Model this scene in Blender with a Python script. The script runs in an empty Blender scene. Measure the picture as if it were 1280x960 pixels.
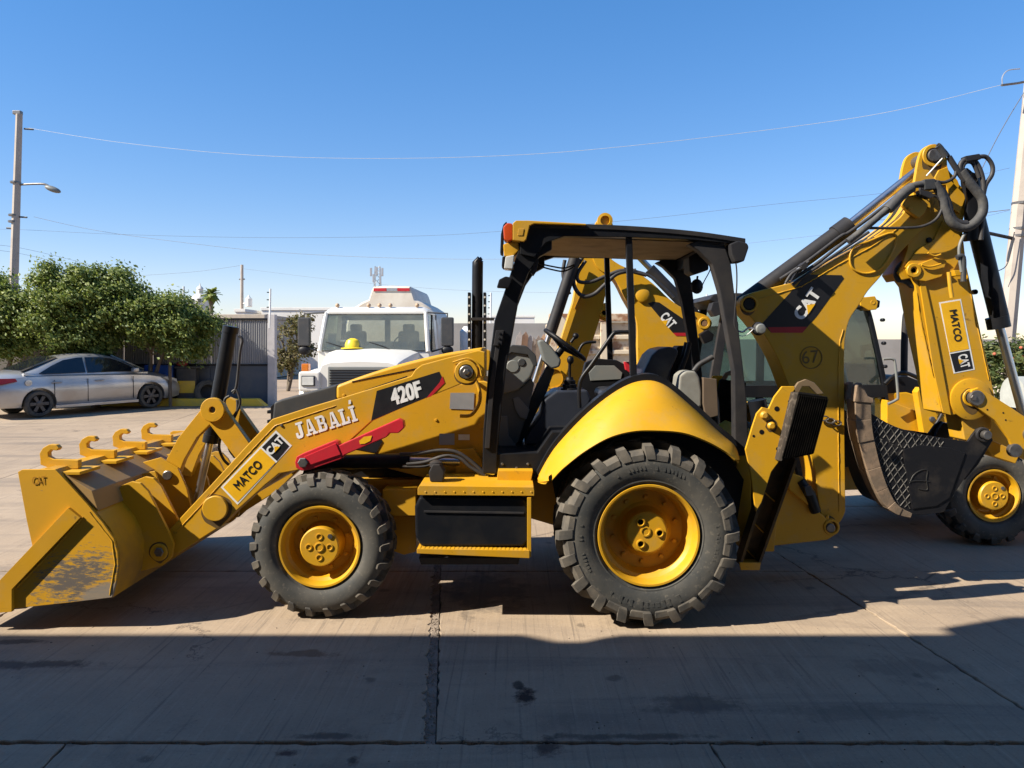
import bpy, bmesh, math, random
from mathutils import Vector, Matrix
random.seed(7)
R = math.radians
F, HZ, CAMH = 960.0, 430.0, 1.9          # focal length in photo pixels, horizon row, eye height

# ---------------------------------------------------------------- camera, sky, sun, exposure
sc = bpy.context.scene
col = sc.collection
cam_d = bpy.data.cameras.new('camera'); cam = bpy.data.objects.new('camera', cam_d); col.objects.link(cam)
cam.location = (0, 0, CAMH); cam.rotation_euler = (R(90), 0, 0)
cam_d.sensor_fit = 'HORIZONTAL'; cam_d.sensor_width = 36.0; cam_d.lens = 36.0 * F / 1280.0
cam_d.shift_y = (HZ - 480.0) / 1280.0
cam_d.clip_start = 0.05; cam_d.clip_end = 2000
sc.camera = cam
SUN_TO = Vector((1.20, 0.43, -1.02)).normalized()      # direction the sunlight travels
world = bpy.data.worlds.new('World'); sc.world = world; world.use_nodes = True
wn = world.node_tree; wn.nodes.clear()
sky = wn.nodes.new('ShaderNodeTexSky'); sky.sky_type = 'NISHITA'; sky.sun_disc = False
sky.sun_elevation = math.asin(-SUN_TO.z); sky.sun_rotation = math.atan2(-SUN_TO.x, -SUN_TO.y)
sky.altitude = 10; sky.air_density = 1.0; sky.dust_density = 0.0; sky.ozone_density = 2.6
bg = wn.nodes.new('ShaderNodeBackground'); bg.inputs[1].default_value = 0.130
wo = wn.nodes.new('ShaderNodeOutputWorld')
hs = wn.nodes.new('ShaderNodeHueSaturation'); hs.inputs['Saturation'].default_value = 1.64
gm = wn.nodes.new('ShaderNodeGamma'); gm.inputs[1].default_value = 0.66; wn.links.new(sky.outputs[0], gm.inputs[0])
wn.links.new(gm.outputs[0], hs.inputs['Color']); tn = wn.nodes.new('ShaderNodeMix'); tn.data_type = 'RGBA'; tn.blend_type = 'MULTIPLY'; tn.inputs[0].default_value = 1.0; tn.inputs[7].default_value = (1.05, 0.965, 1.11, 1)
wn.links.new(hs.outputs[0], tn.inputs[6]); wn.links.new(tn.outputs[2], bg.inputs[0]); wn.links.new(bg.outputs[0], wo.inputs[0])
sd = bpy.data.lights.new('sun', 'SUN'); sd.energy = 5.0; sd.angle = R(0.5); sd.color = (1.0, 0.92, 0.79)
so = bpy.data.objects.new('sun', sd); col.objects.link(so); so.location = (-8, -4, 12)
so.rotation_euler = SUN_TO.to_track_quat('-Z', 'Y').to_euler()
sc.view_settings.view_transform = 'Standard'; sc.view_settings.look = 'None'
sc.view_settings.exposure = 1.08; sc.view_settings.gamma = 1.0; sc.view_settings.use_curve_mapping = False

# ---------------------------------------------------------------- helpers
def P(px, py, Y):                                     # photo pixel at depth Y -> world point
    return Vector(((px - 640.0) / F * Y, Y, CAMH - (py - HZ) / F * Y))
def S(npx, Y): return npx / F * Y                     # pixel length at depth Y -> metres
def gz(Y):                                            # the yard rises gently towards the back
    if Y < 9: return 0.0
    return 0.02 * (min(Y, 26) - 9)
def catmull(pts, n=5, closed=False):
    pts = [Vector(p) for p in pts]; m = len(pts); out = []
    rng = range(m) if closed else range(m - 1)
    for i in rng:
        if closed: p0, p1, p2, p3 = pts[i - 1], pts[i], pts[(i + 1) % m], pts[(i + 2) % m]
        else: p0, p1, p2, p3 = pts[max(i - 1, 0)], pts[i], pts[i + 1], pts[min(i + 2, m - 1)]
        for k in range(n):
            t = k / n
            out.append(0.5 * ((2 * p1) + (p2 - p0) * t + (2 * p0 - 5 * p1 + 4 * p2 - p3) * t * t + (3 * p1 - p0 - 3 * p2 + p3) * t ** 3))
    if not closed: out.append(pts[-1])
    return out

class B:                                              # collects shapes into one mesh
    def __init__(s): s.bm = bmesh.new(); s.bev = False
    def face(s, vs):
        try: return s.bm.faces.new([s.bm.verts.new(v) for v in vs])
        except ValueError: return None
    def prism(s, pts, d, bev=0.0, seg=2):             # pts: world polygon, d: extrusion vector
        d = Vector(d); t = bmesh.new()
        a = [t.verts.new(p) for p in pts]; b = [t.verts.new(Vector(p) + d) for p in pts]
        n = len(pts); t.faces.new(a); t.faces.new(b[::-1])
        for i in range(n): t.faces.new((a[i], b[i], b[(i + 1) % n], a[(i + 1) % n]))
        bmesh.ops.recalc_face_normals(t, faces=t.faces)
        s._merge(t, bev, seg); return s
    def _merge(s, t, bev=0.0, seg=2):
        if bev > 0:
            s.bev = True
            es = [e for e in t.edges if len(e.link_faces) == 2 and e.calc_face_angle(0) > R(28)]
            try: bmesh.ops.bevel(t, geom=es, offset=bev, segments=seg, affect='EDGES', profile=0.5, clamp_overlap=True)
            except Exception: pass
        m = {}
        for v in t.verts: m[v] = s.bm.verts.new(v.co)
        for f in t.faces:
            try: s.bm.faces.new([m[v] for v in f.verts])
            except ValueError: pass
        t.free()
    def px(s, pts, Yr, y0=None, y1=None, bev=0.0):    # polygon in photo pixels measured at depth Yr, solid from y0 to y1
        y0 = Yr if y0 is None else y0
        w = [P(x, y, Yr) for x, y in pts]
        w = [Vector((p.x, y0, p.z)) for p in w]
        return s.prism(w, (0, y1 - y0, 0), bev)
    def box(s, x0, x1, y0, y1, z0, z1, bev=0.0):
        return s.prism([(x0, y0, z0), (x1, y0, z0), (x1, y0, z1), (x0, y0, z1)], (0, y1 - y0, 0), bev)
    def obox(s, c, ax, ay, az, bev=0.0):              # oriented box: centre and three half-vectors
        c, ax, ay, az = map(Vector, (c, ax, ay, az))
        return s.prism([c - ax - ay - az, c + ax - ay - az, c + ax - ay + az, c - ax - ay + az], ay * 2, bev)
    def tube(s, pts, r, n=10, caps=True):
        pts = [Vector(p) for p in pts]; rs = r if isinstance(r, (list, tuple)) else [r] * len(pts)
        rings = []; up = None
        for i, p in enumerate(pts):
            if i == 0: d = pts[1] - p
            elif i == len(pts) - 1: d = p - pts[i - 1]
            else: d = (pts[i + 1] - pts[i]).normalized() + (p - pts[i - 1]).normalized()
            if d.length < 1e-9: d = Vector((0, 0, 1))
            d.normalize()
            if up is None:
                up = Vector((0, 1, 0)) if abs(d.y) < 0.9 else Vector((1, 0, 0))
            a = up - d * up.dot(d)
            if a.length < 1e-6: a = Vector((1, 0, 0)) - d * d.x
            a.normalize(); up = a; b = d.cross(a)
            rings.append([s.bm.verts.new(p + (a * math.cos(2 * math.pi * k / n) + b * math.sin(2 * math.pi * k / n)) * rs[i]) for k in range(n)])
        for i in range(len(rings) - 1):
            for k in range(n):
                s.bm.faces.new((rings[i][k], rings[i][(k + 1) % n], rings[i + 1][(k + 1) % n], rings[i + 1][k]))
        if caps: s.bm.faces.new(rings[0][::-1]); s.bm.faces.new(rings[-1])
        return s
    def cyl(s, p0, p1, r, r1=None, n=20): return s.tube([p0, p1], [r, r if r1 is None else r1], n)
    def lathe(s, prof, c, axis='Y', n=48, sgn=1, closed=False, caps=True):     # prof (radius, along axis)
        c = Vector(c); rings = []
        for r, u in prof:
            ring = []
            for k in range(n):
                a = 2 * math.pi * k / n; ca, sa = math.cos(a) * r, math.sin(a) * r
                if axis == 'Y': v = c + Vector((ca, u * sgn, sa))
                elif axis == 'Z': v = c + Vector((ca, sa, u * sgn))
                else: v = c + Vector((u * sgn, ca, sa))
                ring.append(s.bm.verts.new(v))
            rings.append(ring)
        m = len(rings)
        for i in range(m if closed else m - 1):
            j = (i + 1) % m
            for k in range(n): s.bm.faces.new((rings[i][k], rings[i][(k + 1) % n], rings[j][(k + 1) % n], rings[j][k]))
        if caps and not closed:
            for e in (0, -1):
                if prof[e][0] > 1e-4: s.bm.faces.new(rings[e])
        return s
    def loft(s, rings, closed=True, caps=True):
        rv = [[s.bm.verts.new(p) for p in r] for r in rings]; n = len(rv[0])
        for i in range(len(rv) - 1):
            for k in range(n if closed else n - 1):
                s.bm.faces.new((rv[i][k], rv[i][(k + 1) % n], rv[i + 1][(k + 1) % n], rv[i + 1][k]))
        if caps and closed: s.bm.faces.new(rv[0][::-1]); s.bm.faces.new(rv[-1])
        return s
    def ball(s, c, rx, ry=None, rz=None, nu=14, nv=9):
        ry = ry or rx; rz = rz or rx; c = Vector(c)
        rings = []
        for j in range(nv + 1):
            t = math.pi * (j + 0.001) / (nv + 0.002)
            rings.append([c + Vector((rx * math.sin(t) * math.cos(2 * math.pi * k / nu), ry * math.sin(t) * math.sin(2 * math.pi * k / nu), rz * math.cos(t))) for k in range(nu)])
        return s.loft(rings)
    def obj(s, name, mat, parent=None, smooth=32, org=None):
        bm = s.bm; bmesh.ops.remove_doubles(bm, verts=bm.verts, dist=1e-6)
        bmesh.ops.recalc_face_normals(bm, faces=bm.faces)
        o0 = ORG if org is None else Vector(org)
        if o0.length > 0: bmesh.ops.translate(bm, verts=bm.verts, vec=-o0)
        me = bpy.data.meshes.new(name); bm.to_mesh(me); bm.free()
        if mat is not None: me.materials.append(mat)
        if smooth:
            for p in me.polygons: p.use_smooth = True
            me.set_sharp_from_angle(angle=R(smooth))
        o = bpy.data.objects.new(name, me); col.objects.link(o)
        if s.bev and smooth:
            wm = o.modifiers.new('weighted_normal', 'WEIGHTED_NORMAL'); wm.keep_sharp = True; wm.weight = 90
        if parent is not None: o.parent = parent
        return o
ORG = Vector((0, 0, 0))
def thing(name, label, cat, loc=(0, 0, 0), rz=0.0, group=None, local=False):
    global ORG
    o = bpy.data.objects.new(name, None); col.objects.link(o); o.empty_display_size = 0.2
    o.location = loc; o.rotation_euler = (0, 0, rz)
    tag(o, label, cat, group); ORG = Vector((0, 0, 0)) if local else Vector(loc)
    return o
def tag(o, label, cat, group=None):
    o['label'] = label; o['category'] = cat
    if group: o['group'] = group
    return o
def world_mode():
    global ORG
    ORG = Vector((0, 0, 0))
def struct(o): o['kind'] = 'structure'; return o
def single(b, name, mat, label, cat, loc, group=None, smooth=32):      # a thing that is one mesh, origin at its base
    o = b.obj(name, mat, None, smooth, org=loc); o.location = loc
    return tag(o, label, cat, group)
def copy_tree(o, parent=None):
    c = o.copy(); col.objects.link(c); c.parent = parent
    for ch in o.children: copy_tree(ch, c)
    return c

# ---------------------------------------------------------------- materials
def nodes(name):
    m = bpy.data.materials.new(name); m.use_nodes = True; t = m.node_tree
    return m, t, t.nodes['Principled BSDF']
def N(t, typ, **kw):
    n = t.nodes.new(typ)
    for k, v in kw.items():
        if k in n.inputs: n.inputs[k].default_value = v
        else: setattr(n, k, v)
    return n
def mixc(t, fac, a, b, mode='MIX'):
    m = t.nodes.new('ShaderNodeMix'); m.data_type = 'RGBA'; m.blend_type = mode
    for i, v in ((0, fac), (6, a), (7, b)):
        if hasattr(v, 'is_linked') or isinstance(v, bpy.types.NodeSocket): t.links.new(v, m.inputs[i])
        else: m.inputs[i].default_value = v if i == 0 else (*v[:3], 1)
    return m.outputs[2]
def ramp(t, sock, a, b, ca=(0, 0, 0), cb=(1, 1, 1)):
    r = t.nodes.new('ShaderNodeValToRGB'); r.color_ramp.elements[0].position = a; r.color_ramp.elements[1].position = b
    r.color_ramp.elements[0].color = (*ca, 1); r.color_ramp.elements[1].color = (*cb, 1)
    t.links.new(sock, r.inputs[0]); return r.outputs[0]
def noise(t, scale, detail=4, rough=0.55, coord='Object', stretch=None, dist=0.0):
    tc = t.nodes.new('ShaderNodeTexCoord'); s = tc.outputs[coord]
    if stretch:
        mp = t.nodes.new('ShaderNodeMapping'); mp.inputs['Scale'].default_value = stretch; t.links.new(s, mp.inputs[0]); s = mp.outputs[0]
    n = t.nodes.new('ShaderNodeTexNoise'); n.inputs['Scale'].default_value = scale; n.inputs['Detail'].default_value = detail
    n.inputs['Roughness'].default_value = rough; n.inputs['Distortion'].default_value = dist
    t.links.new(s, n.inputs['Vector']); return n.outputs[0]
def bump(t, bsdf, sock, strength, dist=0.01):
    b = t.nodes.new('ShaderNodeBump'); b.inputs['Strength'].default_value = strength; b.inputs['Distance'].default_value = dist
    t.links.new(sock, b.inputs['Height']); t.links.new(b.outputs[0], bsdf.inputs['Normal'])
MATS = {}
def mat(name, c, rough=0.5, metal=0.0, dirt=None, dirt_amt=0.35, dirt_scale=6.0, lo=0.45, hi=0.7, bmp=0.0, bscale=60, spec=0.5, coat=0.0, rvar=0.12):
    if name in MATS: return MATS[name]
    m, t, p = nodes(name); p.inputs['Metallic'].default_value = metal; p.inputs['Specular IOR Level'].default_value = spec
    p.inputs['Coat Weight'].default_value = coat; p.inputs['Coat Roughness'].default_value = 0.12
    n = noise(t, dirt_scale, 6, 0.62)
    if dirt:
        f = ramp(t, n, lo, hi, (0, 0, 0), (dirt_amt,) * 3)
        t.links.new(mixc(t, f, c, dirt), p.inputs['Base Color'])
    else:
        f = ramp(t, n, 0.3, 0.7, tuple(v * 0.88 for v in c), tuple(min(1, v * 1.1) for v in c))
        t.links.new(f, p.inputs['Base Color'])
    rn = noise(t, dirt_scale * 2.3, 4)
    mr = N(t, 'ShaderNodeMapRange'); mr.inputs['To Min'].default_value = max(0.03, rough - rvar); mr.inputs['To Max'].default_value = min(1, rough + rvar)
    t.links.new(rn, mr.inputs[0]); t.links.new(mr.outputs[0], p.inputs['Roughness'])
    if bmp > 0: bump(t, p, noise(t, bscale, 5), bmp)
    MATS[name] = m; return m
def glassmat(name, tint, gloss=0.1, rough=0.02):
    m = bpy.data.materials.new(name); m.use_nodes = True; t = m.node_tree; t.nodes.clear()
    tr = t.nodes.new('ShaderNodeBsdfTransparent'); tr.inputs[0].default_value = (*tint, 1)
    gl = t.nodes.new('ShaderNodeBsdfGlossy'); gl.inputs['Roughness'].default_value = rough
    lw = t.nodes.new('ShaderNodeFresnel'); lw.inputs['IOR'].default_value = 1.50
    ad = t.nodes.new('ShaderNodeMath'); ad.operation = 'ADD'; ad.inputs[1].default_value = gloss; t.links.new(lw.outputs[0], ad.inputs[0])
    mx = t.nodes.new('ShaderNodeMixShader'); t.links.new(ad.outputs[0], mx.inputs[0]); t.links.new(tr.outputs[0], mx.inputs[1]); t.links.new(gl.outputs[0], mx.inputs[2])
    o = t.nodes.new('ShaderNodeOutputMaterial'); t.links.new(mx.outputs[0], o.inputs[0]); return m

DUST = (0.30, 0.22, 0.14)
def yellow(name, base, fade, dustamt, scr):
    m, t, p = nodes(name)
    c = mixc(t, ramp(t, noise(t, 1.3, 5), 0.40, 0.72, (0, 0, 0), (0.55,) * 3), base, fade)
    c = mixc(t, ramp(t, noise(t, 4.5, 8, 0.7), 0.50, 0.78, (0, 0, 0), (dustamt,) * 3), c, (0.38, 0.26, 0.10))          # dust film
    c = mixc(t, ramp(t, noise(t, 11, 6, 0.7, dist=0.6), 0.64, 0.72, (0, 0, 0), (scr,) * 3), c, (0.09, 0.055, 0.02))        # grease and scuffs
    c = mixc(t, ramp(t, noise(t, 3, 4, 0.6, stretch=(1.5, 1.5, 26)), 0.66, 0.75, (0, 0, 0), (scr * 0.5,) * 3), c, (0.16, 0.09, 0.02))   # streaks
    c = mixc(t, ramp(t, noise(t, 48, 3, 0.6), 0.73, 0.78, (0, 0, 0), (0.6,) * 3), c, (0.12, 0.08, 0.04))                   # chips
    t.links.new(c, p.inputs['Base Color']); p.inputs['Specular IOR Level'].default_value = 0.42
    mr = N(t, 'ShaderNodeMapRange'); mr.inputs['To Min'].default_value = 0.28; mr.inputs['To Max'].default_value = 0.7; t.links.new(noise(t, 5, 6, 0.65), mr.inputs[0]); t.links.new(mr.outputs[0], p.inputs['Roughness'])
    bump(t, p, noise(t, 16, 4), 0.02, 0.01); MATS[name] = m; return m
YEL = yellow('yellow_paint', (0.555, 0.292, 0.008), (0.46, 0.242, 0.015), 0.55, 0.7)
YELW = yellow('worn_yellow_paint', (0.55, 0.282, 0.008), (0.40, 0.21, 0.02), 0.6, 0.85)
DARK = mat('black_frame_paint', (0.008, 0.009, 0.012), 0.4, dirt=(0.024, 0.022, 0.02), dirt_amt=0.5, dirt_scale=5, spec=0.25)
DARKD = mat('dusty_black_paint', (0.020, 0.020, 0.023), 0.58, dirt=(0.055, 0.047, 0.040), dirt_amt=0.6, dirt_scale=4, lo=0.42, hi=0.72, spec=0.25)
BLK = mat('black_plastic', (0.007, 0.007, 0.009), 0.5, spec=0.25)
HOSE = mat('hose_rubber', (0.024, 0.023, 0.025), 0.6, dirt=(0.075, 0.066, 0.058), dirt_amt=0.5, dirt_scale=14)
GRY = mat('grey_trim_plastic', (0.16, 0.17, 0.165), 0.55, dirt=(0.24, 0.21, 0.17), dirt_amt=0.4, dirt_scale=5)
GRYD = mat('dark_grey_trim', (0.035, 0.037, 0.04), 0.55, dirt=(0.12, 0.1, 0.08), dirt_amt=0.3)
CHR = mat('chrome_rod', (0.55, 0.53, 0.51), 0.3, metal=1.0, rvar=0.05)
STL = mat('steel_pin', (0.20, 0.19, 0.18), 0.42, metal=0.8, dirt=(0.10, 0.07, 0.05), dirt_amt=0.6, dirt_scale=20)
RUB = None
def rubber():
    m, t, p = nodes('tyre_rubber')
    n = noise(t, 5, 6); f = ramp(t, n, 0.36, 0.68)
    c = mixc(t, f, (0.040, 0.041, 0.039), (0.088, 0.080, 0.066))
    n2 = noise(t, 38, 3); c2 = mixc(t, ramp(t, n2, 0.58, 0.75, (0, 0, 0), (0.45,) * 3), c, (0.20, 0.17, 0.13))
    t.links.new(c2, p.inputs['Base Color']); p.inputs['Roughness'].default_value = 0.78
    bump(t, p, noise(t, 70, 5), 0.18, 0.004); return m
RUB = rubber()
def lugmat():
    m, t, p = nodes('tyre_lug_rubber')
    n = noise(t, 9, 6); f = ramp(t, n, 0.34, 0.66)
    t.links.new(mixc(t, f, (0.052, 0.048, 0.042), (0.125, 0.106, 0.082)), p.inputs['Base Color']); p.inputs['Roughness'].default_value = 0.88
    bump(t, p, noise(t, 60, 5), 0.3, 0.004); return m
LUG = lugmat()
RED = mat('red_paint', (0.50, 0.018, 0.03), 0.4, dirt=(0.3, 0.03, 0.03), dirt_amt=0.5, dirt_scale=8)
WHT = mat('white_paint', (0.68, 0.67, 0.64), 0.4, dirt=(0.52, 0.47, 0.40), dirt_amt=0.55, dirt_scale=2.5, lo=0.42, hi=0.75)
DECK = mat('decal_black', (0.008, 0.008, 0.010), 0.45)
DECW = mat('decal_white', (0.74, 0.74, 0.72), 0.5)
DECY = mat('decal_yellow', (0.80, 0.43, 0.008), 0.45)
DECR = mat('decal_red', (0.42, 0.012, 0.02), 0.45)
DECG = mat('decal_grey', (0.16, 0.10, 0.02), 0.6)
SILV = mat('data_plate', (0.42, 0.42, 0.43), 0.35, metal=0.5)
GLS = glassmat('cab_glass', (0.76, 0.88, 0.85), 0.05)
AMB = mat('amber_lens', (0.45, 0.06, 0.012), 0.25)
LENS = mat('clear_lens', (0.55, 0.55, 0.52), 0.15, spec=0.8)
RST = mat('rusty_steel', (0.15, 0.11, 0.075), 0.75, dirt=(0.25, 0.17, 0.11), dirt_amt=0.9, dirt_scale=9, lo=0.4, hi=0.62, bmp=0.2, bscale=40)

def text(body, a, b, hpx, Y, m, parent, name='lettering', bold=0.0, shear=0.0, gap=0.003):
    """flat lettering on a face looking at -Y: baseline from pixel a to pixel b at depth Y, cap height hpx"""
    cu = bpy.data.curves.new('t', 'FONT'); cu.body = body; cu.shear = shear; cu.fill_mode = 'FRONT'; cu.size = 1.0; cu.resolution_u = 4
    o = bpy.data.objects.new('t', cu); col.objects.link(o)
    dg = bpy.context.evaluated_depsgraph_get(); dg.update()
    me = bpy.data.meshes.new_from_object(o.evaluated_get(dg)); bpy.data.objects.remove(o); bpy.data.curves.remove(cu)
    xs = [v.co.x for v in me.vertices]; ys = [v.co.y for v in me.vertices]
    x0, x1, y1 = min(xs), max(xs), max(ys); y0 = min(ys)
    A, Bp = P(*a, Y), P(*b, Y); X = Bp - A; up = Vector((-X.z, 0, X.x)).normalized() * S(hpx, Y)
    bb = bmesh.new(); k = bold
    for i, (ox, oy) in enumerate([(0, 0)] if bold == 0 else [(0, 0), (k, 0), (-k, 0), (k, k * .7), (-k, k * .7), (k, -k * .7), (-k, -k * .7), (0, k * .7), (0, -k * .7)]):
        s0 = len(bb.verts); bb.from_mesh(me); bb.verts.ensure_lookup_table()
        for v in bb.verts[s0:]:
            v.co = A + X * ((v.co.x + ox - x0 + k) / (x1 - x0 + 2 * k)) + up * ((v.co.y + oy - y0 + k * .7) / (y1 - y0 + 1.4 * k)) + Vector((0, -gap - 0.00015 * i, 0))
    bpy.data.meshes.remove(me)
    me = bpy.data.meshes.new(name); bmesh.ops.translate(bb, verts=bb.verts, vec=-ORG); bb.to_mesh(me); bb.free(); me.materials.append(m)
    ob = bpy.data.objects.new(name, me); col.objects.link(ob); ob.parent = parent
    return ob
def decal(pts, Y, m, parent, name, gap=0.0015, thick=0.001):
    b = B(); b.px(pts, Y, Y - gap, Y - gap + thick); return b.obj(name, m, parent, 0)
def catlogo(parent, Y, a, b, hpx, gap=0.0045):
    """white CAT letters with a yellow triangle under the A"""
    text('CAT', a, b, hpx, Y, DECW, parent, 'lettering', bold=0.045, gap=gap)
    A, Bp = Vector(a), Vector(b); d = Bp - A; up = Vector((d.y, -d.x)).normalized() * hpx
    tri = [A + d * 0.26 - up * 0.03, A + d * 0.64 - up * 0.03, A + d * 0.47 + up * 0.48]
    decal([tuple(p) for p in tri], Y, DECY, parent, 'triangle_mark', gap=gap + 0.0025)

# ================================================================ SETTING
def concrete():
    m, t, p = nodes('yard_concrete')
    geo = t.nodes.new('ShaderNodeNewGeometry'); pos = geo.outputs['Position']
    def nz(scale, stretch=None, detail=5, rough=0.6, dist=0.0, rot=0.0):
        mp = t.nodes.new('ShaderNodeMapping'); mp.inputs['Scale'].default_value = stretch or (1, 1, 1); mp.inputs['Rotation'].default_value = (0, 0, rot)
        t.links.new(pos, mp.inputs[0]); n = t.nodes.new('ShaderNodeTexNoise'); n.inputs['Scale'].default_value = scale; n.inputs['Detail'].default_value = detail
        n.inputs['Roughness'].default_value = rough; n.inputs['Distortion'].default_value = dist; t.links.new(mp.outputs[0], n.inputs['Vector']); return n.outputs[0]
    big = nz(0.55, None, 6, 0.65); c = ramp(t, big, 0.3, 0.72, (0.268, 0.200, 0.137), (0.405, 0.310, 0.216))
    mid = nz(3.0, None, 7, 0.7); c = mixc(t, ramp(t, mid, 0.40, 0.72, (0, 0, 0), (0.6,) * 3), c, (0.21, 0.164, 0.122))
    oi = t.nodes.new('ShaderNodeObjectInfo'); c = mixc(t, 0.35, c, ramp(t, oi.outputs['Random'], 0.0, 1.0, (0.272, 0.206, 0.145), (0.39, 0.304, 0.216)))
    # broom strokes left in the surface, running two ways
    br = nz(1.0, (34, 0.9, 1), 4, 0.65, 0.3, R(38)); br2 = nz(1.0, (42, 0.8, 1), 4, 0.65, 0.3, R(7))
    c = mixc(t, ramp(t, br, 0.54, 0.70, (0, 0, 0), (0.42,) * 3), c, (0.42, 0.335, 0.25))
    c = mixc(t, ramp(t, br2, 0.55, 0.70, (0, 0, 0), (0.5,) * 3), c, (0.11, 0.088, 0.07))
    tr = nz(0.8, (0.35, 2.6, 1), 5, 0.6, 0.8)                                       # faded tyre tracks across the bay
    c = mixc(t, ramp(t, tr, 0.52, 0.68, (0, 0, 0), (0.5,) * 3), c, (0.14, 0.115, 0.095))
    spk = nz(26, None, 3, 0.6); c = mixc(t, ramp(t, spk, 0.66, 0.76, (0, 0, 0), (0.6,) * 3), c, (0.10, 0.085, 0.075))
    vr = t.nodes.new('ShaderNodeTexVoronoi'); vr.feature = 'F1'; vr.inputs['Scale'].default_value = 2.1; wp = t.nodes.new('ShaderNodeVectorMath'); wp.operation = 'MULTIPLY_ADD'; wp.inputs[1].default_value = (0.12, 0.12, 0); t.links.new(nz(7.0, None, 4), wp.inputs[0]); t.links.new(pos, wp.inputs[2]); t.links.new(wp.outputs[0], vr.inputs['Vector'])
    c = mixc(t, ramp(t, vr.outputs['Distance'], 0.05, 0.10, (0.6,) * 3, (0, 0, 0)), c, (0.09, 0.07, 0.055))
    pt2 = nz(1.1, None, 8, 0.75, 1.2); c = mixc(t, ramp(t, pt2, 0.56, 0.66, (0, 0, 0), (0.45,) * 3), c, (0.175, 0.134, 0.098))
    ve = t.nodes.new('ShaderNodeTexVoronoi'); ve.feature = 'DISTANCE_TO_EDGE'; ve.inputs['Scale'].default_value = 0.42; w2 = t.nodes.new('ShaderNodeVectorMath'); w2.operation = 'MULTIPLY_ADD'; w2.inputs[1].default_value = (0.9, 0.9, 0); t.links.new(nz(2.2, None, 7, 0.7), w2.inputs[0]); t.links.new(pos, w2.inputs[2]); t.links.new(w2.outputs[0], ve.inputs['Vector'])
    ck = mixc(t, ramp(t, nz(0.5, None, 3), 0.50, 0.60), (0, 0, 0), ramp(t, ve.outputs['Distance'], 0.002, 0.006, (0.8,) * 3, (0, 0, 0))); c = mixc(t, ck, c, (0.07, 0.055, 0.045))
    agg = nz(70, None, 2, 0.5); c = mixc(t, ramp(t, agg, 0.60, 0.72, (0, 0, 0), (0.35,) * 3), c, (0.13, 0.10, 0.08)); c = mixc(t, ramp(t, agg, 0.28, 0.38, (0.3,) * 3, (0, 0, 0)), c, (0.48, 0.40, 0.31))
    # oil stains and patches with a shape of their own: (x, y, radius, strength, colour)
    for (sx, sy, rx, ry, st, cc) in [(0.065, 4.14, 0.085, 0.16, 0.95, (0.012, 0.010, 0.010)), (0.035, 4.28, 0.04, 0.10, 0.8, (0.02, 0.017, 0.015)),
            (0.95, 4.05, 0.42, 0.16, 0.6, (0.07, 0.058, 0.05)), (-1.3, 4.72, 0.3, 0.09, 0.65, (0.12, 0.065, 0.035)),
            (-2.85, 4.55, 0.6, 0.09, 0.75, (0.05, 0.042, 0.038)), (-3.15, 4.9, 0.28, 0.06, 0.75, (0.05, 0.042, 0.038)), (0.16, 3.62, 0.10, 0.14, 0.8, (0.03, 0.02, 0.018)),
            (-1.05, 3.56, 0.09, 0.06, 0.85, (0.05, 0.02, 0.018)), (-0.72, 3.5, 0.05, 0.07, 0.8, (0.03, 0.022, 0.02)), (1.75, 3.95, 0.7, 0.12, 0.35, (0.09, 0.075, 0.06)),
            (-0.9, 3.72, 0.25, 0.05, 0.7, (0.04, 0.035, 0.03)), (0.6, 3.72, 0.6, 0.05, 0.65, (0.04, 0.035, 0.03)), (2.3, 4.5, 0.5, 0.25, 0.35, (0.08, 0.07, 0.06)),
            (-5.5, 11, 1.6, 0.5, 0.4, (0.12, 0.10, 0.085)), (-2.2, 8.5, 1.2, 0.4, 0.4, (0.12, 0.10, 0.085)), (-4.4, 8.3, 0.8, 0.3, 0.35, (0.13, 0.11, 0.09)), (-0.2, 5.9, 0.5, 0.7, 0.6, (0.06, 0.05, 0.045))]:
        v = t.nodes.new('ShaderNodeMapping'); v.vector_type = 'TEXTURE'; v.inputs['Location'].default_value = (sx, sy, 0); v.inputs['Scale'].default_value = (rx, ry, 50)
        t.links.new(pos, v.inputs[0]); ln = t.nodes.new('ShaderNodeVectorMath'); ln.operation = 'LENGTH'; t.links.new(v.outputs[0], ln.inputs[0])
        ad = t.nodes.new('ShaderNodeMath'); ad.operation = 'MULTIPLY_ADD'; ad.inputs[1].default_value = 2.4; t.links.new(nz(5.5, None, 7, 0.72), ad.inputs[0]); t.links.new(ln.outputs['Value'], ad.inputs[2])
        dv = t.nodes.new('ShaderNodeMath'); dv.operation = 'MULTIPLY'; dv.inputs[1].default_value = 1 / 3; t.links.new(ad.outputs[0], dv.inputs[0])
        c = mixc(t, ramp(t, dv.outputs[0], 0.53, 0.66, (st,) * 3, (0, 0, 0)), c, cc)
    t.links.new(c, p.inputs['Base Color']); p.inputs['Roughness'].default_value = 0.82; p.inputs['Specular IOR Level'].default_value = 0.35
    b1 = t.nodes.new('ShaderNodeBump'); b1.inputs['Strength'].default_value = 0.25; b1.inputs['Distance'].default_value = 0.004; t.links.new(br, b1.inputs['Height'])
    b2 = t.nodes.new('ShaderNodeBump'); b2.inputs['Strength'].default_value = 0.3; b2.inputs['Distance'].default_value = 0.006; t.links.new(mid, b2.inputs['Height']); t.links.new(b1.outputs[0], b2.inputs['Normal'])
    b3 = t.nodes.new('ShaderNodeBump'); b3.inputs['Strength'].default_value = 0.25; b3.inputs['Distance'].default_value = 0.004; t.links.new(br2, b3.inputs['Height']); t.links.new(b2.outputs[0], b3.inputs['Normal'])
    t.links.new(b3.outputs[0], p.inputs['Normal']); return m
CONC = concrete()
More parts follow.
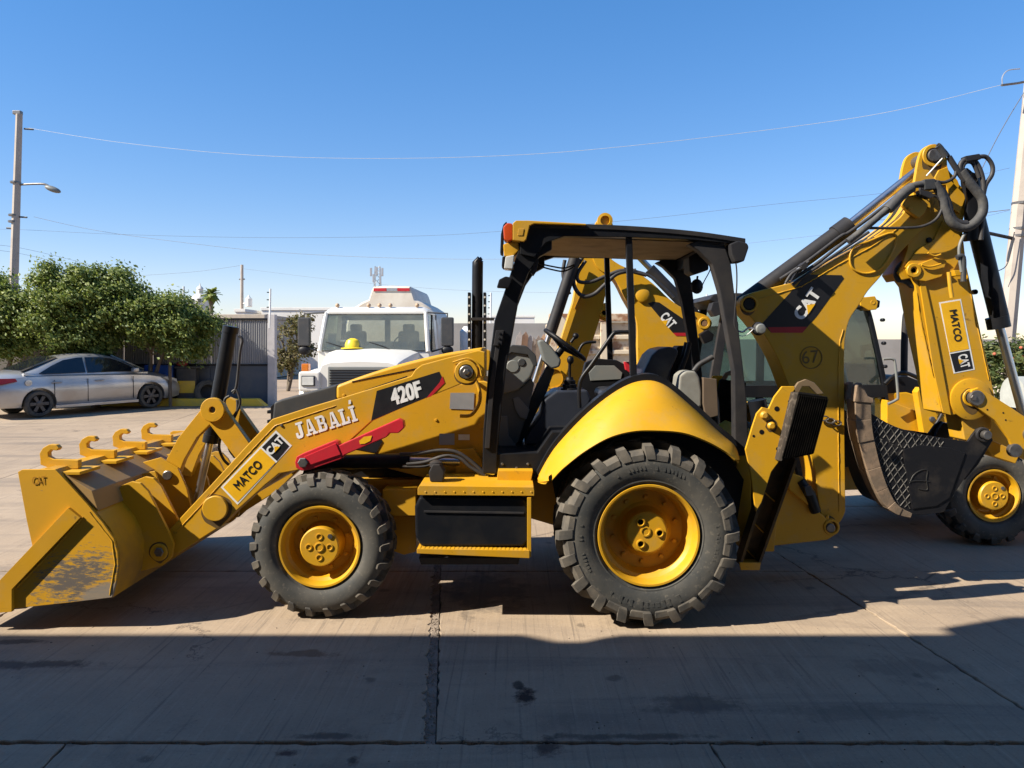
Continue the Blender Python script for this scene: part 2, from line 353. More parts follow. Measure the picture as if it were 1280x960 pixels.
DIRT = mat('bare_earth', (0.30, 0.22, 0.15), 0.95, dirt=(0.20, 0.15, 0.10), dirt_amt=0.8, dirt_scale=0.6, bmp=0.3, bscale=4)
JNT = mat('joint_dirt', (0.055, 0.046, 0.038), 0.95, dirt=(0.13, 0.10, 0.075), dirt_amt=0.8, dirt_scale=7, lo=0.4, hi=0.65, bmp=0.6, bscale=30)

JFL = mat('joint_mortar', (0.25, 0.20, 0.155), 0.95, dirt=(0.13, 0.10, 0.075), dirt_amt=0.7, dirt_scale=6, lo=0.45, hi=0.62, bmp=0.8, bscale=40)
# terrain sheet to the horizon, under the concrete slabs
b = B(); ys = [-60, 0, 9, 26, 60, 200, 900]; xs = [-700, -60, -20, 0, 20, 60, 700]
rows = [[b.bm.verts.new((x, y, gz(y) - 0.035)) for x in xs] for y in ys]
for i in range(len(ys) - 1):
    for k in range(len(xs) - 1): b.bm.faces.new((rows[i][k], rows[i][k + 1], rows[i + 1][k + 1], rows[i + 1][k]))
struct(b.obj('ground', DIRT))
# yard: bed of dirt in the joints, cast slabs on it
b = B(); ys = [-9, 0, 9, 21.0]
rows = [[b.bm.verts.new((x, y, gz(y) - 0.02)) for x in (-26, 26)] for y in ys]
for i in range(3): b.bm.faces.new((rows[i][0], rows[i][1], rows[i + 1][1], rows[i + 1][0]))
yard = struct(b.obj('concrete_yard', JNT))
def slab(x0, x1, y0, y1, gl, gr, gb, gt, seed):
    rr = random.Random(seed); b = B()
    sh = lambda y: -0.085 * (y - 3.66)                      # joints run slightly askew
    def edge(p, q, inward, n, chip):
        out = []
        for k in range(n):
            t = k / n; w = p.lerp(q, t); j = inward * (rr.random() ** 3 * chip if 0 < k else 0)
            out.append(w + j)
        return out
    c = [Vector((x0 + gl + sh(y0), y0 + gb, gz(y0 + gb))), Vector((x1 - gr + sh(y0), y0 + gb, gz(y0 + gb))), Vector((x1 - gr + sh(y1), y1 - gt, gz(y1 - gt))), Vector((x0 + gl + sh(y1), y1 - gt, gz(y1 - gt)))]
    near = y0 < 7 and abs(x0 + 1) < 6; n = 70 if near else 2; chip = 0.014 if near else 0.0
    ring = edge(c[0], c[1], Vector((0, 1, 0)), n, chip) + edge(c[1], c[2], Vector((-1, 0, 0)), n, chip * (3 if gr > 0.02 else 1)) + edge(c[2], c[3], Vector((0, -1, 0)), n, chip) + edge(c[3], c[0], Vector((1, 0, 0)), n, chip)
    ctr = sum(c, Vector()) / 4
    ins = [p + (ctr - p).normalized() * 0.004 for p in ring]; dz = rr.uniform(-0.002, 0.002)
    low = [Vector((p.x, p.y, p.z - 0.03)) for p in ring]; mid_ = [Vector((p.x, p.y, p.z - 0.005 + dz)) for p in ring]; top = [Vector((p.x, p.y, p.z + dz)) for p in ins]
    b.loft([low, mid_, top], caps=False); b.bm.faces.new([b.bm.verts.new(p) for p in top])
    o = b.obj('slab', CONC, yard, 0); return o
yl = [-7.5, -4.7, -1.9, 0.9, 3.66, 6.42, 9.0, 11.8, 14.6, 17.4, 20.9]; k = 0
for j in range(len(yl) - 1):
    off = 0.0 if yl[j] >= 3.6 else -1.72
    if j == 3:
        off = -1.75
    for i in range(-8, 8):
        x0 = -0.37 + off + i * 3.06
        main = 3.6 < yl[j] < 8
        slab(x0, x0 + 3.06, yl[j], yl[j + 1], 0.008 if main and i == 0 else 0.003, 0.045 if main and i == -1 else 0.003, 0.012 if j == 4 else 0.003, 0.012 if j == 3 else 0.003, k); k += 1
b = B(); pts_l, pts_r = [], []
for q in range(60):
    y = 3.66 + q * (9.0 - 3.66) / 59; x = -0.37 - 0.085 * (y - 3.66); z = -0.006 + random.uniform(-0.004, 0.004); pts_l.append(Vector((x - 0.085, y, z - 0.006))); pts_r.append(Vector((x + 0.004, y, z)))
mid_p = [(p + q_) / 2 + Vector((random.uniform(-.015, .015), 0, random.uniform(-0.004, 0.006))) for p, q_ in zip(pts_l, pts_r)]
b.loft([pts_l, mid_p, pts_r], closed=False, caps=False); b.obj('joint_fill', JFL, yard, 0)

# debris in the open joint and along the front joint
def pebbles(name, spots, m, mn, mx, kind=True):
    b = B()
    for (x, y, z) in spots:
        r = random.uniform(mn, mx); c = Vector((x, y, z)); n = 5
        ring = [c + Vector((r * random.uniform(0.6, 1.2) * math.cos(6.283 * q / n), r * random.uniform(0.6, 1.2) * math.sin(6.283 * q / n), 0)) for q in range(n)]
        top = [b.bm.verts.new(p.lerp(c, 0.45) + Vector((0, 0, r * random.uniform(0.5, 0.9)))) for p in ring]; bot = [b.bm.verts.new(p) for p in ring]
        for q in range(n): b.bm.faces.new((bot[q], bot[(q + 1) % n], top[(q + 1) % n], top[q]))
        b.bm.faces.new(top)
    o = b.obj(name, m, None, 0); o['kind'] = 'stuff'; return o
sp = []
for _ in range(420):
    y = random.uniform(3.6, 7.2); sp.append((-0.37 - 0.085 * (y - 3.66) + random.gauss(-0.03, 0.02), y, -0.003))
for _ in range(260): sp.append((random.uniform(-3, 3), 3.66 + random.gauss(0, 0.02), -0.008))
for _ in range(120): sp.append((random.uniform(-3.2, 3.2), random.uniform(3.3, 5.2), 0.0))
o = pebbles('grit', sp, mat('grit_stone', (0.20, 0.155, 0.115), 0.95), 0.002, 0.008); tag(o, 'loose brown grit lying in the slab joints', 'grit')

# workshop roof the photographer stands under: throws the shade over the foreground
MET = mat('roof_sheet_metal', (0.45, 0.46, 0.47), 0.45, metal=0.6)
PLAST = mat('wall_plaster', (0.48, 0.46, 0.43), 0.9, dirt=(0.30, 0.28, 0.26), dirt_amt=0.6, dirt_scale=1.2, bmp=0.1)
rz = 5.5; edge = 4.97 - rz * SUN_TO.y / -SUN_TO.z; sx = -rz * SUN_TO.x / -SUN_TO.z
ws = thing('workshop_shed', 'open grey steel workshop shed standing behind the yard', 'shed', (0, -3, 0))
b = B(); x0, x1 = -17, 9.5; nx = (0.26 + sx)
b.prism([(x0, -9, rz), (x1, -9, rz), (x1, edge, rz), (nx + 0.32, edge, rz), (nx + 0.1, edge - 0.12, rz), (nx - 0.1, edge - 0.12, rz), (nx - 0.32, edge, rz), (x0, edge, rz)], (0, 0, 0.12)); b.obj('roof', MET, ws, 0)
b = B(); b.box(x0, x1, -9.15, -9.0, 0, rz - 0.01); b.obj('back_wall', PLAST, ws, 0)
b = B(); b.box(x0 - 0.15, x0 - 0.01, -9.0, -1, 0, rz - 0.01); b.obj('side_wall', PLAST, ws, 0)
for px_ in (-16.6, -10, 9.0):
    b = B(); b.box(px_ - 0.1, px_ + 0.1, edge - 3.3, edge - 3.1, 0, rz - 0.002, 0.01); b.obj('post', DARK, ws)
b = B(); b.box(3.16 + sx - 0.28, 3.16 + sx + 0.28, edge + 0.003, edge + 0.17, rz - 0.02, rz + 0.5, 0.01); b.obj('shadow_box', MET, ws)  # unseen box added on the roof edge to cast the box-shaped shadow
world_mode()

# ================================================================ WHEELS
def wheel(parent, cx, cz, yo, w, Rr, rim, sgn, nlug, hubtype, name='wheel', m_rim=None):
    """axis along Y; yo = outer face, sgn +1 when the wheel runs from yo towards +Y"""
    m_rim = m_rim or YEL
    wh = bpy.data.objects.new(name, None); col.objects.link(wh); wh.parent = parent; wh.empty_display_size = 0.1
    c = Vector((cx, yo, cz)); b = B()
    half = [(rim - 0.012, 0.035), (rim + 0.01, 0.018), (rim + 0.02, 0.012), (rim + 0.12 * (Rr - rim), 0.002), (rim + 0.28 * (Rr - rim), -0.012), (rim + 0.46 * (Rr - rim), -0.018), (rim + 0.62 * (Rr - rim), -0.012), (rim + 0.76 * (Rr - rim), 0.006), (0.885 * Rr, 0.03), (0.905 * Rr, 0.07), (0.915 * Rr, 0.3 * w), (0.92 * Rr, 0.5 * w)]
    prof = half + [(r, w - u) for r, u in half[-2::-1]]
    b.lathe(prof, c, 'Y', 72, sgn, caps=False)
    for rr_, wd in ((rim + 0.03, 0.0),):     # moulded rings on the sidewall
        ring = []
        k_ = 0.006; pr = [(rr_ - 0.012, k_ + 0.008), (rr_ - 0.004, k_ - 0.004), (rr_ + 0.004, k_ - 0.004), (rr_ + 0.012, k_ + 0.008)]
        b.lathe(pr, c, 'Y', 72, sgn, caps=False)
    rr2 = random.Random(int(Rr * 1000) + int(yo * 100)); rm = rim + 0.42 * (Rr - rim)
    for a0, a1, stp, rw_ in ((60, 118, 3.4, 0.020), (168, 212, 3.0, 0.014), (236, 300, 4.6, 0.026), (330, 372, 3.2, 0.013)):
        a = a0
        while a < a1:                                    # raised maker's marks, worn past reading
            if rr2.random() < (0.8 if hubtype == 'rear' else 0.0):
                th = R(a); dr = rr2.uniform(0.55, 1.0) * rw_; wd_ = R(stp) * rr2.uniform(0.22, 0.36)
                q = [c + Vector((r_ * math.cos(t_), sgn * u_, r_ * math.sin(t_))) for r_, t_, u_ in ((rm - dr, th - wd_, 0.0), (rm + dr, th - wd_ * .6, 0.0), (rm + dr, th + wd_, 0.0), (rm - dr, th + wd_ * .7, 0.0))]
                b.prism([v + Vector((0, -0.010 * sgn, 0)) for v in q], (0, -0.0087 * sgn, 0))
            a += stp
    b.obj('tyre', RUB, wh, 40)
    b = B(); st = 2 * math.pi / nlug
    def pt(r, th, u): return c + Vector((r * math.cos(th), u * sgn, r * math.sin(th)))
    for side in (0, 1):
        for k in range(nlug):
            t0 = k * st + (st * 0.5 if side else 0) + random.uniform(-0.02, 0.02) * st
            big = hubtype == 'rear'
            P_ = ((-0.006, 0.79, 0.795, -0.006, -0.12, 0.16), (-0.004, 0.82, 0.825, -0.017, -0.10, 0.22), (0.010, 0.87, 0.88, -0.030, -0.06, 0.22), (0.04, 0.89, 0.965, -0.046, 0.0, 0.19), (0.085, 0.89, 0.998, -0.025, 0.05, 0.19), (0.26 * w, 0.90, 1.0, 0.0, 0.42, 0.16), (0.56 * w, 0.905, 0.998, 0.0, 0.95, 0.15))
            if not big: P_ = tuple((q[0], q[1] + (0.03 if n_ < 2 else 0), q[2] + (0.03 if n_ < 2 else 0), q[3] * 0.75, q[4], q[5] * (0.7, 0.85, 1.0, 1.1, 1.15, 1.2, 1.2)[n_]) for n_, q in enumerate(P_))
            def lug(P_, t0, tr=0.8):
                secs = []
                for (u, rb, rt, du, dth, hw) in P_:
                    uu = u; ut = u + du
                    if side: uu, ut = w - uu, w - ut
                    tm = t0 + dth * st; h = hw * st; ht = h * tr
                    secs.append([pt(rb * Rr, tm - h, uu), pt(rt * Rr, tm - ht, ut), pt(rt * Rr, tm + ht, ut), pt(rb * Rr, tm + h, uu)])
                b.loft(secs)
            lug(P_, t0)
            if big:                                     # wide shallow pad moulded behind each bar
                lug(((-0.006, 0.79, 0.793, -0.005, 0.0, 0.28), (-0.004, 0.815, 0.817, -0.015, 0.0, 0.33), (0.010, 0.87, 0.875, -0.026, 0.0, 0.34), (0.045, 0.89, 0.915, -0.034, 0.0, 0.33), (0.09, 0.89, 0.93, 0.0, 0.0, 0.31)), t0 - 0.46 * st, 0.93)
    b.obj('tread_lugs', LUG, wh, 25)
    b = B(); d = 0.20 if hubtype == 'rear' else 0.135
    pr = [(rim - 0.03, w - 0.06), (rim - 0.055, w - 0.2), (rim - 0.06, d + 0.03), (rim - 0.045, d * 0.72), (rim - 0.042, d * 0.55), (rim - 0.024, d * 0.50), (rim - 0.022, 0.045), (rim - 0.006, 0.034), (rim + 0.004, 0.012), (rim + 0.001, 0.003), (rim - 0.012, 0.004), (rim - 0.026, 0.03), (rim - 0.03, d * 0.45), (rim - 0.05, d * 0.55), (rim - 0.052, d * 0.72), (rim - 0.07, d), (0.19 if hubtype == 'rear' else 0.155, d + 0.004), (0.165 if hubtype == 'rear' else 0.14, d + 0.02)]
    b.lathe(pr[::-1][:12], c, 'Y', 64, sgn, caps=False); rimo = b.obj('rim', m_rim, wh, 40)
    b = B()
    if hubtype == 'rear':
        b.lathe([(0.19, d + 0.05), (0.19, d + 0.005), (0.165, d - 0.01), (0.15, d - 0.05), (0.142, d - 0.11), (0.13, d - 0.12), (0.001, d - 0.12)], c, 'Y', 40, sgn); hub = b.obj('hub', m_rim, wh, 35)
        hz_ = d - 0.12
        for a in (90, 210, 330):
            q = c + Vector((0.085 * math.cos(R(a + 30)), hz_ * sgn, 0.085 * math.sin(R(a + 30))))
            b = B(); b.lathe([(0.03, 0.0), (0.03, -0.010), (0.022, -0.012), (0.017, 0.004), (0.001, 0.004)], q, 'Y', 18, sgn); b.obj('cover_boss', m_rim, wh)
        b = B(); b.lathe([(0.036, 0), (0.036, -0.006), (0.026, -0.007), (0.024, -0.002), (0.001, -0.002)], c + Vector((-0.01, hz_ * sgn, 0.01)), 'Y', 18, sgn); b.obj('drain_plug', m_rim, wh)
    else:
        b.lathe([(0.155, d + 0.06), (0.15, d + 0.0), (0.138, d - 0.02), (0.135, 0.012), (0.127, 0.002), (0.001, 0.002)], c, 'Y', 40, sgn); hub = b.obj('hub', m_rim, wh, 35)
        for a in (0, 90, 180, 270):
            q = c + Vector((0.072 * math.cos(R(a)), 0.002 * sgn, 0.072 * math.sin(R(a))))
            b = B(); b.lathe([(0.024, 0.001), (0.024, -0.005), (0.018, -0.006), (0.015, 0.001), (0.001, 0.001)], q, 'Y', 16, sgn); b.obj('cover_boss', m_rim, wh)
        b = B(); b.lathe([(0.034, 0), (0.034, -0.006), (0.026, -0.008), (0.024, -0.003), (0.001, -0.003)], c + Vector((0, 0.002 * sgn, 0)), 'Y', 18, sgn); b.obj('drain_plug', m_rim, wh)
        b = B(); b.lathe([(0.018, 0.001), (0.018, -0.007), (0.001, -0.007)], c + Vector((0.075, 0.002 * sgn, 0.075)), 'Y', 6, sgn); b.obj('plug', STL, wh)
    nb = 10 if hubtype == 'rear' else 8
    for k in range(nb):                                # wheel nuts on the disc
        a = 2 * math.pi * (k + 0.4) / nb; rr_ = 0.222 if hubtype == 'rear' else 0.178
        q = c + Vector((rr_ * math.cos(a), (d + 0.003) * sgn, rr_ * math.sin(a)))
        b = B(); b.lathe([(0.017, 0.0), (0.017, -0.012), (0.015, -0.02), (0.001, -0.02)], q, 'Y', 6, sgn); b.obj('wheel_nut', m_rim, wh, 20)
    return wh
def arm_tube(b, pts, Y, r, n=10, sm=6):                # smooth hose through pixel points; each point (x, y[, Y])
    w = [P(p[0], p[1], p[2] if len(p) > 2 else Y) for p in pts]
    return b.tube(catmull(w, sm), r, n)
def hose(pts, Y, r, parent, m=None, name='hose'):
    b = B(); arm_tube(b, pts, Y, r); return b.obj(name, m or HOSE, parent, 60)
def pin(px, py, Y, rpx, out, parent, m=None, name='pin', n=22, hexa=False, back=0.02):
    c = P(px, py, Y); r = S(rpx, Y); b = B()
    b.lathe([(r, back), (r, -out + 0.004), (r - min(0.006, r * 0.25), -out), (0.001, -out)], c, 'Y', 6 if hexa else n); return b.obj(name, m or STL, parent, 30)
def ringboss(px, py, Y, ro, ri, out, parent, m=None, name='boss'):
    c = P(px, py, Y); a, i = S(ro, Y), S(ri, Y); b = B()
    b.lathe([(a, 0.01), (a, -out + 0.004), (a - 0.004, -out), (i + 0.003, -out), (i, -out + 0.004), (i, 0.01)], c, 'Y', 32, closed=False); return b.obj(name, m or YEL, parent, 30)

# ================================================================ BACKHOE LOADER IN FRONT
YC = 6.22
mach = thing('backhoe_loader', 'yellow backhoe loader with open black canopy and JABALI lettering on its loader arm', 'backhoe', P(640, 430, YC) - Vector((0, 0, CAMH)))
mir = lambda y: 2 * YC - y
# wheels
wr = P(812, 676, 5.095); wf = P(398, 684, 5.27)
wheel(mach, wr.x, 0.622, 5.115, 0.47, 0.622, 0.338, 1, 20, 'rear', 'rear_wheel')
wheel(mach, wr.x, 0.622, mir(5.115), 0.47, 0.622, 0.338, -1, 20, 'rear', 'rear_wheel')
wheel(mach, wf.x, 0.500, 5.29, 0.33, 0.500, 0.280, 1, 22, 'front', 'front_wheel')
wheel(mach, wf.x, 0.500, mir(5.29), 0.33, 0.500, 0.280, -1, 22, 'front', 'front_wheel')
b = B(); b.cyl((wf.x, 5.5, 0.5), (wf.x, mir(5.5), 0.5), 0.10); b.box(wf.x - 0.16, wf.x + 0.16, YC - 0.25, YC + 0.25, 0.36, 0.68, 0.03); b.obj('front_axle', YELW, mach)
b = B(); b.cyl((wr.x, 5.4, 0.622), (wr.x, mir(5.4), 0.622), 0.15); b.box(wr.x - 0.25, wr.x + 0.25, YC - 0.3, YC + 0.3, 0.38, 0.9, 0.03); b.obj('rear_axle', YELW, mach)
# chassis frame, engine side, hood
b = B(); b.px([(430, 600), (670, 600), (900, 590), (945, 600), (945, 665), (700, 660), (660, 648), (470, 648), (430, 630)], 5.78, 5.80, mir(5.80), 0.01); b.obj('main_frame', YELW, mach)
b = B(); b.px([(478, 612), (520, 612), (520, 645), (478, 645)], 5.55, 5.55, 5.8, 0.008); b.obj('frame_box', YEL, mach)
b = B(); b.px([(482, 645), (520, 645), (520, 690), (505, 694), (488, 688)], 5.72, 5.72, mir(5.72), 0.008); b.obj('transmission_guard', YELW, mach)
b = B(); b.px([(380, 585), (430, 575), (500, 575), (560, 590), (560, 625), (390, 640), (370, 620)], 5.9, 5.9, mir(5.9), 0.01); b.obj('engine_block', DARK, mach)
hood = catmull([P(x, y, 5.80) for x, y in [(420, 482), (452, 470), (490, 458), (524, 449), (560, 441), (604, 434)]], 4)
pts = [(p.x, 5.80, p.z) for p in hood] + [tuple(P(604, 500, 5.80)), tuple(P(420, 500, 5.80))]
pts = [Vector((p[0], 5.80, p[2])) for p in pts]
b = B(); b.prism(pts, (0, mir(5.80) - 5.80, 0), 0.025, 3); b.obj('hood', YEL, mach)
b = B(); b.px([(421, 500), (604, 476), (616, 480), (612, 592), (540, 600), (421, 570)], 5.78, 5.785, mir(5.785), 0.012); b.obj('engine_side_panel', YEL, mach)
b = B(); b.px([(497, 487), (515, 471.5), (560, 459), (560, 462)], 5.75, 5.79, 5.82); 
b = B(); b.px([(455, 488), (508, 470), (510, 474), (457, 493)], 5.775, 5.782, 5.84, 0.004); b.obj('hood_vent', BLK, mach)
nose = [(342, 503), (352, 499), (408, 484), (422, 480), (422, 560), (350, 585), (338, 545)]
b = B(); b.px(nose, 5.82, 5.82, mir(5.82), 0.02); b.obj('nose_cowl', GRYD, mach)
b = B(); b.px([(338, 508), (344, 503), (346, 590), (338, 590)], 5.86, 5.86, mir(5.86), 0.006); b.obj('grille', BLK, mach)
for k in range(6):
    b = B(); z = P(340, 515 + k * 12, 5.9).z; x = P(337, 500, 5.9).x; b.box(x - 0.02, x + 0.01, 5.9, mir(5.9), z - 0.012, z + 0.012, 0.003); b.obj('grille_bar', BLK, mach)
decal([(563, 491), (593, 491), (592, 512), (562, 511)], 5.78, SILV, mach, 'data_plate', gap=0.0)
decal([(549, 542), (568, 542), (568, 556), (549, 556)], 5.78, SILV, mach, 'data_plate', gap=0.0)
decal([(573, 543), (587, 543), (587, 550), (573, 550)], 5.78, DECW, mach, 'instruction_label', gap=0.0)
decal([(438, 560), (470, 541), (478, 552), (470, 566)], 5.78, DECK, mach, 'side_stripe', gap=0.0)
# curved cable guard on the engine side
hose([(582, 466), (596, 478), (600, 500), (590, 518), (575, 520)], 5.74, 0.014, mach, YEL, 'lift_hose_guard')
# exhaust stack with perforated guard
b = B(); c0 = P(596, 470, 6.55); c1 = P(597, 334, 6.55); b.tube(catmull([c0, P(596.5, 400, 6.55), c1, c1 + Vector((0.004, 0, 0.04)), c1 + Vector((-0.006, 0, 0.055))], 4), 0.047, 18); b.obj('exhaust_stack', DARK, mach)
for sx_ in (-1, 1):
    b = B(); q = P(596.5 + sx_ * 9.6, 402, 6.55); b.box(q.x - 0.012, q.x + 0.012, 6.49, 6.61, P(0, 442, 6.55).z, P(0, 366, 6.55).z, 0.003); g = b.obj('heat_guard', DARK, mach)
    for k in range(7):
        b = B(); z = P(0, 372 + k * 10.5, 6.55).z; b.lathe([(0.009, 0.0), (0.009, -0.002), (0.001, -0.002)], (q.x, 6.489, z), 'Y', 10); b.obj('guard_hole', LENS, g)
b = B(); q = P(597, 399, 6.5); b.box(q.x - 0.06, q.x + 0.14, 6.46, 6.5, q.z - 0.012, q.z + 0.012, 0.003); b.obj('exhaust_bracket', DARKD, mach)

# loader arms
YA = 5.50; TA = 0.13
armp = [(207, 667), (262, 608), (313, 552), (340, 524), (380, 511), (421, 499), (470, 484), (514, 470), (519, 462), (527, 456), (560, 447), (598, 438), (606, 440), (606, 470), (584, 477), (539, 495), (500, 511), (464, 527), (432, 556), (412, 572), (392, 582), (371, 588), (349, 592), (333, 605), (294, 640), (279, 656), (222, 692), (206, 690)]
for yy in (YA, mir(YA) - TA):
    b = B(); w = [P(x, y, YA) for x, y in armp]; w = [Vector((p.x, yy, p.z)) for p in w]; b.prism(w, (0, TA, 0), 0.008); b.obj('loader_arm', YEL, mach)
b = B(); a = P(300, 612, YA); b.cyl((a.x, YA + TA, a.z), (a.x, mir(YA) - TA, a.z), 0.085); b.obj('arm_cross_tube', YEL, mach)
ringb = B(); c = P(270, 635, YA); ringb.lathe([(0.09, 0.01), (0.09, -0.022), (0.085, -0.027), (0.001, -0.027)], c, 'Y', 36); ringb.obj('pivot_cap', YEL, mach)
ringboss(583, 465, YA, 14.5, 9.5, 0.02, mach, name='tower_boss'); pin(583, 465, YA, 8.5, 0.03, mach); pin(583, 465, YA - 0.03, 4.2, 0.012, mach, name='bolt', hexa=True)
hose([(566, 453), (585, 448), (598, 456), (602, 470)], YA - 0.012, 0.006, mach, YEL, 'weld_rim')
# loader arm decals: contractor's sticker
decal([(276, 609), (345, 538), (365, 557), (297, 631)], YA, DECW, mach, 'sticker_border', gap=0.0015)
decal([(279, 609), (326, 560.5), (344.5, 578), (297, 627.5)], YA, DECY, mach, 'sticker_field', gap=0.003)
decal([(327.5, 559), (345, 541.5), (361.5, 557.5), (346, 576)], YA, DECK, mach, 'sticker_field', gap=0.003)
text('MATCO', (299, 613), (329, 581.5), 11, YA, DECK, mach, bold=0.02, gap=0.0048)
catlogo(mach, YA, (339, 570), (356, 551.5), 10.5, gap=0.0048)
decal([(464, 526), (471, 488.5), (549, 464.5), (555, 477.5), (538.5, 494.5)], YA, DECK, mach, 'model_stripe', gap=0.0015)
decal([(553, 470), (556, 478.5), (539, 495.5), (533, 497.5), (549.5, 478)], YA, DECR, mach, 'red_tip', gap=0.003)
text('420F', (491.5, 507.5), (530.5, 495), 21, YA, DECW, mach, bold=0.045, shear=0.12, gap=0.0036)
# slab-serif letters of JABALI built stroke by stroke
def slab_letters(word, a, bpt, hpx, Y, parent):
    A, E = P(*a, Y), P(*bpt, Y); X = (E - A); L = X.length; X.normalize(); U = Vector((-X.z, 0, X.x)); h = S(hpx, Y); s_ = 0.2; t_ = 0.13
    G = {'J': (0.72, [[(.34, 0.18), (.34, 1), (.60, 1), (.60, .2), (.50, .04), (.36, 0), (.12, 0), (.0, .1), (.0, .38), (.2, .38), (.2, .2)], [(.18, .86), (.76, .86), (.76, 1), (.18, 1)]]),
         'A': (0.95, [[(.12, 0), (.36, 1), (.60, 1), (.40, .86), (.30, 0)], [(.36, 1), (.62, 1), (.86, 0), (.64, 0), (.44, .86)], [(.26, .22), (.70, .22), (.68, .38), (.28, .38)], [(0, 0), (.42, 0), (.42, .13), (0, .13)], [(.54, 0), (.96, 0), (.96, .13), (.54, .13)]]),
         'B': (0.86, [[(.1, 0), (.34, 0), (.34, 1), (.1, 1)], [(0, 0), (.6, 0), (.6, .15), (0, .15)], [(0, .85), (.58, .85), (.58, 1), (0, 1)], [(.2, .44), (.62, .44), (.62, .58), (.2, .58)], [(.56, 0), (.74, .06), (.8, .2), (.8, .36), (.72, .5), (.58, .54), (.58, .4), (.58, .15)], [(.56, .48), (.70, .54), (.76, .66), (.76, .82), (.68, .95), (.55, 1), (.55, .84)]]),
         'L': (0.78, [[(.1, 0), (.34, 0), (.34, 1), (.1, 1)], [(0, 0), (.74, 0), (.74, .16), (0, .16)], [(0, .87), (.46, .87), (.46, 1), (0, 1)], [(.58, .1), (.74, .1), (.74, .42), (.58, .42)]]),
         'I': (0.5, [[(.12, 0), (.36, 0), (.36, 1), (.12, 1)], [(0, 0), (.48, 0), (.48, .14), (0, .14)], [(0, .86), (.48, .86), (.48, 1), (0, 1)], [(.13, 1.14), (.35, 1.14), (.40, 1.38), (.22, 1.38)]])}
    tot = sum(G[c][0] + 0.09 for c in word) - 0.09; k = L / (tot * h); cur = 0.0
    for ch in word:
        wd, polys = G[ch]; b = B()
        for i, pl in enumerate(polys):
            b.bm.faces.new([b.bm.verts.new(A + X * ((cur + x) * h * k) + U * (y * h) + Vector((0, -0.003 - 0.0004 * i, 0))) for x, y in pl])
        b.obj('letter', DECW, parent, 0); cur += wd + 0.09
slab_letters('JABALI', (372, 549), (448, 525.5), 20, YA, mach)
# red safety strut on the lift cylinder
b = B(); b.px([(370, 577), (372, 570), (380, 566), (419, 550), (424, 552), (425, 556), (499, 523), (505, 526), (506, 534), (499, 541), (488, 541), (484, 546), (432, 568), (428, 573), (390, 586), (378, 588), (371, 584)], 5.43, 5.40, 5.49, 0.008); b.obj('safety_strut', RED, mach)
b = B(); b.px([(380, 571), (420, 554), (426, 568), (388, 581)], 5.40, 5.392, 5.402, 0.003); b.obj('strut_sleeve', RED, mach)
pin(379, 578, 5.40, 6.5, 0.02, mach, name='bolt', hexa=True)
decal([(449, 551), (455, 546), (465, 544.5), (463, 551), (456, 554.5), (450, 555)], 5.40, DECY, mach, 'warning_label', gap=0.003)
# lift cylinder and hoses
b = B(); b.cyl(P(410, 578, 5.72), P(506, 575.5, 5.72), 0.055); b.obj('lift_cylinder', DARK, mach)
b = B(); b.cyl(P(500, 575.5, 5.72), P(513, 575.2, 5.72), 0.062); b.obj('cylinder_head', DARK, mach)
b = B(); b.cyl(P(505, 575.5, 5.72), P(575, 577, 5.72), 0.03); b.obj('lift_rod', CHR, mach)
for pts, r in (([(500, 568), (520, 567), (548, 563), (570, 565), (588, 576), (604, 590)], 0.014), ([(508, 580), (530, 578), (556, 570), (575, 573), (590, 585), (606, 594)], 0.014), ([(503, 583), (530, 583), (548, 578)], 0.011)):
    hose(pts, 5.62, r, mach)
b = B(); b.px([(569, 562), (592, 560), (602, 574), (604, 592), (592, 598), (570, 592)], 5.76, 5.74, 5.80, 0.006); b.obj('cylinder_mount', YEL, mach)
b = B(); b.px([(536, 590), (541, 580), (550, 580), (556, 590), (554, 602), (538, 602)], 5.35, 5.33, 5.45, 0.01); b.obj('filler_neck', DARKD, mach)
b = B(); c = P(545, 583, 5.40); b.lathe([(0.045, 0), (0.045, 0.03), (0.02, 0.045), (0.001, 0.045)], c, 'Z', 18); b.obj('filler_cap', DARKD, mach)

# bucket tilt lever, link and cylinder (centre of the arms)
y0, y1 = 6.05, 6.13
for ya, yb in ((6.04, 6.11), (6.33, 6.40)):
    b = B(); b.px([(251, 512), (255, 504), (267, 499.5), (278, 504), (283, 514), (320, 566), (306, 585), (296, 575), (262, 531), (246, 547), (230, 575), (219, 604), (196, 600), (205, 580), (222, 548)], 6.04, ya, yb, 0.006); b.obj('tilt_lever', YEL, mach)
ringboss(267, 512, 6.04, 15, 4, 0.03, mach); pin(267.5, 512, 6.03, 4.5, 0.0, mach)
b = B(); b.cyl(P(288, 410, 6.22), P(264, 549, 6.22), 0.058, n=24); b.obj('tilt_cylinder', DARK, mach)
b = B(); b.cyl(P(289, 408, 6.22), P(287.5, 416, 6.22), 0.064, n=24); b.obj('cylinder_cap', DARK, mach)
b = B(); b.cyl(P(265, 543, 6.22), P(263, 553, 6.22), 0.064, n=24); b.obj('cylinder_gland', DARK, mach)
b = B(); b.cyl(P(263, 550, 6.22), P(245, 632, 6.22), 0.03); b.obj('tilt_rod', CHR, mach)
for pts in ([(299, 420), (303, 425), (300, 440), (296, 480), (292, 492)], [(287, 495), (281, 500), (282, 515), (290, 522), (300, 505), (296, 488), (290, 490)], [(297, 500), (296, 515), (288, 530)], [(276, 545), (274, 560), (280, 575), (290, 584)], [(284, 548), (287, 562), (294, 572)]):
    hose(pts, 6.15, 0.011, mach)

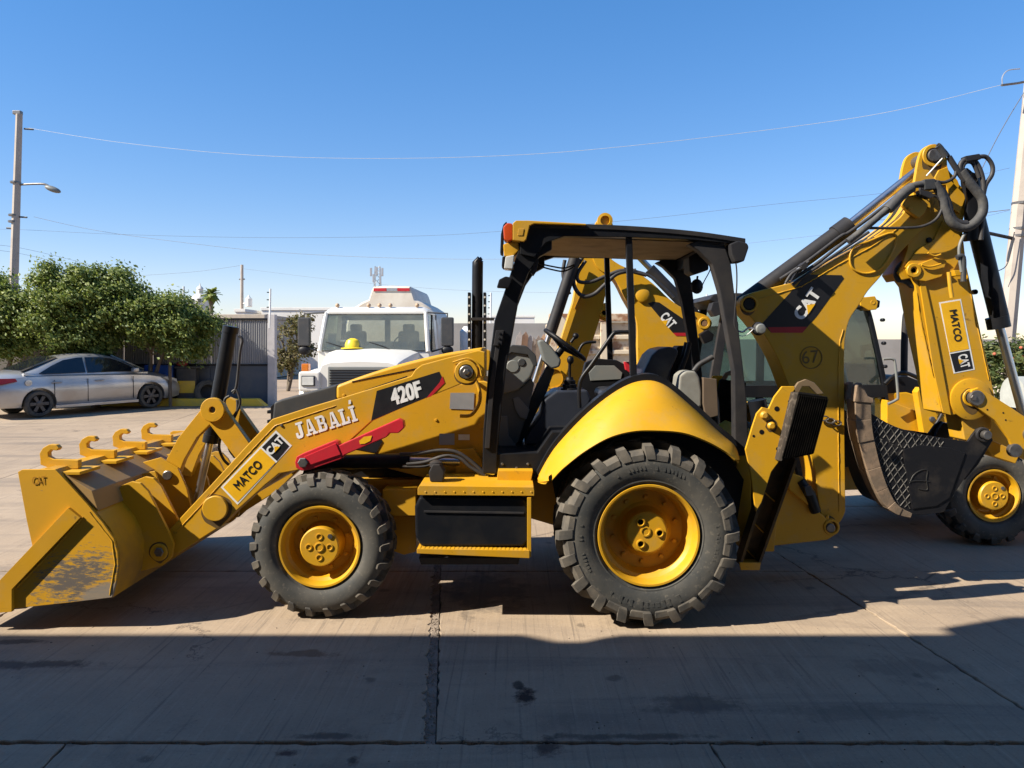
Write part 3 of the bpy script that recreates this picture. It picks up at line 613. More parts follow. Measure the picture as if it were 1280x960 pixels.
# loader bucket
YB = 5.08; YB2 = mir(YB)
BK = mat('bucket_paint', (0.54, 0.275, 0.010), 0.42, dirt=(0.20, 0.125, 0.05), dirt_amt=0.8, dirt_scale=2.0, lo=0.42, hi=0.66, bmp=0.05, bscale=18)
def bk(px, py): q = P(px, py, YB); return (q.x, q.z)
side = [(22, 590), (27, 587), (69, 586.5), (88, 607), (108, 629), (128, 653), (142, 673), (147, 690), (148, 706), (145, 728), (140, 747), (90, 753), (25, 760), (-20, 765), (-24, 752), (0, 727), (40, 682), (33, 650), (26, 612)]
for yy in (YB, YB2 - 0.02):
    b = B(); b.prism([Vector((bk(x, y)[0], yy, bk(x, y)[1])) for x, y in side], (0, 0.02, 0), 0.004); sp_ = b.obj('bucket_side', None, mach)
    m, t, p = nodes('scraped_yellow_paint')
    def scr():
        tc = t.nodes.new('ShaderNodeTexCoord'); mp = t.nodes.new('ShaderNodeMapping'); mp.inputs['Rotation'].default_value = (0, R(-24), 0); mp.inputs['Scale'].default_value = (1.6, 1, 6); t.links.new(tc.outputs['Object'], mp.inputs[0])
        n = t.nodes.new('ShaderNodeTexNoise'); n.inputs['Scale'].default_value = 7; n.inputs['Detail'].default_value = 8; n.inputs['Roughness'].default_value = 0.72; t.links.new(mp.outputs[0], n.inputs['Vector'])
        q = P(95, 722, YB) - ORG; v = t.nodes.new('ShaderNodeMapping'); v.vector_type = 'TEXTURE'; v.inputs['Location'].default_value = q; v.inputs['Scale'].default_value = (0.46, 50, 0.26); v.inputs['Rotation'].default_value = (0, R(-16), 0)
        t.links.new(tc.outputs['Object'], v.inputs[0]); ln = t.nodes.new('ShaderNodeVectorMath'); ln.operation = 'LENGTH'; t.links.new(v.outputs[0], ln.inputs[0])
        mk = ramp(t, ln.outputs['Value'], 0.2, 1.15, (1, 1, 1), (0, 0, 0)); mm = t.nodes.new('ShaderNodeMath'); mm.operation = 'MULTIPLY_ADD'; t.links.new(mk, mm.inputs[0]); mm.inputs[1].default_value = 0.28; t.links.new(n.outputs[0], mm.inputs[2])
        n2 = noise(t, 2.4, 4)
        c = mixc(t, ramp(t, n2, 0.4, 0.7, (0, 0, 0), (0.5,) * 3), (0.58, 0.295, 0.008), (0.46, 0.245, 0.02))
        nf = noise(t, 26, 6, 0.75, stretch=(1, 1, 3.5)); ma = t.nodes.new('ShaderNodeMath'); ma.operation = 'MULTIPLY_ADD'; ma.inputs[1].default_value = 0.34; t.links.new(nf, ma.inputs[0]); t.links.new(mm.outputs[0], ma.inputs[2])
        c = mixc(t, ramp(t, ma.outputs[0], 0.815, 0.85), c, (0.30, 0.20, 0.08)); c = mixc(t, ramp(t, ma.outputs[0], 0.885, 0.915), c, (0.13, 0.108, 0.09))
        q2 = P(132, 742, YB) - ORG; v2 = t.nodes.new('ShaderNodeMapping'); v2.vector_type = 'TEXTURE'; v2.inputs['Location'].default_value = q2; v2.inputs['Scale'].default_value = (0.34, 50, 0.13); v2.inputs['Rotation'].default_value = (0, R(-14), 0); t.links.new(tc.outputs['Object'], v2.inputs[0])
        l2 = t.nodes.new('ShaderNodeVectorMath'); l2.operation = 'LENGTH'; t.links.new(v2.outputs[0], l2.inputs[0]); m3 = t.nodes.new('ShaderNodeMath'); m3.operation = 'MULTIPLY_ADD'; m3.inputs[1].default_value = 0.5; t.links.new(nf, m3.inputs[0]); t.links.new(l2.outputs['Value'], m3.inputs[2])
        c = mixc(t, ramp(t, m3.outputs[0], 0.66, 0.86, (0.92,) * 3, (0, 0, 0)), c, (0.24, 0.205, 0.165))
        t.links.new(c, p.inputs['Base Color']); p.inputs['Roughness'].default_value = 0.5; bump(t, p, mm.outputs[0], 0.15, 0.004)
    scr(); sp_.data.materials.clear(); sp_.data.materials.append(m)
    b = B(); b.prism([Vector((bk(x, y)[0], yy - 0.028 if yy == YB else yy + 0.02, bk(x, y)[1])) for x, y in [(88, 634), (103, 646), (18, 735), (18, 763), (-22, 766), (-24, 750), (0, 727)]], (0, 0.028, 0), 0.0015); b.obj('side_cutter', YELW, mach)
shell = [(54, 586), (69, 586.5), (76, 594), (101, 626), (118, 640), (135, 660), (144, 678), (147.5, 692), (148, 706), (145, 728), (139, 748), (25, 760.5), (-22, 766)]
outer = [bk(*p) for p in shell]; cx_, cz_ = bk(60, 690)
inner = [(x + (cx_ - x) * 0.035, z + (cz_ - z) * 0.035) for x, z in outer]
b = B(); rings = []
pts = outer + inner[::-1]
b.loft([[Vector((x, YB + 0.02, z)) for x, z in pts], [Vector((x, YB2 - 0.02, z)) for x, z in pts]]); b.obj('bucket_shell', BK, mach, 35)
b = B(); b.prism([Vector((bk(x, y)[0], YB + 0.021, bk(x, y)[1])) for x, y in [(-23, 758), (30, 756), (30, 762), (-40, 768)]], (0, YB2 - YB - 0.042, 0), 0.003); b.obj('cutting_edge', STL, mach)
b = B(); b.prism([Vector((bk(x, y)[0], YB + 0.03, bk(x, y)[1])) for x, y in [(76, 593), (112, 615), (120, 640), (101, 627)]], (0, YB2 - YB - 0.06, 0), 0.006); b.obj('torque_tube', mat('bucket_back_dirty_shaded', (0.32, 0.19, 0.06), 0.6, dirt=(0.20, 0.14, 0.08), dirt_amt=0.8, dirt_scale=2.5), mach)  # darker brown colour holds its shade as well as its dirt
for kx in (0, 1, 2, 3):
    yh = 5.22 + 0.475 * kx; q = [(50, 581), (50, 575), (49, 567), (53, 560), (61, 555.5), (70, 556), (74, 560), (71, 563.5), (64, 562.5), (60, 566), (60.5, 571), (66, 574), (98, 575), (98, 586), (66, 587)]
    X0 = bk(60, 580); b = B()
    w = [Vector(((x - 640) / F * 5.22, yh, CAMH - (y - HZ) / F * 5.22)) for x, y in q]
    b.prism(w, (0, 0.045, 0), 0.006); b.obj('lifting_hook', YEL, mach)
    b = B(); c0 = w[-1]; b.box(c0.x - 0.10, c0.x + 0.24, yh - 0.10, yh + 0.16, c0.z - 0.02, c0.z + 0.002, 0.003); b.obj('hook_plate', YEL, mach)
hng = [(120, 640), (138, 622), (152, 607), (164, 602), (175, 604), (185, 614), (197, 638), (210, 664), (217, 681), (214, 697), (203, 707), (192, 710), (170, 716), (140, 735), (146, 690)]
for yy in (5.44, 5.64, mir(5.44) - 0.03, mir(5.64) - 0.03):
    b = B(); w = [P(x, y, 5.44) for x, y in hng]; b.prism([Vector((p.x, yy, p.z)) for p in w], (0, 0.03, 0), 0.004); b.obj('hinge_plate', YEL, mach)
pin(199, 690, 5.44, 11, 0.012, mach, YEL, 'pin_collar'); pin(199, 690, 5.428, 6, 0.012, mach, name='bolt', hexa=True)
lk = [(150, 640), (158, 600), (178, 578), (200, 572), (222, 585), (233, 610), (240, 640), (225, 668), (190, 680)]
for yy in (6.00, 6.41):
    b = B(); w = [P(x, y, 6.00) for x, y in lk]; b.prism([Vector((p.x, yy, p.z)) for p in w], (0, 0.03, 0), 0.004); b.obj('tilt_plate', YEL, mach)
pin(210, 594, 6.0, 6, 0.02, mach)
b = B(); w = [P(x, y, 5.75) for x, y in [(130, 640), (150, 598), (190, 590), (205, 640), (180, 690)]]; b.prism([Vector((p.x, 5.80, p.z)) for p in w], (0, 0.02, 0), 0.004); b.obj('stiffener_plate', YEL, mach)
b = B(); w = [P(x, y, 5.75) for x, y in [(130, 640), (150, 598), (190, 590), (205, 640), (180, 690)]]; b.prism([Vector((p.x, mir(5.80), p.z)) for p in w], (0, 0.02, 0), 0.004); b.obj('stiffener_plate', YEL, mach)
text('CAT', (41, 606), (58, 605), 10, YB, mat('embossed_yellow', (0.36, 0.17, 0.008), 0.5), mach, 'embossed_lettering', bold=0.012)

# step and fuel tank on the near side, twin on the far side
for near in (True, False):
    f = (lambda a, c_: (a, c_)) if near else (lambda a, c_: (mir(c_), mir(a)))
    y0, y1 = f(5.20, 5.72)
    b = B(); b.px([(522, 611), (524, 607), (667, 609), (668, 613), (668, 620), (522, 619)], 5.20, y0, y1, 0.004); st_ = b.obj('step_plate', YELW, mach)
    if near:
        for k in range(12):
            q = P(532 + k * 12, 615, 5.20); b = B(); b.lathe([(0.007, 0.0), (0.005, -0.003), (0.001, -0.003)], (q.x, 5.20, q.z), 'Y', 8); b.obj('rivet', YELW, st_)
        for k in range(20):
            q = P(530 + k * 7, 609, 5.4); b = B(); b.box(q.x - 0.010, q.x + 0.010, 5.24, 5.68, q.z + 0.006, q.z + 0.013, 0.002); b.obj('tread_bar', YELW, st_)
    tk = [(524, 621), (655, 622), (660, 630), (662, 676), (655, 684), (526, 684), (519, 672), (518, 634)]
    y0, y1 = f(5.235, 5.74); b = B(); b.px(tk, 5.235, y0, y1, 0.025); b.obj('fuel_tank', DARK, mach)
    if near:
        b = B(); b.px([(530, 638), (655, 640), (655, 642.5), (530, 640.5)], 5.235, 5.226, 5.24, 0.002); b.obj('tank_seam', DARKD, mach)
        b = B(); b.px([(523, 697), (650, 697), (648, 706), (526, 706)], 5.45, 5.45, 5.7, 0.006); b.obj('skid_guard', DARKD, mach)
    y0, y1 = f(5.19, 5.40); b = B(); b.px([(521, 686), (662, 688), (662, 698), (521, 692)], 5.19, y0, y1, 0.004); s2 = b.obj('lower_step', YELW, mach)
    if near:
        for k in range(26):
            q = P(524 + k * 5.3, 687 + k * 0.075, 5.19); b = B(); b.box(q.x - 0.008, q.x + 0.008, 5.195, 5.39, q.z - 0.004, q.z + 0.008, 0.002); b.obj('step_tooth', YELW, s2)
    y0, y1 = f(5.195, 5.225); b = B(); b.px([(659, 622), (664, 622), (664, 696), (659, 696)], 5.2, y0, y1, 0.002); b.obj('step_bracket', YEL, mach)
b = B(); b.px([(622, 593), (667, 593), (664, 608), (620, 608)], 5.3, 5.45, 5.72, 0.004); b.obj('upper_step', YEL, mach)

# cab floor, sill, canopy posts and roof
YN, YF = 5.55, mir(5.55)
b = B(); b.px([(612, 568), (672, 566), (690, 540), (905, 540), (915, 575), (680, 592), (612, 593)], YN, YN + 0.01, YF - 0.01, 0.008); b.obj('cab_floor', DARK, mach)
post = [(603, 592), (604, 540), (610, 465), (618, 401), (632, 360), (646, 318), (652, 300), (690, 296), (690, 312), (674, 321), (661, 340), (649, 371), (632, 465), (622, 559), (621, 592)]
midp = [(782.5, 296), (790.5, 296), (796.5, 470), (788, 470)]
rear = [(886, 296), (902, 294), (914, 330), (922, 397), (934, 502), (936, 570), (919, 570), (918, 465), (900, 364), (890, 330), (872, 312), (860, 305)]
for near in (True, False):
    for nm, poly, th in (('front_post', post, 0.10), ('middle_post', midp, 0.05), ('rear_post', rear, 0.10)):
        y0 = YN if near else YF - th
        b = B(); w = [P(x, y, YN) for x, y in poly]; b.prism([Vector((p.x, y0, p.z)) for p in w], (0, th, 0), 0.010); b.obj(nm, DARKD if nm == 'rear_post' else DARK, mach)
b = B(); b.px([(606, 560), (612, 480), (622, 418), (627, 418), (618, 480), (612, 560)], YN, YN - 0.018, YN + 0.002, 0.004); b.obj('post_rail', DARKD, mach)
b = B(); b.px([(620, 413), (630, 413), (627, 432), (617, 432)], YN, YN - 0.03, YN + 0.002, 0.004); b.obj('latch_plate', DARKD, mach)
for k in range(3): pin(625 - k, 417 + k * 6, YN - 0.03, 1.6, 0.006, mach, BLK, 'bolt', n=8)
# roof: a thin shell with a turned-down rim, lining visible from below
prof = catmull([P(x, y, YN - 0.03) for x, y in [(646, 284), (660, 279), (733, 280), (800, 283), (870, 289), (932, 298)]], 4)
zt = [(p.x, p.z) for p in prof]
b = B(); w = [Vector((x, YN - 0.03, z)) for x, z in zt] + [Vector((x, YN - 0.03, z - 0.035)) for x, z in zt[::-1]]; b.prism(w, (0, YF - YN + 0.06, 0), 0.014, 3); b.obj('canopy_roof', DARKD, mach)
rail = [(650, 286), (733, 283), (800, 286), (895, 294), (930, 300), (926, 306), (905, 304), (862, 300), (784, 297), (705, 296), (682, 304), (668, 322), (650, 318)]
for near in (True, False):
    b = B(); w = [P(x, y, YN) for x, y in rail]; y0 = YN - 0.022 if near else YF - 0.06; b.prism([Vector((p.x, y0, p.z)) for p in w], (0, 0.08, 0), 0.006); b.obj('roof_rail', DARK, mach)
q0, q1 = P(900, 300, YN), P(655, 300, YN)
for nm, q in (('rear_cross_beam', q0), ('front_cross_beam', q1)):
    b = B(); b.box(q.x - 0.05, q.x + 0.05, YN + 0.081, YF - 0.081, q.z - 0.11, q.z - 0.01, 0.01); b.obj(nm, DARK, mach)
LIN = mat('roof_lining', (0.30, 0.22, 0.13), 0.8, dirt=(0.14, 0.10, 0.06), dirt_amt=0.7, dirt_scale=5)
b = B(); q0, q1 = P(672, 300, YN), P(890, 305, YN); b.prism([(q0.x, YN + 0.085, q0.z + 0.035), (q1.x, YN + 0.085, q1.z + 0.02), (q1.x, YN + 0.085, q1.z + 0.028), (q0.x, YN + 0.085, q0.z + 0.043)], (0, YF - YN - 0.17, 0)); b.obj('roof_lining', LIN, mach)
visor = [(641, 279), (645, 275.5), (660, 275.5), (733, 279.5), (733, 281.5), (668, 279.5), (662, 282), (658, 299), (655, 302), (641, 300)]
b = B(); w = [P(x, y, YN - 0.06) for x, y in visor]; b.prism([Vector((p.x, YN - 0.06, p.z)) for p in w], (0, YF - YN + 0.12, 0), 0.008); b.obj('roof_visor', YEL, mach)
b = B(); b.px([(648, 286), (655, 286), (653.5, 294.5), (647, 294.5)], YN - 0.06, YN - 0.064, YN - 0.05, 0.002); b.obj('visor_recess', YELW, mach)
b = B(); b.px([(629, 284), (634, 279), (641, 280), (641, 301), (635, 303), (630, 300)], YN, YN - 0.03, YN + 0.12, 0.012); b.obj('turn_lamp', AMB, mach)
b = B(); b.px([(626, 292), (629, 280), (633, 276), (634, 279), (630, 285), (629, 318), (625, 316)], YN, YN + 0.02, YN + 0.15, 0.006); b.obj('lamp_guard', BLK, mach)
b = B(); b.px([(629, 305), (647, 300), (650, 312), (640, 322), (630, 320)], YN, YN + 0.0, YN + 0.14, 0.01); b.obj('lamp_bracket', YELW, mach)
b = B(); b.px([(632, 321), (643, 319), (641, 337), (630, 336)], YN - 0.02, YN - 0.05, YN + 0.10, 0.008); b.obj('work_lamp', LENS, mach)
b = B(); b.px([(628, 321), (632, 321), (630, 336), (627, 333)], YN - 0.02, YN - 0.045, YN + 0.095, 0.006); b.obj('lamp_housing', BLK, mach)
b = B(); b.px([(621, 360), (624, 350), (632, 346), (641, 348), (636, 361)], YN, YN - 0.05, YN + 0.02, 0.008); b.obj('mirror_mount', BLK, mach)
b = B(); b.px([(664, 340), (667, 326), (672, 321), (674, 325), (671, 338), (667, 344)], YN - 0.02, YN + 0.02, YN + 0.10, 0.006); b.obj('horn', DARKD, mach)
for k in (0, 1): hose([(672, 329 + k * 3), (690, 333 + k * 4), (705, 335 + k * 4), (718, 331 + k * 2)], YN + 0.2, 0.006, mach, BLK, 'cable')
# lamps, mirrors and wiring at the rear of the canopy
b = B(); b.px([(912, 305), (922, 301), (934, 304), (936, 309), (930, 327), (918, 328), (914, 318)], YN - 0.05, YN - 0.06, YN + 0.08, 0.012); b.obj('rear_work_lamp', DARKD, mach)
b = B(); b.px([(859, 322), (870, 316), (884, 324), (884, 338), (866, 344), (860, 340)], 5.9, 5.85, 6.05, 0.01); b.obj('rear_work_lamp', DARKD, mach)
b = B(); b.ball(P(871, 358, 6.1), 0.05, 0.03, 0.06); b.obj('interior_mirror', BLK, mach)
hose([(872, 345), (871, 352)], 6.1, 0.008, mach, BLK, 'cable'); hose([(886, 326), (888, 336), (880, 352), (876, 361)], 6.0, 0.004, mach, BLK, 'cable')
hose([(914, 312), (920, 330), (921, 355), (919, 385), (918, 405), (922, 414)], YN - 0.03, 0.005, mach, DARKD, 'cable')
b = B(); b.ball(P(948, 411, 5.62), 0.05, 0.04, 0.05); b.obj('loading_lamp', DARKD, mach)
b = B(); q = P(951, 411, 5.51); b.lathe([(0.038, 0.0), (0.03, -0.012), (0.001, -0.016)], q, 'Y', 18); b.obj('lamp_lens', GRY, mach)
hose([(920, 412), (928, 415), (936, 410), (943, 412)], 5.6, 0.007, mach, SILV, 'lamp_bracket'); hose([(918, 415), (926, 420), (934, 418), (941, 412)], 5.58, 0.003, mach, DECW, 'cable')

# rear fenders: domed loft from the cab side to the outer lip
top = [(671, 597), (684, 573), (700, 551), (735, 515), (772, 487), (802, 475.5), (829, 480), (862, 506), (900, 541), (917, 556), (921, 571)]
low = [(690, 600), (699, 590), (709, 581), (731, 564), (761, 547), (791, 539), (821, 538), (855, 541), (885, 552), (908, 565), (919, 574)]
T = catmull([P(x, y, 5.52) for x, y in top], 5); Lw = catmull([P(x, y, 5.12) for x, y in low], 5)
for near in (True, False):
    rings = []
    for a, c_ in zip(T, Lw):
        r_ = []
        for k in range(9):
            u = k / 8; p = a.lerp(c_, u); z = a.z + (c_.z - a.z) * (u ** 2.2); x = a.x + (c_.x - a.x) * (u ** 1.7)
            r_.append(Vector((x, p.y, z)))
        e = r_[-1]; r_ += [Vector((e.x, e.y + 0.02, e.z - 0.012)), Vector((e.x, e.y + 0.06, e.z + 0.03))] + [Vector((q.x, q.y + 0.012, q.z - 0.022)) for q in r_[6::-1]]
        rings.append([Vector((v.x, v.y if near else mir(v.y), v.z)) for v in r_])
    b = B(); b.loft(rings); b.obj('rear_fender', YEL, mach, 50)
    # dark trim along the cab side of the fender, and the inner wheel well
    tr = []
    for a in T:
        q = Vector((a.x, 0, a.z)); tr.append([(a.x, 5.50, a.z - 0.02), (a.x, 5.50, a.z + 0.045), (a.x, 5.60, a.z + 0.05), (a.x, 5.62, a.z - 0.03)])
    b = B(); b.loft([[Vector((v[0], v[1] if near else mir(v[1]), v[2])) for v in r_] for r_ in tr]); b.obj('fender_trim', DARK, mach)
    well = [(690, 600), (715, 560), (772, 497), (802, 484), (829, 489), (900, 550), (930, 600), (920, 660), (700, 650)]
    b = B(); w = [P(x, y, 5.60) for x, y in well]; b.prism([Vector((p.x, 5.605 if near else mir(5.605), p.z)) for p in w], (0, 0.03 if near else -0.03, 0)); b.obj('wheel_well', DARK, mach)

# operator station
b = B(); b.px([(628, 446), (640, 438), (658, 439), (668, 450), (670, 458), (664, 473), (648, 488), (628, 494)], 5.95, 5.98, 6.45, 0.03); b.obj('dash_console', GRY, mach)
b = B(); b.px([(627, 440), (640, 431), (658, 432), (670, 444), (672, 458), (667, 458), (660, 444), (640, 441), (630, 448)], 5.95, 5.965, 6.47, 0.01); b.obj('dash_hood', GRYD, mach)
pin(641, 458, 5.98, 8, 0.006, mach, GRY, 'air_vent', 26); pin(652, 453, 5.98, 5, 0.006, mach, GRYD, 'air_vent', 20)
b = B(); b.px([(623, 492), (648, 488), (664, 473), (668, 480), (660, 515), (648, 552), (640, 562), (622, 562)], 6.0, 6.01, 6.42, 0.01); b.obj('front_kick_panel', mat('mid_grey_plastic', (0.085, 0.092, 0.088), 0.55, dirt=(0.14, 0.13, 0.11), dirt_amt=0.4), mach)
b = B(); b.px([(641, 498), (648, 496), (662, 512), (658, 524), (650, 522), (644, 512)], 6.0, 5.995, 6.02, 0.005); b.obj('panel_cover', GRY, mach)
b = B(); b.px([(623, 520), (634, 520), (636, 545), (646, 558), (623, 558)], 6.0, 5.99, 6.02, 0.004); b.obj('panel_cover', GRY, mach)
b = B(); b.px([(672, 426), (679, 424), (690, 434), (702, 450), (700, 459), (688, 462), (680, 452)], 6.08, 6.10, 6.36, 0.02); b.obj('steering_pod', GRY, mach)
b = B(); b.px([(684, 458), (694, 462), (684, 490), (664, 530), (652, 556), (644, 552), (660, 510), (672, 480)], 6.12, 6.16, 6.30, 0.01); b.obj('steering_column', GRYD, mach)
ctr = P(706, 431, 6.22); ax = Vector((0.60, 0, 0.80)); e1 = Vector((0.80, 0, -0.60)); e2 = Vector((0, 1, 0))
ringp = [ctr + (e1 * math.cos(2 * math.pi * k / 40) + e2 * math.sin(2 * math.pi * k / 40)) * 0.195 for k in range(41)]
b = B(); b.tube(ringp, 0.017, 10, caps=False); b.obj('steering_wheel', BLK, mach, 60)
for a in (0, 130, 230):
    b = B(); d = e1 * math.cos(R(a)) + e2 * math.sin(R(a)); b.tube([ctr - ax * 0.03, ctr + d * 0.19], [0.02, 0.012], 8); b.obj('wheel_spoke', BLK, mach)
b = B(); b.tube([ctr - ax * 0.02, P(690, 452, 6.22)], 0.03, 12); b.obj('steering_shaft', BLK, mach)
b = B(); q = ctr + e1 * 0.02 + Vector((0.02, -0.17, 0.03)); b.cyl(q, q + ax * 0.05, 0.012); b.ball(q + ax * 0.065, 0.024); b.obj('spinner_knob', BLK, mach)
b = B(); b.px([(676, 520), (681, 500), (696, 489), (735, 488), (740, 500), (720, 540), (700, 556), (668, 558), (655, 556), (662, 540)], 5.95, 5.98, 6.50, 0.02); b.obj('control_pedestal', mat('navy_black_plastic', (0.02, 0.024, 0.036), 0.45), mach)
bt = [(0.075, 0.0), (0.07, 0.03), (0.055, 0.035), (0.06, 0.06), (0.045, 0.065), (0.048, 0.09), (0.03, 0.10), (0.028, 0.12)]
b = B(); b.lathe(bt, P(712, 490, 6.12), 'Z', 18); b.obj('lever_boot', BLK, mach, 60)
b = B(); b.tube([P(712, 472, 6.12), P(712, 456, 6.12), P(714, 449, 6.12)], [0.012, 0.012, 0.025], 10); b.ball(P(713, 450, 6.12), 0.028, 0.028, 0.035); b.obj('gear_lever', BLK, mach)
for k, (x, yy) in enumerate([(662, 6.05), (668, 6.25)]):
    b = B(); q = P(x, 545, yy); b.obox(q, (0.03, 0, 0.05), (0, 0.05, 0), (-0.012, 0, 0.008), 0.005); b.obj('pedal', BLK, mach)
hose([(724.5, 510), (725, 478), (740, 455), (765, 419.5), (771, 415.5), (780, 415), (789, 415)], YN + 0.03, 0.015, mach, DARK, 'grab_rail')
q = [(p[0] * 1.0, p[1]) for p in [(723, 440), (728, 431), (735, 428), (745, 427.5)]]
hose(q, YF - 0.1, 0.013, mach, DARK, 'grab_rail')
b = B(); b.px([(727, 470), (731, 453), (745, 448), (770, 450), (782, 456), (790, 472), (830, 478), (830, 500), (720, 500)], 6.75, 6.70, 6.80, 0.01); b.obj('side_console', BLK, mach)
b = B(); b.px([(736, 466), (744, 457), (768, 457), (778, 466), (776, 474), (738, 476)], 6.70, 6.692, 6.71, 0.004); b.obj('console_window', GRY, mach)
b = B(); b.px([(779, 452), (788, 452), (789, 468), (781, 462)], 6.69, 6.62, 6.69, 0.004); b.obj('red_cloth', RED, mach)
SEAT = mat('seat_vinyl', (0.018, 0.02, 0.03), 0.4, dirt=(0.06, 0.06, 0.06), dirt_amt=0.5, dirt_scale=6)
b = B(); b.px([(800, 480), (806, 462), (815, 444), (824, 436), (838, 433), (848, 436), (849, 442), (840, 462), (836, 482)], 5.98, 6.0, 6.46, 0.04); b.obj('seat_backrest', SEAT, mach)
b = B(); b.px([(750, 500), (752, 488), (800, 484), (836, 482), (836, 500)], 5.98, 5.98, 6.48, 0.03); b.obj('seat_cushion', SEAT, mach)
b = B(); b.px([(770, 500), (815, 500), (820, 545), (765, 545)], 6.0, 6.05, 6.42, 0.01); b.obj('seat_base', BLK, mach)
for k, (x0, x1) in enumerate([(845, 862), (838, 858)]):
    b = B(); b.tube([P(x0, 480, 6.0 + 0.3 * k), P(x1 - 4, 445, 6.0 + 0.3 * k), P(x1, 428, 6.0 + 0.3 * k)], 0.018, 10); b.obj('backhoe_lever', BLK, mach)
b = B(); b.px([(836, 450), (850, 432), (866, 432), (868, 480), (836, 484)], 6.3, 6.35, 6.55, 0.01); b.obj('rear_console', BLK, mach)
TANK = mat('pale_plastic', (0.24, 0.235, 0.205), 0.55, dirt=(0.15, 0.13, 0.105), dirt_amt=0.6)
b = B(); b.px([(850, 488), (852, 470), (860, 464), (872, 464), (877, 472), (880, 490), (880, 510), (868, 512), (850, 496)], 5.60, 5.66, 5.90, 0.02); b.obj('reservoir', TANK, mach)
hose([(867, 464), (874, 456), (884, 450), (891, 446)], 5.72, 0.02, mach, HOSE, 'filler_hose')
b = B(); b.px([(880, 472), (897, 474), (899, 520), (884, 524), (880, 505)], 5.62, 5.64, 5.70, 0.006); b.obj('bracket_plate', mat('brown_primer', (0.10, 0.07, 0.045), 0.7), mach)
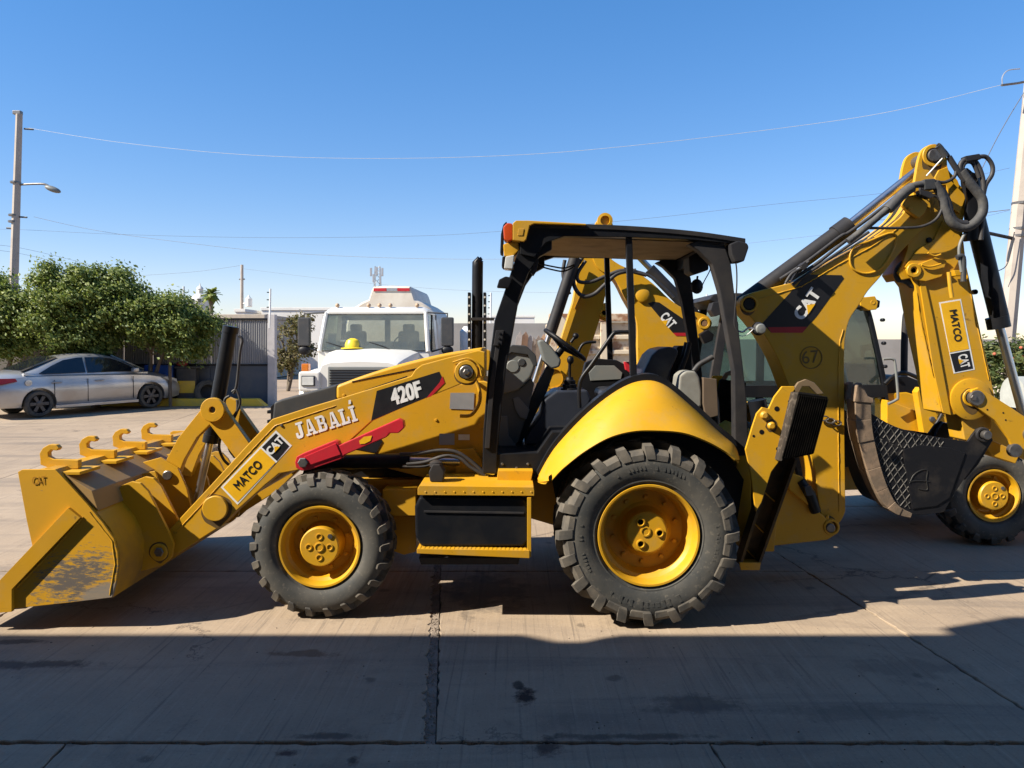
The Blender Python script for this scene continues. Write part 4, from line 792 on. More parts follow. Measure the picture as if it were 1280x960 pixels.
# ================================================================ rear frame, stabilisers, backhoe of the machine in front
b = B(); b.px([(920, 560), (950, 540), (965, 560), (975, 610), (968, 690), (930, 690), (920, 640)], 5.75, 5.75, mir(5.75), 0.01); b.obj('rear_frame', YELW, mach)
for near in (True, False):
    def s3(px, py, Y):
        q = P(px, py, Y); return Vector((q.x, q.y if near else mir(q.y), q.z))
    d = (lambda v: v) if near else (lambda v: -v)
    leg = [s3(966, 574, 5.34), s3(998, 574, 5.34), s3(951, 706, 5.52), s3(924, 706, 5.52)]
    b = B(); off = Vector((0.0, d(0.10), 0.0)); b.prism([q + off for q in leg], (0.0, d(0.02), 0.0), 0.003); LEGSH = mat('shaded_yellow', (0.12, 0.065, 0.012), 0.7, dirt=(0.035, 0.022, 0.012), dirt_amt=0.9, dirt_scale=5, lo=0.35, hi=0.6); lg = b.obj('stabiliser_leg', LEGSH, mach)  # shade on the leg is painted in as a dark brown yellow
    for (i0, i1, sx_) in ((0, 3, 0.022), (1, 2, -0.022)):
        b = B(); b.prism([leg[i0], leg[i1], leg[i1] + Vector((sx_, 0, 0)), leg[i0] + Vector((sx_, 0, 0))], (0, d(0.10) - d(0.001), 0), 0.003); b.obj('leg_flange', LEGSH, lg)
    for u in (0.3, 0.6, 0.85):
        p0, p1 = leg[0].lerp(leg[3], u), leg[1].lerp(leg[2], u + 0.12); b = B(); b.tube([p0 + Vector((0.02, d(0.095), 0)), p1 + Vector((-0.02, d(0.095), 0))], 0.006, 6); b.obj('weld_rib', YELW, lg)
    b = B(); b.prism([s3(924, 703, 5.51), s3(951, 703, 5.51), s3(950, 713, 5.52), s3(926, 713, 5.52)], (0.02, d(0.10), 0), 0.006); b.obj('leg_cap', YEL, lg)
    pl = [(993, 483), (978, 483), (968, 496), (961, 511), (953, 509), (946, 517), (940, 535), (932, 562), (938, 590), (945, 640), (952, 628), (964, 590), (973, 578), (984, 540), (995, 490)]
    b = B(); b.prism([s3(x, y, 5.30) for x, y in pl], (0, d(0.025), 0), 0.004); fp = b.obj('foot_plate', YEL, mach)
    for (hx, hy, hr) in ((971, 511, 3.2), (952, 540, 3.0), (987, 502, 2.2), (972, 561, 2.2), (942, 545, 1.6)):
        b = B(); q = s3(hx, hy, 5.30); b.lathe([(S(hr, 5.3), 0.0), (S(hr, 5.3), -0.0015), (0.001, -0.0015)], q, 'Y', 14, 1 if near else -1); b.obj('bolt_hole', BLK, fp)
    for (hx, hy, hr) in ((964, 532, 5.0), (955, 519, 5.0)):
        b = B(); q = s3(hx, hy, 5.30); b.lathe([(S(hr, 5.3), 0.0), (S(hr, 5.3), -0.012), (S(hr * 0.6, 5.3), -0.025), (0.001, -0.025)], q, 'Y', 14, 1 if near else -1); b.obj('foot_pin', YELW, fp)
    pad = [s3(998, 491, 5.20), s3(1036, 496, 5.24), s3(1018, 568, 5.26), s3(976, 576, 5.22)]
    b = B(); b.prism(pad, (-0.03, d(0.22), 0.01), 0.012); b.obj('rubber_pad', mat('ribbed_pad', (0.006, 0.0055, 0.005), 0.9, dirt=(0.022, 0.018, 0.014), dirt_amt=0.7, dirt_scale=12, spec=0.04), mach)
    for k in range(14):
        u = (k + 0.5) / 14; a = pad[0].lerp(pad[1], u); c_ = pad[3].lerp(pad[2], u); b = B(); b.tube([a + Vector((0, -d(0.002), -0.015)), c_ + Vector((0, -d(0.002), 0.015))], 0.005, 6); b.obj('pad_rib', MATS['ribbed_pad'], mach)
    b = B(); b.prism([s3(994, 491, 5.215), s3(998.5, 490.5, 5.205), s3(977.5, 576.5, 5.215), s3(973, 576, 5.225)], (0.0, d(0.2), 0.0), 0.004); b.obj('pad_frame', mat('dark_rust', (0.03, 0.022, 0.015), 0.9, dirt=(0.15, 0.12, 0.09), dirt_amt=0.6, dirt_scale=30, lo=0.52, hi=0.66), mach)
    b = B(); b.prism([s3(990, 490, 5.30), s3(998, 478, 5.30), s3(1008, 474, 5.30), s3(1018, 478, 5.30), s3(1030, 492, 5.30), s3(1022, 493, 5.30), s3(1012, 483, 5.30), s3(1003, 483, 5.30), s3(998, 492, 5.30)], (0, d(0.03), 0), 0.004); b.obj('pad_eye', mat('brown_steel', (0.16, 0.11, 0.06), 0.6), mach)
    b = B(); b.tube([s3(946, 500, 5.55), s3(950, 520, 5.55), s3(948, 690, 5.7)], [0.065, 0.065, 0.05], 14); b.obj('stabiliser_cylinder', DARK, mach)
b = B(); b.px([(935, 505), (950, 502), (952, 525), (936, 528)], 5.6, 5.60, 5.75, 0.01); b.obj('cylinder_bracket', YEL, mach)
# swing casting and boom foot
b = B(); b.px([(955, 630), (985, 608), (1006, 622), (1024, 640), (1044, 655), (1048, 668), (1036, 676), (965, 684), (950, 670)], 6.00, 6.02, mir(6.02), 0.012); b.obj('swing_casting', YEL, mach)
b = B(); b.px([(985, 590), (1003, 596), (1014, 612), (1010, 632), (998, 622), (985, 612)], 6.0, 5.98, 6.05, 0.012); b.obj('swing_lug', YEL, mach)
b = B(); b.tube([P(1000, 600, 6.0), P(1012, 618, 6.0), P(1020, 640, 6.0)], [0.04, 0.05, 0.04], 12); b.obj('swing_cylinder', DARK, mach)
b = B(); b.px([(1004, 608), (1012, 606), (1016, 618), (1007, 620)], 5.95, 5.93, 6.0, 0.005); b.obj('swing_fitting', GRYD, mach)
YBm = 6.07; YBf = mir(YBm)
boom = catmull([P(x, y, YBm) for x, y in [(926, 384), (927, 374), (940, 366), (983, 355), (1000, 350), (1044, 324), (1087, 300), (1125, 272), (1140, 250), (1150, 246), (1163, 252), (1162, 275), (1150, 290), (1131, 310), (1115, 328), (1100, 347), (1085, 364), (1073, 383), (1062, 400), (1056.5, 425), (1055.5, 460), (1056, 540), (1057, 625), (1056, 642), (1048, 655), (1036, 662), (1028, 650), (1022, 620), (1019, 590), (1010, 558), (998, 515), (986, 482), (972, 447), (955, 418), (938, 396)]], 3, closed=True)
b = B(); b.prism([Vector((p.x, YBm, p.z)) for p in boom], (0, YBf - YBm, 0), 0.008); b.obj('boom', YEL, mach, 40)
ringboss(936, 380, YBm, 10.5, 8, 0.02, mach); pin(936, 380, YBm, 7.5, 0.012, mach, DARK)
ringboss(1036, 657, YBm, 10, 7, 0.06, mach, name='foot_boss'); pin(1038, 660, YBm - 0.06, 5.5, 0.012, mach)
b = B(); b.tube([P(1034, 644, 6.03), P(1034, 650, 6.03)], 0.012, 8); b.obj('grease_nipple', YEL, mach)
decal([(953, 404), (1006, 345.5), (1010, 343), (1052, 344), (1055, 348), (1021, 395), (1003, 416), (964, 416)], YBm, DECK, mach, 'logo_panel')
decal([(960, 409), (1009, 408.5), (1003, 416), (964, 416)], YBm, DECR, mach, 'red_stripe', gap=0.003)
catlogo(mach, YBm, (1003, 402), (1027, 367), 16, gap=0.0045)
b = B(); q = P(1014, 447, YBm - 0.003); ringp = [q + Vector((math.cos(2 * math.pi * k / 40), 0, math.sin(2 * math.pi * k / 40))) * 0.086 for k in range(41)]
b.tube(ringp, 0.003, 6, caps=False); b.obj('number_ring', DECG, mach); text('67', (1003, 455), (1024, 453), 16, YBm, DECG, mach)
for k in range(3):
    q = P(1030 + k * 8, 523 + k * 3, YBm - 0.02); rp = [q + Vector((0.036 * math.cos(t_), 0.014 * math.sin(t_) * (k % 2), 0.018 * math.sin(t_))) for t_ in [2 * math.pi * j / 14 for j in range(15)]]
    b = B(); b.tube(rp, 0.006, 6, caps=False); b.obj('chain_link', STL, mach)
# raised teardrop stiffener on the boom
td = catmull([P(x, y, YBm) for x, y in [(1062, 322), (1068, 308), (1085, 302), (1110, 292), (1119, 294), (1120, 301), (1112, 320), (1100, 336), (1082, 342), (1066, 336)]], 4, closed=True)
b = B(); b.tube([Vector((p.x, YBm - 0.004, p.z)) for p in td] + [Vector((td[0].x, YBm - 0.004, td[0].z))], 0.009, 8, caps=False); b.obj('stiffener_rim', YEL, mach, 60)
b = B(); b.px([(1128, 256), (1134, 245), (1147, 243), (1160, 256), (1155, 267), (1148, 273), (1132, 262)], 6.03, 6.02, 6.07, 0.008); b.obj('hose_bracket', YEL, mach); pin(1137, 260, 6.02, 3, 0.01, mach, YELW, 'bolt', hexa=True)
# boom cylinder
b = B(); b.cyl(P(925, 382, 6.22), P(1060, 283, 6.22), 0.07, n=24); b.obj('boom_cylinder', DARKD, mach)
b = B(); b.cyl(P(1045, 294, 6.22), P(1062, 281.5, 6.22), 0.08, n=24); b.obj('cylinder_gland', DARKD, mach)
b = B(); b.cyl(P(1058, 284, 6.22), P(1160, 203, 6.22), 0.037, n=20); b.obj('boom_rod', CHR, mach)
hose([(975, 349), (1010, 326), (1050, 296), (1062, 290), (1100, 262), (1130, 237)], 6.10, 0.014, mach); hose([(985, 352), (1020, 330), (1052, 305), (1080, 285), (1120, 258)], 6.08, 0.014, mach); hose([(990, 356), (1024, 332), (1056, 310), (1086, 290)], 6.06, 0.012, mach)
for k in range(3): hose([(982 + k * 5, 354 - k * 3), (990 + k * 5, 342 - k * 3), (1003 + k * 4, 335 - k * 4)], 6.02 + 0.02 * k, 0.012, mach, SILV if k == 1 else HOSE, 'hydraulic_line')
b = B(); b.px([(1000, 332), (1006, 327), (1010, 333), (1004, 338)], 6.0, 5.98, 6.08, 0.004); b.obj('hose_clamp', DARKD, mach)
# stick
ys0, ys1 = 6.085, mir(6.085)
stick = [P(x, y, ys0) for x, y in [(1143, 232), (1165, 226), (1196, 226), (1209, 242), (1207, 256), (1203, 285), (1208, 330), (1214, 358), (1226, 415), (1239, 473), (1246, 508), (1240, 520), (1221, 514), (1190, 519), (1176, 515), (1166, 463), (1154, 409), (1144, 356), (1138, 348), (1128, 350), (1122, 341), (1128, 330), (1134, 312), (1140, 262)]]
b = B(); b.prism([Vector((p.x, ys0, p.z)) for p in stick], (0, ys1 - ys0, 0), 0.008); b.obj('stick', YEL, mach, 40)
hp_ = catmull([P(x, y, ys0) for x, y in [(1141, 240), (1145, 215), (1148, 199), (1153, 187), (1164, 180.5), (1176, 184), (1183, 196), (1185, 212), (1197, 226), (1200, 240)]], 4)
for y0_, y1_ in ((ys0 - 0.006, ys0 + 0.035), (ys1 - 0.035, ys1 + 0.006)):
    b = B(); b.prism([Vector((p.x, y0_, p.z)) for p in hp_], (0, y1_ - y0_, 0), 0.006); b.obj('head_plate', YEL, mach, 40)
b = B(); b.cyl(P(1166, 195, ys0) + Vector((0, 0.03, 0)), Vector((P(1166, 195, ys0).x, ys1 - 0.03, P(1166, 195, ys0).z)), 0.055); b.obj('head_pin', STL, mach)
b = B(); b.px([(1148, 350), (1155, 350), (1166, 400), (1188, 519), (1178, 516), (1166, 463)], ys0, ys0 - 0.012, ys0 + 0.002, 0.004); b.obj('stick_flange', YEL, mach)
ringboss(1166, 195, ys0, 14, 9.5, 0.018, mach); pin(1166, 195, ys0, 8, 0.03, mach)
head = [(1167, 222), (1172, 213), (1183, 209), (1187, 226), (1206, 246), (1198, 268), (1190, 262), (1181, 232), (1168, 232)]
b = B(); b.px(head, ys0, ys0 - 0.02, ys0 + 0.002, 0.006); b.obj('cheek_plate', YEL, mach)
b = B(); b.px([(1166, 300), (1178, 276), (1190, 282), (1202, 300), (1200, 322), (1190, 340), (1166, 350), (1140, 344), (1130, 334), (1146, 312)], ys0, ys0 - 0.014, ys0 + 0.002, 0.005); b.obj('cheek_plate', YEL, mach)
b = B(); b.px([(1131, 338), (1136, 330), (1146, 331), (1168, 322), (1182, 326), (1176, 346), (1156, 352), (1142, 350)], ys0 - 0.014, ys0 - 0.032, ys0 - 0.01, 0.006); b.obj('lock_lug', YEL, mach); ringboss(1142, 338, ys0 - 0.03, 9, 4.5, 0.012, mach); pin(1142, 338, ys0 - 0.03, 4, 0.002, mach, BLK, 'bore')
hk = catmull([P(x, y, ys0) for x, y in [(1130, 325), (1122, 335), (1120.5, 344), (1125, 352), (1134, 354), (1143, 360), (1147, 352), (1135, 346), (1127, 347), (1125.5, 340), (1131, 333), (1136, 327)]], 3, closed=True)
b = B(); b.prism([Vector((p.x, ys0 + 0.02, p.z)) for p in hk], (0, 0.03, 0), 0.003); b.obj('tie_down_loop', DARK, mach)
pin(1162, 300, ys0 - 0.014, 3.4, 0.003, mach, BLK, 'bore')
for pts in ([(1152, 331), (1158, 333), (1165, 333), (1176, 330)], [(1160, 316), (1168, 320), (1176, 318)]): hose(pts, ys0 - 0.05, 0.008, mach, YELW, 'hydraulic_line')
# sticker on the stick
decal([(1173.5, 378), (1201, 373.5), (1218.5, 462), (1192, 467)], ys0, DECW, mach, 'sticker_border')
decal([(1175.5, 379.5), (1199.5, 375.5), (1211, 436), (1187, 440.5)], ys0, DECY, mach, 'sticker_field', gap=0.003)
decal([(1187.5, 442.5), (1211.5, 438), (1216, 460.5), (1193.5, 465)], ys0, DECK, mach, 'sticker_field', gap=0.003)
text('MATCO', (1186, 388), (1193, 427.5), 9.5, ys0, DECK, mach, bold=0.02, gap=0.0048)
catlogo(mach, ys0, (1196.5, 444.5), (1201, 461), 12, gap=0.0048)
# stick end, bucket linkage
b = B(); b.lathe([(S(26, ys0), 0.01), (S(26, ys0), -0.012), (S(24.5, ys0), -0.016), (0.001, -0.016)], P(1213, 499, ys0), 'Y', 40); b.obj('end_boss', YEL, mach)
ringboss(1214, 497, ys0 - 0.016, 11, 8, 0.012, mach); pin(1217, 497, ys0 - 0.016, 9.5, 0.05, mach); pin(1217, 497, ys0 - 0.066, 4, 0.01, mach, name='bolt', hexa=True)
b = B(); b.px([(1200, 518), (1232, 512), (1240, 520), (1238, 552), (1228, 558), (1206, 550)], 6.11, 6.11, mir(6.11), 0.01); b.obj('stick_nose', YEL, mach)
lkp = [(1207, 497), (1210, 487), (1218, 484), (1232, 492), (1256, 507), (1284, 526), (1298, 545), (1292, 568), (1276, 574), (1262, 566), (1256, 548), (1238, 524), (1214, 507)]
for yy in (ys0 - 0.055, mir(ys0) + 0.02):
    b = B(); w = [P(x, y, ys0) for x, y in lkp]; b.prism([Vector((p.x, yy, p.z)) for p in w], (0, 0.03, 0), 0.005); b.obj('bucket_link', YEL, mach)
for (x, y, r) in ((1268, 563, 8.5), (1287, 543, 9)): pin(x, y, ys0 - 0.055, r, 0.02, mach)
for (x, y) in ((1234, 512), (1254, 516), (1257, 525)): pin(x, y, ys0 - 0.055, 1.3, 0.002, mach, BLK, 'bolt', n=8)
b = B(); b.px([(1228, 552), (1236, 548), (1262, 560), (1276, 566), (1270, 580), (1240, 570)], 6.15, 6.15, mir(6.15), 0.01); b.obj('tip_link', YEL, mach)
# bucket cylinder on the stick
b = B(); b.tube([P(1213, 223, 6.15), P(1216, 262, 6.15), P(1250, 400, 6.15)], [0.07, 0.075, 0.07], 22); b.obj('bucket_cylinder', DARK, mach)
b = B(); b.cyl(P(1246, 396, 6.15), P(1249, 410, 6.15), 0.085, n=22); b.obj('cylinder_gland', DARK, mach)
b = B(); b.cyl(P(1248, 404, 6.15), P(1286, 545, 6.15), 0.034, n=18); b.obj('bucket_rod', CHR, mach)
b = B(); b.px([(1200, 212), (1208, 210), (1220, 220), (1224, 240), (1222, 300), (1206, 302), (1208, 250)], 6.05, 6.03, 6.08, 0.01); b.obj('cylinder_yoke', DARK, mach); pin(1214, 223, 6.03, 7, 0.02, mach)
# hose bundles round the elbow
SLV = mat('hose_sleeve', (0.05, 0.05, 0.052), 0.75, dirt=(0.13, 0.12, 0.10), dirt_amt=0.6, dirt_scale=10, bmp=0.4, bscale=25)
for pts, r, m_ in (([(1060, 302), (1085, 282), (1108, 262), (1130, 240), (1142, 232), (1156, 230)], 0.026, SLV), ([(1110, 262), (1128, 243), (1140, 234)], 0.04, SLV), ([(1080, 285), (1125, 285), (1152, 283), (1170, 274), (1178, 258), (1172, 247), (1162, 243)], 0.011, HOSE),
        ([(1168, 228), (1178, 246), (1182, 262), (1190, 278), (1204, 285), (1218, 279), (1228, 266), (1228, 250), (1220, 238), (1210, 226), (1202, 214)], 0.036, SLV),
        ([(1176, 236), (1184, 252), (1188, 268), (1196, 278), (1208, 280)], 0.03, HOSE), ([(1206, 224), (1200, 214), (1202, 203), (1212, 198), (1222, 206), (1229, 228), (1228, 260), (1226, 300)], 0.019, HOSE),
        ([(1212, 232), (1203, 216), (1206, 204), (1216, 204), (1224, 222)], 0.016, HOSE), ([(1220, 197), (1232, 196), (1240, 206), (1240, 218), (1232, 232), (1228, 252)], 0.017, HOSE),
        ([(1165, 226), (1180, 228), (1192, 222), (1195, 212), (1190, 202), (1182, 190), (1172, 180)], 0.013, HOSE), ([(1186, 196), (1196, 212), (1206, 226)], 0.022, HOSE), ([(1206, 292), (1200, 305), (1199, 318), (1202, 340)], 0.012, GRY),
        ([(1172, 182), (1176, 186), (1182, 196)], 0.024, GRYD), ([(1196, 322), (1204, 322), (1204, 352)], 0.02, GRYD), ([(1186, 340), (1188, 360), (1190, 372)], 0.016, YEL)):
    hose(pts, 5.98, r, mach, m_)
b = B(); b.tube([P(1158, 220, 6.0), P(1178, 198, 6.0)], 0.006, 8); b.obj('steel_line', DECW, mach)
b = B(); b.px([(1153, 225), (1167, 224), (1168, 237), (1154, 238)], 5.98, 5.95, 6.05, 0.008); b.obj('hose_manifold', GRYD, mach)
b = B(); b.px([(1147, 238), (1160, 240), (1168, 246), (1160, 249), (1148, 244)], 5.98, 5.95, 6.02, 0.006); b.obj('hose_fitting', DARKD, mach)
b = B(); b.px([(1204, 196), (1222, 193), (1224, 200), (1206, 203)], 5.98, 5.95, 6.02, 0.006); b.obj('hose_clamp', DARKD, mach)
b = B(); b.px([(1190, 338), (1206, 338), (1206, 345), (1192, 345)], 6.03, 6.0, 6.06, 0.004); b.obj('line_bracket', YEL, mach)
ringboss(1218, 365, 6.03, 3.2, 2, 0.02, mach, DARK, 'eye')
# digging bucket
YD = 5.93; YD2 = mir(YD)
sidep = catmull([P(x, y, YD) for x, y in [(1088, 516), (1108, 528), (1127, 536), (1160, 544.5), (1190, 549), (1210, 552)]], 3) + [P(x, y, YD) for x, y in [(1218, 541), (1226, 535), (1236, 540), (1238, 550), (1226, 570), (1206, 598), (1193, 617), (1180, 640)]]
backc = catmull([P(x, y, YD) for x, y in [(1180, 640), (1160, 643), (1133, 642), (1118, 635), (1105, 610), (1095, 575), (1088, 545), (1086, 520)]], 4)
BB = mat('bucket_black', (0.010, 0.010, 0.012), 0.45, dirt=(0.05, 0.042, 0.035), dirt_amt=0.6, dirt_scale=6, lo=0.5, hi=0.75, bmp=0.1, bscale=30, spec=0.25)
for yy in (YD, YD2 - 0.025):
    b = B(); b.prism([Vector((p.x, yy, p.z)) for p in sidep + backc[1:-1]], (0, 0.025, 0), 0.003); sd_ = b.obj('bucket_side', BB, mach)
b = B(); w = [P(x, y, YD) for x, y in [(1128, 562), (1150, 556), (1188, 560), (1206, 566), (1186, 622), (1170, 632), (1140, 636), (1134, 600)]]; b.prism([Vector((p.x, YD - 0.008, p.z)) for p in w], (0, 0.009, 0), 0.002); b.obj('wear_plate', BB, mach)
BD = mat('weld_bead', (0.12, 0.112, 0.10), 0.55, dirt=(0.02, 0.02, 0.02), dirt_amt=0.8, dirt_scale=14, lo=0.45, hi=0.6)
def inside(px, py, poly):
    c_ = False; n = len(poly)
    for i in range(n):
        (x1, y1), (x2, y2) = poly[i], poly[i - 1]
        if (y1 > py) != (y2 > py) and px < (x2 - x1) * (py - y1) / (y2 - y1) + x1: c_ = not c_
    return c_
z1 = [(1090, 520), (1127, 539), (1180, 549), (1178, 571), (1128, 560), (1090, 540)]; z2 = [(1088, 541), (1127, 562), (1134, 600), (1138, 636), (1122, 632), (1106, 606)]
b = B()
for zone in (z1, z2):
    for sl in (0.62, -1.9):
        for off in range(-260, 300, 11 if sl > 0 else 19):
            run = None
            for k in range(0, 420):
                x = 1080 + k * 0.3; y = sl * (x - 1100) + off * (1 if sl > 0 else 1) * 1.0 + 560 if sl < 0 else -1.25 * (x - 1100) + off + 560
                if sl < 0: y = 1.9 * (x - 1100) + off * 1.0 + 560
                ok = inside(x, y, zone)
                if ok and run is None: run = (x, y)
                if (not ok or k == 419) and run is not None:
                    if (x - run[0]) ** 2 + (y - run[1]) ** 2 > 16:
                        j1 = random.uniform(-1.2, 1.2); a, c_ = P(run[0] + j1, run[1], YD), P(x + j1 * 0.4 + random.uniform(-1, 1), y, YD); b.tube([a + Vector((0, -0.001, 0)), c_ + Vector((0, -0.001, 0))], 0.0034, 5)
                    run = None
o = b.obj('hardfacing_beads', BD, mach); o['kind'] = 'stuff'
BDD = mat('dull_weld', (0.022, 0.021, 0.02), 0.5, metal=0.4); hose([(1137, 604), (1142, 594), (1151, 588), (1159, 588), (1158, 600), (1159, 612), (1148, 611)], YD - 0.008, 0.005, mach, BDD, 'weld_mark'); hose([(1136, 602), (1148, 601), (1162, 602)], YD - 0.008, 0.005, mach, BDD, 'weld_mark')
bo = [(p.x, p.z) for p in backc]; cx_, cz_ = P(1150, 575, YD).x, P(1150, 575, YD).z
bi = [(x + (cx_ - x) * 0.05, z + (cz_ - z) * 0.05) for x, z in bo]
b = B(); b.loft([[Vector((x, y, z)) for x, z in bo + bi[::-1]] for y in (YD + 0.025, YD2 - 0.025)]); b.obj('bucket_shell', BB, mach, 40)
# worn side-cutter segments and teeth along the curved edge
edgec = catmull([P(x, y, YD) for x, y in [(1079, 499), (1080, 530), (1086, 562), (1096, 596), (1109, 624), (1122, 637), (1138, 643.5)]], 6); ne = len(edgec)
def off(i, s_):
    a = edgec[max(i - 1, 0)]; c_ = edgec[min(i + 1, ne - 1)]; d = (c_ - a).normalized(); return edgec[i] + Vector((-d.z, 0, d.x)) * s_ * (1 - 0.72 * (i / (ne - 1)) ** 2)
cuts = [0, 5, 10, 16, 21, 26, 31, ne - 1]
for j in range(len(cuts) - 1):
    ids = list(range(cuts[j], cuts[j + 1] + 1)); wob = random.uniform(-0.004, 0.004)
    pl = [off(i, -0.072 + wob) for i in ids] + [off(i, 0.052 + wob * 0.5) for i in ids[::-1]]
    b = B(); b.prism([Vector((p.x, YD - 0.024 + wob, p.z)) for p in pl], (0, 0.16, 0), 0.004); b.obj('wear_segment', RST, mach, 45)
for k in range(5):
    y_ = YD - 0.03 + k * 0.155
    q = lambda x, y: Vector((P(x, y, YD).x, y_, P(x, y, YD).z))
    b = B(); a = [q(1066, 502), q(1090, 504), q(1090, 498), q(1083, 495), q(1075, 478), q(1069, 482)]; b.prism(a, (0, 0.09, 0), 0.008); b.obj('bucket_tooth', RST, mach)
ringboss(1228, 543, YD, 9, 6, 0.02, mach, DARKD); pin(1229, 543, YD, 5.5, 0.06, mach, STL)
b = B(); b.px([(1215, 545), (1222, 536), (1234, 537), (1240, 550), (1222, 580), (1205, 600), (1196, 590)], 5.97, 5.955, 6.0, 0.006); b.obj('bucket_ear', BB, mach)
b = B(); b.px([(1215, 545), (1222, 536), (1234, 537), (1240, 550), (1222, 580), (1205, 600), (1196, 590)], 5.97, mir(6.0), mir(5.955), 0.006); b.obj('bucket_ear', BB, mach)

GRS = mat('old_grease', (0.09, 0.055, 0.018), 0.5, dirt=(0.14, 0.08, 0.02), dirt_amt=0.7, dirt_scale=25, lo=0.4, hi=0.65)
def smear(px, py, Y, r, drip=1.0, seed=0):
    rr = random.Random(seed * 31 + int(px)); n = 26; pts = []
    for k in range(n):
        a_ = 2 * math.pi * k / n; q = r * rr.uniform(0.78, 1.0); y_ = math.sin(a_) * q
        if y_ > 0: y_ *= 1 + 0.5 * drip * rr.random()
        pts.append((px + math.cos(a_) * q, py + y_))
    pts = [(v.x, v.y) for v in catmull([(p_[0], p_[1], 0) for p_ in pts[::2]], 4, closed=True)]
    decal(pts, Y, GRS, mach, 'grease_smear', gap=0.0008, thick=0.0006)
for (x, y, Y, r, d_) in ((583, 465, YA, 17, 0.4), (270, 636, YA, 21, 0.6), (1166, 195, ys0 - 0.006, 17, 1.4), (1214, 498, ys0 - 0.016, 15, 1.2), (936, 380, YBm, 13, 1.0), (1036, 657, YBm, 13, 0.3), (199, 690, 5.44, 13.5, 0.5), (964, 531, 5.30, 8, 1.6)): smear(x, y, Y, r, d_)
def weld(pts, Y, r=0.0045, m_=None):
    w = [P(x, y, Y) for x, y in pts]; out = []
    for i in range(len(w) - 1):
        n = max(2, int((w[i + 1] - w[i]).length / 0.02))
        for k in range(n): out.append(w[i].lerp(w[i + 1], k / n) + Vector((random.uniform(-.0012, .0012), -0.001, random.uniform(-.0012, .0012))))
    out.append(w[-1]); b = B(); b.tube(out, [r * random.uniform(0.75, 1.2) for _ in out], 6); b.obj('weld_seam', m_ or YEL, mach, 60)
weld([(950, 373), (985, 363), (1002, 358), (1046, 332), (1090, 308), (1122, 286)], YBm); weld([(1049, 640), (1048, 560), (1048, 460), (1050, 425), (1054, 412)], YBm)
weld([(1166, 470), (1150, 400), (1146, 366)], ys0); weld([(1208, 340), (1222, 410), (1236, 475)], ys0)
weld([(222, 663), (320, 557), (344, 532), (420, 507)], YA, 0.003)
weld([(104, 646), (66, 688), (21, 734)], YB - 0.002, 0.006); weld([(112, 640), (140, 676), (144, 705), (137, 744)], YB, 0.004)
b = B()
for (x, y, Y) in ((508, 500, 5.785), (600, 530, 5.785), (600, 575, 5.785), (520, 575, 5.785), (545, 525, 5.785), (430, 494, 5.80), (352, 532, YA), (628, 580, 5.56), (660, 580, 5.56), (646, 585, 5.56)):
    pin(x, y, Y, 1.9, 0.007, mach, STL if Y < 5.7 else YELW, 'bolt', hexa=True, back=0.004)
b = B(); b.px([(440, 476.5), (600, 444), (600, 445.5), (440, 478)], 5.80, 5.797, 5.81, 0.0); b.obj('panel_seam', BLK, mach)
world_mode()

# ================================================================ SECOND BACKHOE (cab version, facing the other way)
Y2 = 8.22; mi2 = lambda y: 2 * Y2 - y
m2 = thing('backhoe_loader', 'yellow backhoe loader with glazed cab parked behind the canopy machine', 'backhoe', P(1000, 430, Y2) - Vector((0, 0, CAMH)))
f2 = P(1245, 634, 7.2)
wheel(m2, f2.x, 0.470, 7.22, 0.31, 0.470, 0.245, 1, 16, 'front', 'front_wheel'); wheel(m2, f2.x, 0.470, mi2(7.22), 0.31, 0.470, 0.245, -1, 16, 'front', 'front_wheel')
wheel(m2, f2.x - 2.12, 0.60, 7.42, 0.40, 0.60, 0.325, 1, 20, 'rear', 'rear_wheel'); wheel(m2, f2.x - 2.12, 0.60, mi2(7.42), 0.40, 0.60, 0.325, -1, 20, 'rear', 'rear_wheel')
b = B(); b.cyl((f2.x, 7.5, 0.47), (f2.x, mi2(7.5), 0.47), 0.10); b.obj('front_axle', YELW, m2)
b = B(); b.cyl((f2.x - 2.12, 7.6, 0.6), (f2.x - 2.12, mi2(7.6), 0.6), 0.15); b.obj('rear_axle', YELW, m2)
b = B(); b.px([(880, 560), (1300, 560), (1300, 605), (880, 620)], 7.75, 7.78, mi2(7.78), 0.01); b.obj('main_frame', YELW, m2)
b = B(); b.px([(1106, 492), (1135, 490), (1180, 503), (1240, 512), (1310, 522), (1318, 560), (1106, 570)], 7.72, 7.75, mi2(7.75), 0.02); b.obj('engine_cover', YEL, m2)
b = B(); b.px([(1106, 480), (1122, 471), (1135, 470), (1150, 476), (1180, 492), (1240, 505), (1310, 516), (1310, 523), (1240, 513), (1180, 504), (1135, 491), (1106, 494)], 7.74, 7.76, mi2(7.76), 0.01); b.obj('hood', BLK, m2)
hose([(1106, 480), (1116, 471), (1130, 466), (1150, 474), (1172, 490)], 7.6, 0.02, m2, DARK, 'hood_rail')
b = B(); b.tube(catmull([P(1130, 478, 7.95), P(1130.5, 430, 7.95), P(1132, 400, 7.95), P(1134, 391, 7.95), P(1139.5, 383, 7.95)], 4), 0.034, 16); b.obj('exhaust_stack', DARKD, m2)
for p_, nm in (([(1104, 449), (1116, 449), (1119, 456), (1122.5, 494), (1120, 500), (1110, 505)], 'hand_rail'),): hose(p_, 7.55, 0.013, m2, GRY, nm)
